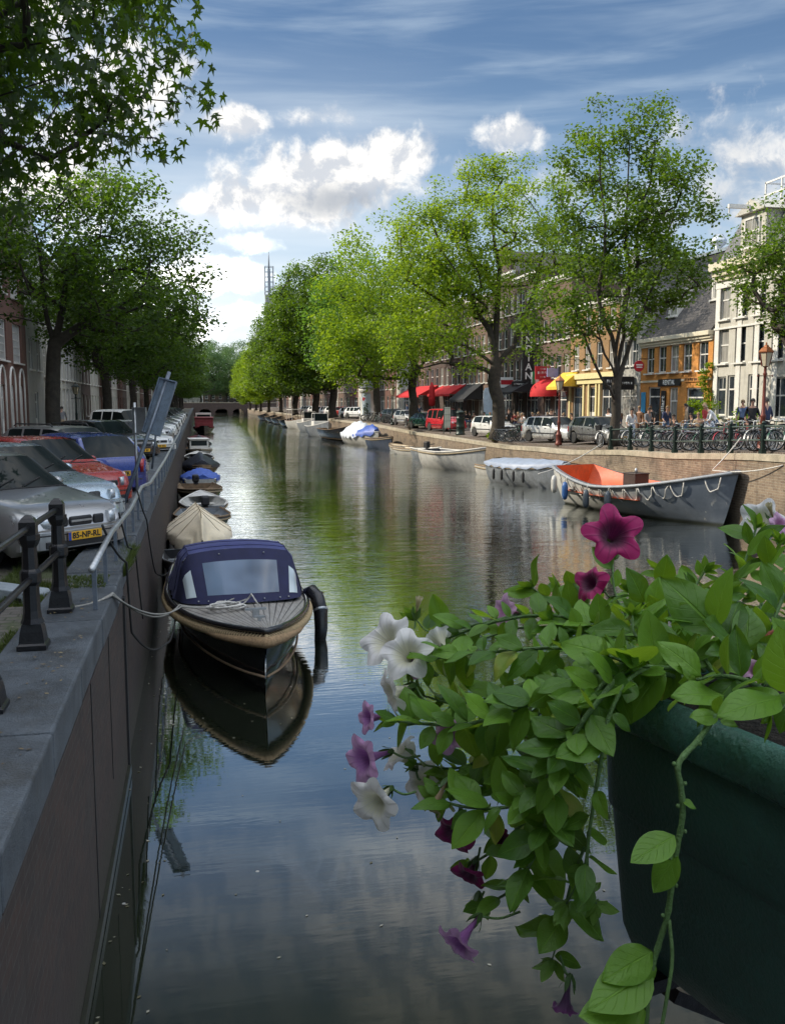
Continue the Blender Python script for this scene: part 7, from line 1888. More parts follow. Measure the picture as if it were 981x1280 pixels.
# ---- leaves
def petleaf_material(name, dark, light, trans):
    m, nt, N, L = newmat(name); b = NB(nt)
    at_ = b.node('ShaderNodeAttribute', attribute_name='shade'); lu = b.node('ShaderNodeAttribute', attribute_name='lu'); lv = b.node('ShaderNodeAttribute', attribute_name='lv')
    U, V_ = lu.outputs['Fac'], lv.outputs['Fac']              # along the leaf 0..1, across -1..1
    av = b.math('ABSOLUTE', V_)
    mid = b.ramp(av, .07, .02)
    side = b.math('FRACT', b.math('SUBTRACT', b.math('MULTIPLY', U, 6.5), b.math('MULTIPLY', av, 1.9)))
    side = b.math('MULTIPLY', b.ramp(b.math('ABSOLUTE', b.math('SUBTRACT', side, .5)), .07, .0), b.ramp(av, 1.0, .6))
    vein = b.math('MAXIMUM', mid, b.math('MULTIPLY', side, .22))
    co_ = b.coord('Object'); n = b.noise(co_, 55, 4, .6); nb = b.noise(co_, 9, 3)
    base = b.mix(b.math('ADD', b.math('MULTIPLY', at_.outputs['Fac'], .75), b.math('MULTIPLY', n, .25)), dark, light)
    base = b.mix(b.math('MULTIPLY', vein, .38), base, mul(light, 1.45))
    base = b.mix(b.ramp(nb, .70, .80, 0, .35), base, (.16, .13, .03))
    base = b.mix(b.math('MULTIPLY', b.math('GREATER_THAN', at_.outputs['Fac'], .955), b.ramp(n, .3, .6, .3, .9)), base, (.34, .33, .06))
    geo = b.node('ShaderNodeNewGeometry'); base = b.mix(b.math('MULTIPLY', geo.outputs['Backfacing'], .35), base, (.11, .17, .07))
    p = b.node('ShaderNodeBsdfPrincipled', {'Base Color': base, 'Roughness': .40, 'Specular IOR Level': .36, 'Sheen Weight': .03, 'Sheen Roughness': .4})
    b.set(p.inputs['Normal'], b.bump(b.math('ADD', b.math('MULTIPLY', vein, -1.0), b.math('MULTIPLY', n, 1.2)), .6, .0025))
    tr = b.node('ShaderNodeBsdfTranslucent', {'Color': b.mix(at_.outputs['Fac'], mul(trans, .6), trans)})
    b.out(b.node('ShaderNodeMixShader', {0: .34, 1: p, 2: tr})); return m
PLEAF = petleaf_material('petunia_leaf', (.026, .095, .012), (.18, .36, .036), (.40, .64, .03))
rl = np.random.default_rng(77)
class Leaves:
    def __init__(self): self.V = []; self.F = []; self.S = []; self.U = []; self.W = []
    def add(self, base, tipdir, nrm, ln, wd=.62, shade=None, curl=None, fold=None):
        d = Vector(tipdir).normalized(); n = Vector(nrm); n = (n - d*n.dot(d))
        if n.length < 1e-4: n = d.orthogonal()
        n.normalize(); s = d.cross(n); shade = rl.uniform(0, 1) if shade is None else shade
        curl = rl.normal(.30, .38) if curl is None else curl; fold = rl.uniform(.05, .45) if fold is None else fold; wv = rl.uniform(.0, .05); ph = rl.uniform(0, 6); tw = rl.normal(0, .18)
        k0 = len(self.V); nu, nv = 9, 6
        for i in range(nu + 1):
            u = i/nu
            w = ln*wd*.5*(math.sin(math.pi*u**.82)**.85)*(1.0 if u < .96 else .8) + ln*.012*(1 - u)
            x = ln*(u - .10*abs(curl)*u*u); zc = -curl*ln*u*u*.55
            for j in range(nv + 1):
                v = -1 + 2*j/nv; y = w*v
                z = zc + fold*abs(v)*w*.9 - .10*w*v*v + wv*ln*math.sin(7*u + 3*v + ph)*abs(v) + tw*y*u
                self.V.append(tuple(Vector(base) + d*x + s*y + n*z)); self.S.append(shade); self.U.append(u); self.W.append(v)
        for i in range(nu):
            for j in range(nv):
                a = k0 + i*(nv + 1) + j; self.F.append((a, a + 1, a + nv + 2, a + nv + 1))
    def build(self, parent, o0, m):
        V = np.array(self.V) - np.array(o0); me = np_mesh('leaves', V, np.array(self.F), np.array(self.S), m)
        for nm, dat in (('lu', self.U), ('lv', self.W)):
            a = me.attributes.new(nm, 'FLOAT', 'POINT'); a.data.foreach_set('value', np.array(dat, np.float32))
        me.polygons.foreach_set('use_smooth', [True]*len(me.polygons))
        return link('leaves', me, parent)
def catmull(P, n=8):
    P = [P[0]*2 - P[1]] + P + [P[-1]*2 - P[-2]]; out = []
    for i in range(1, len(P) - 2):
        for k in range(n):
            t = k/n; a, b_, c, d = P[i-1], P[i], P[i+1], P[i+2]
            out.append(.5*((2*b_) + (c - a)*t + (2*a - 5*b_ + 4*c - d)*t*t + (3*b_ - a - 3*c + d)*t**3))
    out.append(P[-2]); return out
STEMM = mat('petunia_stem', (.10, .19, .055), .55, var=.25, scale=50, bump=.4, bscale=500)
def grow(LV, mb, pts, r0=.0022, sz=(.014, .033), every=.0056, start=.0, up=(0, 0, 1), dens=1.0, toward=.25):
    """a stem through the given points with leaves spiralling along it"""
    C = catmull(pts, 8); n = len(C); mb.tube([tuple(p) for p in C], [r0*(1 - .55*i/n) for i in range(n)], 6)
    acc = 0; ang = rl.uniform(0, 6.28); tot = sum((a - c).length for a, c in zip(C, C[1:])); s = 0
    for a, c in zip(C, C[1:]):
        s += (c - a).length; acc += (c - a).length
        if s/tot < start: continue
        while acc > every:
            acc -= every; ang += 2.4 + rl.normal(0, .25); t = (c - a).normalized(); q = t.orthogonal().normalized(); w = t.cross(q)
            rad = q*math.cos(ang) + w*math.sin(ang)
            cam_dir = (Vector((0, 0, 4.3)) - a).normalized()
            d = rad*.85 + t*.45 + Vector((0, 0, .15)) + cam_dir*toward*.5 + Vector(rl.normal(0, .2, 3))
            f = s/tot; big = sz[0] + (sz[1] - sz[0])*math.sin(math.pi*min(1, .25 + .75*(1 - f)))**.8
            ln = big*rl.uniform(.55, 1.30)
            nm = Vector(up)*1.0 + t*.2 + cam_dir*(.35 + toward) + Vector(rl.normal(0, .35, 3))
            if rl.uniform() < dens: LV.add(a + rad*r0*.8, d, nm, ln, rl.uniform(.42, .68))
    tipd = (C[-1] - C[-3]).normalized()          # tuft of young leaves at the tip
    for k in range(8):
        q = tipd.orthogonal(); w = tipd.cross(q); a_ = k*2.4
        LV.add(C[-1], tipd*.8 + q*math.cos(a_)*.7 + w*math.sin(a_)*.7, tipd + Vector((0, 0, .3)), rl.uniform(.010, .022), .5, .9, .1)

# ---- flowers
def petal_mat(name, limb, throat, vein, rough=.55, tr=.35):
    m, nt, N, L = newmat(name); b = NB(nt)
    rr = b.node('ShaderNodeAttribute', attribute_name='shade').outputs['Fac']; an = b.node('ShaderNodeAttribute', attribute_name='lu').outputs['Fac']
    v = b.ramp(b.math('ABSOLUTE', b.math('SUBTRACT', b.math('FRACT', b.math('MULTIPLY', an, 15.0)), .5)), .16, .02)
    n = b.noise(b.coord('Object'), 120, 4, .6)
    base = b.mix(b.ramp(rr, .22, .62), throat, limb); base = b.mix(b.math('MULTIPLY', v, b.ramp(rr, 1.0, .4, .12, .6)), base, vein); base = b.mix(b.math('MULTIPLY', n, .25), base, mul(limb, .6))
    p = b.node('ShaderNodeBsdfPrincipled', {'Base Color': base, 'Roughness': rough, 'Sheen Weight': .3}); b.set(p.inputs['Normal'], b.bump(b.math('ADD', n, v), .3, .0015))
    t_ = b.node('ShaderNodeBsdfTranslucent', {'Color': base}); b.out(b.node('ShaderNodeMixShader', {0: tr, 1: p, 2: t_})); return m
PM_MAG = petal_mat('magenta_petal', (.52, .010, .16), (.05, .004, .03), (.12, .004, .06)); PM_WHITE = petal_mat('white_petal', (.84, .82, .80), (.66, .64, .46), (.62, .60, .55), tr=.25)
PM_LIL = petal_mat('lilac_petal', (.66, .36, .64), (.26, .08, .30), (.36, .12, .38)); PM_PINK = petal_mat('pale_pink_petal', (.72, .42, .64), (.5, .2, .4), (.5, .2, .42)); PM_DMAG = petal_mat('deep_magenta_petal', (.24, .006, .11), (.04, .003, .03), (.1, .004, .05)); PM_WILT = petal_mat('wilted_petal', (.44, .36, .22), (.3, .2, .1), (.26, .18, .1)); PM_CREAM = petal_mat('cream_bud', (.66, .58, .36), (.4, .34, .16), (.45, .36, .2)); PM_PUR = petal_mat('purple_bud', (.13, .02, .13), (.05, .01, .06), (.06, .01, .07))
CALYX = leafmat('calyx_green', (.04, .09, .025), (.08, .15, .04), (.2, .3, .05), .2)
def flower(parent, o0, c, face, dia, m, label, lobes=.13, flat=1.0, tube=.55, ruffle=.10, wilt=0.0, seed=1, closed=0.0, name='flower'):
    """a five-lobed trumpet; c = centre of the mouth, face = direction it looks"""
    rg_ = random.Random(seed); Rr = dia/2; f = Vector(face).normalized(); q = f.orthogonal().normalized(); a0 = rg_.uniform(0, 6.28); w = f.cross(q)
    nA, V, F, S, U = 50, [], [], [], []
    steps = [(-1.05*tube*2, .08, 0), (-.8*tube*2, .10, .05), (-.5*tube*2, .17, .1), (-.25*tube*2, .28, .2), (-.10, .42, .3), (-.01, .56, .45), (.025*flat, .72, .66), (.0, .84, .84), (-.05 - .06*(1 - flat), 1.0, 1.0)]
    ph = rg_.uniform(0, 6)
    for (x, r, s) in steps:
        for k in range(nA):
            th = 2*math.pi*k/nA; lob = 1 + lobes*s*s*(math.cos(5*th) - .35*abs(math.sin(2.5*th))**6*2)
            rr = r*Rr*lob*(1 - closed*s*.75); xx = x*Rr + ruffle*Rr*s*s*(math.sin(10*th + ph) * .5 + math.sin(5*th + ph*2)*.7) + closed*s*Rr*.8
            xx += -.06*Rr*s*abs(math.cos(2.5*th))**.5*0 - wilt*Rr*s*s*(.5 + .5*math.sin(3*th + ph)); rr *= 1 - wilt*.45*s*(.5 + .5*math.cos(3*th + ph))
            xx += .05*Rr*s*(1 - abs(math.cos(2.5*th)))
            p = Vector(c) + f*xx + (q*math.cos(th + a0) + w*math.sin(th + a0))*rr; V.append(tuple(p - o0)); S.append(s); U.append(k/nA if k < nA - 1 else 1)
    for i in range(len(steps) - 1):
        for k in range(nA): F.append((i*nA + k, (i+1)*nA + k, (i+1)*nA + (k+1) % nA, i*nA + (k+1) % nA))
    me = np_mesh(name, np.array(V), np.array(F), np.array(S), m); a = me.attributes.new('lu', 'FLOAT', 'POINT'); a.data.foreach_set('value', np.array(U, np.float32)); me.polygons.foreach_set('use_smooth', [True]*len(F))
    o = link(name, me, parent); o['label'] = label
    base = Vector(c) - f*(1.05*tube*2*Rr)
    cv = Leaves()
    for k in range(5):
        t_ = k*2*math.pi/5; e = q*math.cos(t_) + w*math.sin(t_); cv.add(base - f*.003 + e*.001, f*.9 + e*.55, e, .015, .28, .5, .2, .1)
    V2 = np.array(cv.V) - np.array(o0); cm = np_mesh('calyx', V2, np.array(cv.F), np.array(cv.S), CALYX); link('calyx', cm, o)
    return base
def cdir(r, u, t): return RGT*r + UPV*u - FWD*t          # right, up, towards the viewer
plants = {}
for key, nm, lab in (('w', 'petunia_plant', 'trailing petunia with white and lilac trumpets spilling over the water'), ('m', 'petunia_plant', 'petunia with a star-shaped magenta bloom held high above the flower box'), ('r', 'petunia_plant', 'petunia at the frame side with thick bare stem hanging down the planter face')):
    o0 = {'w': at(770, 860, .78), 'm': at(850, 830, .80), 'r': at(930, 850, .68)}[key]
    plants[key] = (thing(nm, lab, 'flowering plant', tuple(o0)), o0, Leaves(), MB())
def stem(key, pts, **k): t, o0, LV, mb = plants[key]; grow(LV, mb, [at(*p) for p in pts], **k)
def fl(key, u, v, d, face, px, m, label, pull=None, **k):
    px = px * 1.04
    t, o0, LV, mb = plants[key]; c = at(u, v, d); base = flower(t, o0, c, face, px*d/F_, m, label, **k)
    if pull: 
        e = at(*pull); mid = base.lerp(e, .5) + Vector((0, 0, -.004)); mb.tube([tuple(p) for p in catmull([e, mid, base], 5)], .0011, 5)
# trailing stems to the water side
stem('w', [(860, 850, .76), (780, 835, .74), (715, 850, .73), (650, 885, .76), (585, 905, .80), (530, 905, .84), (490, 900, .86)], r0=.0028)
stem('w', [(840, 855, .78), (770, 845, .72), (725, 900, .70), (690, 965, .71), (650, 1005, .74), (590, 1010, .78), (545, 1000, .82)], r0=.0026)
stem('w', [(850, 855, .77), (790, 838, .72), (745, 880, .69), (712, 930, .69), (690, 1000, .71), (672, 1060, .73), (650, 1105, .75)], r0=.0026)
stem('w', [(860, 850, .75), (800, 840, .71), (765, 885, .68), (752, 945, .68), (738, 1030, .69), (730, 1085, .70), (708, 1130, .72)], r0=.0020, every=.02, start=.25)
stem('w', [(840, 840, .80), (760, 815, .80), (690, 810, .80), (620, 815, .83), (560, 820, .87), (515, 835, .90)])
stem('w', [(830, 835, .84), (760, 790, .86), (690, 770, .88), (630, 775, .90), (580, 790, .92), (545, 805, .93)])
stem('w', [(840, 850, .80), (760, 850, .78), (690, 880, .78), (630, 930, .82), (575, 960, .85), (520, 955, .87)])
stem('w', [(840, 850, .80), (770, 860, .76), (720, 920, .76), (670, 960, .80), (620, 985, .84), (560, 975, .87)])
stem('w', [(830, 850, .80), (750, 840, .80), (680, 850, .84), (620, 870, .86), (570, 880, .88), (530, 870, .9)])
stem('w', [(740, 885, .74), (700, 985, .76), (660, 1060, .79), (640, 1110, .80), (610, 1130, .82)], every=.013, sz=(.024, .044))
stem('w', [(720, 920, .78), (670, 1010, .82), (620, 1060, .84), (590, 1080, .85)], every=.013, sz=(.024, .042))
stem('w', [(730, 1060, .71), (712, 1110, .73), (700, 1165, .75), (690, 1200, .76)], every=.020, sz=(.022, .034), r0=.0014)
stem('w', [(735, 1040, .70), (735, 1090, .70), (745, 1130, .71)], every=.022, sz=(.022, .034), r0=.0013)
stem('w', [(640, 770, .92), (600, 780, .92), (540, 790, .93), (520, 775, .94)], every=.018, sz=(.02, .036), r0=.0016)
stem('w', [(830, 835, .86), (760, 800, .90), (700, 790, .94), (650, 785, .96), (600, 800, .98)], every=.017)
stem('w', [(800, 845, .82), (740, 850, .83), (680, 880, .85), (640, 910, .88), (600, 930, .9)], every=.017)
# upright stems over the box
stem('m', [(850, 830, .86), (800, 790, .90), (770, 745, .93), (765, 700, .95)], r0=.0020, every=.019)
stem('m', [(850, 830, .88), (780, 790, .92), (720, 765, .95), (680, 745, .97), (665, 735, .98)], r0=.0022)
stem('m', [(860, 830, .82), (810, 800, .84), (760, 790, .86), (720, 790, .86), (690, 775, .87)], r0=.0022)
stem('m', [(870, 830, .78), (830, 810, .78), (795, 795, .79), (790, 770, .80)], r0=.0022, sz=(.024, .046))
stem('m', [(870, 835, .74), (830, 835, .73), (790, 830, .73), (760, 820, .73)], r0=.0022, sz=(.028, .05))
stem('m', [(880, 835, .86), (850, 790, .90), (830, 750, .93), (825, 715, .95)], r0=.0022)
stem('m', [(880, 840, .84), (870, 790, .87), (865, 745, .90), (880, 715, .92)], r0=.0022)
stem('m', [(890, 840, .80), (860, 810, .82), (820, 770, .84), (790, 740, .86)], r0=.0022)
stem('m', [(860, 840, .92), (790, 770, .98), (730, 740, 1.0), (700, 735, 1.0)], r0=.002)
stem('r', [(900, 845, .80), (910, 790, .84), (920, 735, .88), (935, 690, .90), (945, 660, .91)], r0=.0022)
stem('r', [(920, 845, .78), (945, 780, .82), (960, 720, .86), (975, 680, .88)], r0=.0022)
stem('r', [(930, 850, .74), (960, 790, .76), (985, 730, .78), (1000, 690, .8)], r0=.0022)
stem('r', [(940, 850, .70), (930, 820, .70), (900, 790, .71), (870, 775, .72)], r0=.0022, sz=(.026, .05))
stem('r', [(950, 860, .66), (930, 850, .65), (900, 845, .65), (870, 850, .65)], r0=.0022, sz=(.03, .05))
stem('r', [(960, 860, .66), (985, 820, .67), (1010, 780, .68)], r0=.0022)
stem('r', [(900, 850, .76), (880, 820, .78), (880, 780, .80), (905, 745, .83)], r0=.0022)
stem('r', [(1000, 860, .62), (985, 880, .60), (965, 890, .60)], r0=.0018, sz=(.026, .04))
# the thick bare stem down the face of the box, leaves only low down
t, o0, LV, mb = plants['r']
S1 = catmull([at(*p) for p in ((930, 880, .63), (897, 893, .615), (873, 925, .605), (848, 955, .60), (851, 985, .60), (853, 1020, .602), (846, 1060, .606), (840, 1100, .61), (834, 1145, .615), (822, 1185, .62), (812, 1225, .62), (806, 1290, .62))], 6)
mb.tube([tuple(p) for p in S1], [.0019 + .0004*math.sin(i*.9)**8 for i in range(len(S1))], 8)
S2 = catmull([at(*p) for p in ((836, 1150, .615), (840, 1200, .61), (832, 1255, .61), (824, 1300, .61))], 6); mb.tube([tuple(p) for p in S2], .0014, 6)
for (u, v, d, dr, nm, ln) in ((843, 1045, .604, (-.9, -.35, .3), (-.2, .7, .6), .036), (846, 1068, .606, (-.45, -.6, .1), (-.8, .1, .6), .030), (815, 1190, .62, (-.9, -.45, .1), (-.1, .6, .8), .040), (818, 1200, .62, (-.85, -.7, .3), (.3, .5, .9), .030),
                               (815, 1215, .62, (-1, -.35, .35), (.1, .7, .6), .052), (808, 1262, .62, (-1, .1, .3), (.1, .7, .6), .05), (853, 1000, .60, (.9, -.5, .3), (0, .8, .5), .010), (897, 896, .613, (-.9, .1, .3), (0, .8, .6), .022), (894, 892, .613, (.1, .9, .4), (-.6, .1, .8), .014), (900, 900, .612, (.8, -.2, .4), (0, .7, .6), .012),
                               (975, 872, .60, (-1, -.12, .35), (.0, .95, .45), .050), (905, 870, .63, (-.8, .1, .2), (0, .9, .5), .04)):
    LV.add(at(u, v, d), cdir(*dr), cdir(*nm), ln, .62, .7, .15, .12)
for i in range(9):
    p = S1[8 + i*5]; mb.ball(tuple(p + RGT*.003*(1 if i % 2 else -1)), .0016, 6, 4)
W_, M_, = 'w', 'm'
fl(M_, 767, 668, .95, cdir(-.05, .25, .95), 68, PM_MAG, 'star-shaped magenta flower with dark throat', (765, 712, .95), lobes=.17, ruffle=.04, seed=3)
fl(M_, 735, 728, .94, cdir(-.7, .35, .5), 50, PM_MAG, 'crumpled magenta flower seen from the side', (770, 745, .94), wilt=.35, seed=5)
fl(M_, 630, 764, .95, cdir(-.75, .1, .45), 40, PM_PINK, 'pale pink flower edge-on among the leaves', (660, 775, .95), seed=6)
fl(W_, 480, 798, .92, cdir(-.6, .55, .55), 68, PM_WHITE, 'large white flower facing up over the water', (530, 830, .9), seed=7)
fl(W_, 508, 818, .88, cdir(-.25, .4, .85), 62, PM_WHITE, 'white flower overlapping the large white one', (545, 845, .88), seed=8)
fl(W_, 487, 868, .87, cdir(-.85, -.25, .3), 58, PM_WHITE, 'white flower seen from the side beneath the two open ones', (540, 880, .86), seed=9, wilt=.15)
fl(W_, 549, 798, .90, cdir(-.3, .6, -.6), 44, PM_WHITE, 'half closed white flower turned away', (570, 825, .9), seed=10, closed=.35)
fl(W_, 523, 752, .93, cdir(.15, .9, .2), 20, PM_CREAM, 'cream bud standing upright', (518, 785, .93), seed=11, closed=.75, tube=1.0, name='bud')
fl(W_, 458, 897, .86, cdir(-.8, .1, .45), 38, PM_LIL, 'lilac trumpet pointing out over the water', (520, 905, .85), seed=12, tube=.9)
fl(W_, 452, 950, .84, cdir(-.75, -.05, .6), 58, PM_LIL, 'larger lilac trumpet with pale veined mouth', (525, 945, .85), seed=13, tube=.75)
fl(W_, 466, 1005, .80, cdir(-.55, -.25, .75), 66, PM_WHITE, 'big white flower lowest on the water side', (520, 990, .82), seed=14)
fl(W_, 497, 940, .88, cdir(-.5, .5, .1), 54, PM_WHITE, 'faded white flower behind the lilac trumpets', (525, 975, .86), seed=15, wilt=.2)
fl(W_, 527, 975, .88, cdir(-.4, .3, .5), 46, PM_WHITE, 'white flower tucked behind leaves', (545, 990, .86), seed=16)
fl(W_, 560, 920, .84, cdir(-.2, .1, .9), 42, PM_LIL, 'mottled pink flower facing forward between leaves', (590, 925, .85), seed=17, ruffle=.15)
fl(W_, 515, 833, .90, cdir(-.7, .1, .4), 34, PM_LIL, 'small lilac flower below the white ones', (545, 845, .9), seed=18, wilt=.3)
fl(W_, 508, 880, .90, cdir(-.4, .2, .6), 34, PM_LIL, 'lilac flower in shade behind the side-on white flower', (545, 890, .88), seed=28, wilt=.2)
fl(W_, 566, 1045, .82, cdir(-.5, -.3, .6), 58, PM_DMAG, 'deep magenta drooping flower under the leaves', (600, 1020, .82), seed=19, wilt=.3)
fl(W_, 585, 1097, .82, cdir(-.4, -.55, .6), 44, PM_DMAG, 'deep magenta flower hanging lower', (600, 1060, .82), seed=20, wilt=.25)
fl(W_, 628, 1050, .80, cdir(.3, .1, .8), 26, PM_DMAG, 'small deep magenta bloom in shade', (640, 1065, .8), seed=21, wilt=.3)
fl(W_, 595, 1134, .82, cdir(-.2, -.9, .2), 14, PM_MAG, 'tiny magenta bud tip', (605, 1115, .82), seed=22, closed=.6, tube=1.0, name='bud')
fl(W_, 572, 1182, .76, cdir(-.6, -.5, .55), 54, PM_LIL, 'lone lilac trumpet hanging lowest over the water', (650, 1140, .77), seed=23, tube=.8)
fl(W_, 706, 1258, .74, cdir(-.2, -.95, .1), 40, PM_PUR, 'dark purple flower hanging straight down', (700, 1195, .75), seed=24, closed=.3, tube=.8)
fl(W_, 541, 1010, .80, cdir(-.5, -.8, .3), 40, PM_WILT, 'curled wilted beige flower', (560, 985, .82), seed=25, closed=.5, wilt=.3, tube=.9)
fl('r', 950, 650, .93, cdir(-.5, .3, .7), 52, PM_WHITE, 'white flower near the frame edge', (955, 690, .9), seed=26)
fl('r', 948, 686, .90, cdir(-.3, .0, .9), 22, PM_LIL, 'small lilac flower under the white one', (955, 705, .9), seed=27)
fl('r', 962, 634, .92, cdir(-.35, .85, .2), 18, PM_CREAM, 'cream bud above the white flower at the frame edge', (970, 665, .9), seed=29, closed=.75, tube=1.0, name='bud')
fl('r', 945, 838, .68, cdir(-.1, .6, .6), 36, PM_PINK, 'pale lilac flower half buried in leaves', (955, 855, .68), seed=30)
fl('r', 975, 655, .91, cdir(.2, .3, .7), 28, PM_PINK, 'pale pink flower at the frame edge', (980, 690, .9), seed=31)
for key, (t, o0, LV, mb) in plants.items():
    LV.build(t, o0, PLEAF); mb.v = [tuple(Vector(p) - o0) for p in mb.v]; mb.build('stems', [STEMM], t)
# ------------------------------------------------------------------ camera, sun, sky
cam = bpy.data.cameras.new('camera'); co = bpy.data.objects.new('camera', cam); col.objects.link(co)
PITCH = math.atan(137 / 1155); YAW = math.atan(245.5 * math.cos(PITCH) / 1155)
co.location = (0, 0, 4.3)
co.rotation_euler = (R(90) - PITCH, 0, -YAW)
cam.sensor_fit = 'HORIZONTAL'; cam.sensor_width = 36; cam.lens = 36 * 1155 / 981
cam.clip_start = .05; cam.clip_end = 6000
scene.camera = co

SUN_DIR = Vector((-.90, .36, 0)).normalized()
EL = R(33)
to_sun = Vector((SUN_DIR.x * math.cos(EL), SUN_DIR.y * math.cos(EL), math.sin(EL)))
sl = bpy.data.lights.new('sun', 'SUN'); so = bpy.data.objects.new('sun', sl); col.objects.link(so)
sl.energy = 5.0; sl.angle = R(.5); sl.color = (1, .90, .74)
so.rotation_euler = to_sun.to_track_quat('Z', 'Y').to_euler()
so.location = to_sun * 100

w = bpy.data.worlds.new('World'); scene.world = w; w.use_nodes = True
nt = w.node_tree; nt.nodes.clear(); b = NB(nt)
sky = b.node('ShaderNodeTexSky', sky_type='NISHITA', sun_disc=False)
sky.sun_elevation = EL; sky.sun_rotation = math.atan2(SUN_DIR.x, SUN_DIR.y)
sky.air_density = 1.0; sky.dust_density = .6; sky.ozone_density = 2.0
g = b.coord('Generated')
s = b.node('ShaderNodeSeparateXYZ', {0: g})
az = b.math('MULTIPLY', b.math('ARCTAN2', s.outputs[0], s.outputs[1]), 57.2958)
el = b.math('MULTIPLY', b.math('ARCSINE', s.outputs[2]), 57.2958)
ae = b.node('ShaderNodeCombineXYZ', {0: az, 1: el}).outputs[0]
# billowed edges
wn = b.node('ShaderNodeTexNoise', {'Vector': ae, 'Scale': .22, 'Detail': 7, 'Roughness': .62})
warp = b.node('ShaderNodeVectorMath', {0: wn.outputs['Color'], 1: (.5, .5, .5)}, operation='SUBTRACT')
def blob(a0, e0, wa, we, k=1.0, soft=.55):
    """soft cloud bank centred at azimuth a0, elevation e0 (degrees)"""
    w2 = b.node('ShaderNodeSeparateXYZ', {0: warp.outputs[0]})
    x = b.math('DIVIDE', b.math('ADD', b.math('SUBTRACT', az, a0), b.math('MULTIPLY', w2.outputs[0], wa * 1.5)), wa)
    y = b.math('DIVIDE', b.math('ADD', b.math('SUBTRACT', el, e0), b.math('MULTIPLY', w2.outputs[1], we * 2.2)), we)
    d = b.math('SQRT', b.math('ADD', b.math('MULTIPLY', x, x), b.math('MULTIPLY', y, y)))
    return b.ramp(d, 1.55, .15, 0, k)
def mx(lst):
    r = lst[0]
    for q in lst[1:]: r = b.math('MAXIMUM', r, q)
    return r
cum = mx([blob(7.4, 13.0, 6.4, 2.5, 1, .6), blob(11.4, 14.6, 3.6, 1.8, .95, .65), blob(7.5, 16.4, 3.2, .8, .5, .9), blob(2.8, 15.8, 2.1, 1.1, 1, .4), blob(4.4, 11.9, 5.6, 1.7, .9, .8), blob(1, 11.5, 2.5, .9, .9),
          blob(-3.2, 17.6, 3.4, 2.6, .95), blob(-8, 21, 4, 4, .8), blob(-8, 13, 5, 4, .9), blob(19.5, 15.3, 2.4, 1.5, .8), blob(16, 14, 2, 1, .5), blob(34, 12.6, 8.5, 4.6, .58, .9), blob(27, 11, 6, 3.4, .5, .9), blob(20, 12, 5, 2.5, .45, .9),
          blob(.5, 7.6, 4.0, 1.3, .9, .8), blob(3.4, 9.4, 2.6, .7, .8, .8), blob(-1, 4.5, 4, 1.5, .9, .8), blob(10, 5.2, 12, 1.3, .7, .9), blob(-12, 5, 14, 4, .9, .8)])
fbm = b.noise(ae, .42, 10, .62, .3)
fbs = b.noise(b.node('ShaderNodeVectorMath', {0: ae, 1: (-.55, .75, 0)}, operation='ADD').outputs[0], .42, 10, .62, .3)
cum = b.ramp(b.math('ADD', cum, b.math('MULTIPLY', b.math('SUBTRACT', fbm, .5), 1.15)), .26, .82)
relief = b.ramp(b.math('SUBTRACT', fbm, fbs), -.10, .10)
# generic field elsewhere in the sky (seen in the water and by the light)
far_n = b.noise(b.node('ShaderNodeVectorMath', {0: g, 1: (2.0, 2.0, 5.0)}, operation='MULTIPLY').outputs[0], 1.3, 6, .6)
outside = b.ramp(el, 22, 32)
cum = b.math('MAXIMUM', cum, b.math('MULTIPLY', outside, b.ramp(far_n, .42, .62, .25, .95)))
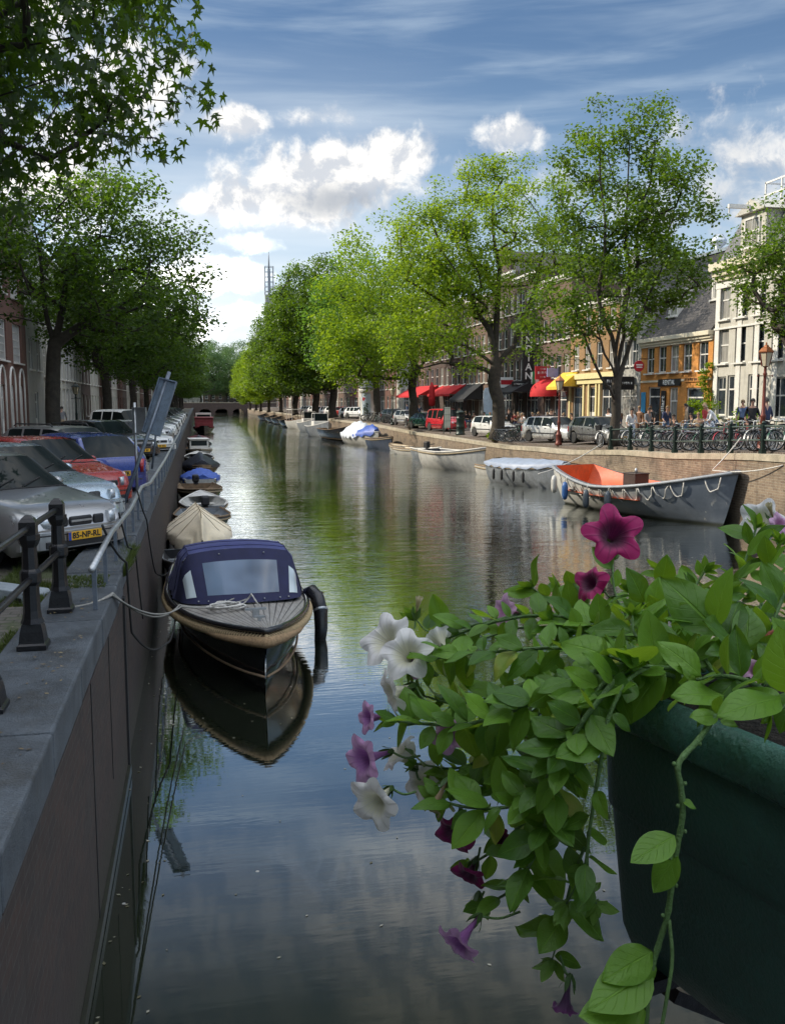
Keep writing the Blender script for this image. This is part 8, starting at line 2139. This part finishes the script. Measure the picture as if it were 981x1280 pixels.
# long cirrus streaks
st = b.node('ShaderNodeMapping', {'Vector': ae}); st.inputs['Rotation'].default_value = (0, 0, R(-7)); st.inputs['Scale'].default_value = (.035, .30, 1)
cir = b.ramp(b.noise(st.outputs[0], 1.8, 5, .55, .4), .40, .74, 0, .62)
cir = b.math('MULTIPLY', cir, b.ramp(el, 3, 12))
veil = b.math('ADD', b.ramp(el, 14, -1, 0, .5), b.math('MULTIPLY', b.math('MULTIPLY', b.ramp(el, 21, 12), b.ramp(b.math('ABSOLUTE', b.math('SUBTRACT', az, 4.0)), 15, 4)), b.ramp(b.noise(st.outputs[0], .9, 4), .3, .7, .15, .55)), clamp=True)
shade = b.mix(relief, (.58, .61, .66), (1.0, .97, .92))
grey = mx([blob(8.6, 11.9, 3.0, .9, 1.0, .9), blob(12, 11.5, 3.0, .7, .6, .9), blob(31, 11, 8, 4, .55, .9)])
shade = b.mix(b.math('MULTIPLY', grey, .8), shade, (.34, .38, .44))
skyc = b.node('ShaderNodeVectorMath', {0: sky.outputs[0], 'Scale': .1}, operation='SCALE').outputs[0]
skyc = b.mix(.55, skyc, b.mix(b.ramp(el, 2, 22), (.38, .56, .74), (.055, .125, .255)))
c1 = b.mix(cir, skyc, (.34, .43, .54))
c1 = b.mix(veil, c1, (.80, .84, .86))
c1 = b.mix(cum, c1, b.node('ShaderNodeVectorMath', {0: shade, 'Scale': .88}, operation='SCALE').outputs[0])
low = b.math('MULTIPLY', b.math('MULTIPLY', b.ramp(el, 12, 6), b.ramp(az, 10, 3)), cum)
high = b.ramp(el, 24, 40)
front = b.math('MULTIPLY', b.ramp(b.math('ABSOLUTE', b.math('SUBTRACT', az, 8.0)), 70, 35), b.ramp(el, 58, 46))
high = b.math('MULTIPLY', high, b.math('SUBTRACT', 1.7, b.math('MULTIPLY', front, 2.52)))
gain = b.math('ADD', 1.0, b.math('ADD', b.math('MULTIPLY', low, 1.5), high))
c1 = b.node('ShaderNodeVectorMath', {0: c1, 'Scale': gain}, operation='SCALE').outputs[0]
c1 = b.node('ShaderNodeVectorMath', {0: c1, 'Scale': 10.0}, operation='SCALE').outputs[0]
bg = b.node('ShaderNodeBackground', {'Color': c1, 'Strength': 0.138})
o = b.node('ShaderNodeOutputWorld'); nt.links.new(bg.outputs[0], o.inputs[0])

scene.view_settings.view_transform = 'Standard'
scene.view_settings.look = 'None'
scene.view_settings.exposure = 0
scene.cycles.use_denoising = True
scene.cycles.adaptive_threshold = .025
scene.cycles.max_bounces = 6
scene.cycles.diffuse_bounces = 2
scene.cycles.glossy_bounces = 3
scene.cycles.transmission_bounces = 3
scene.cycles.caustics_reflective = False
scene.cycles.caustics_refractive = False
scene.cycles.sample_clamp_indirect = 4
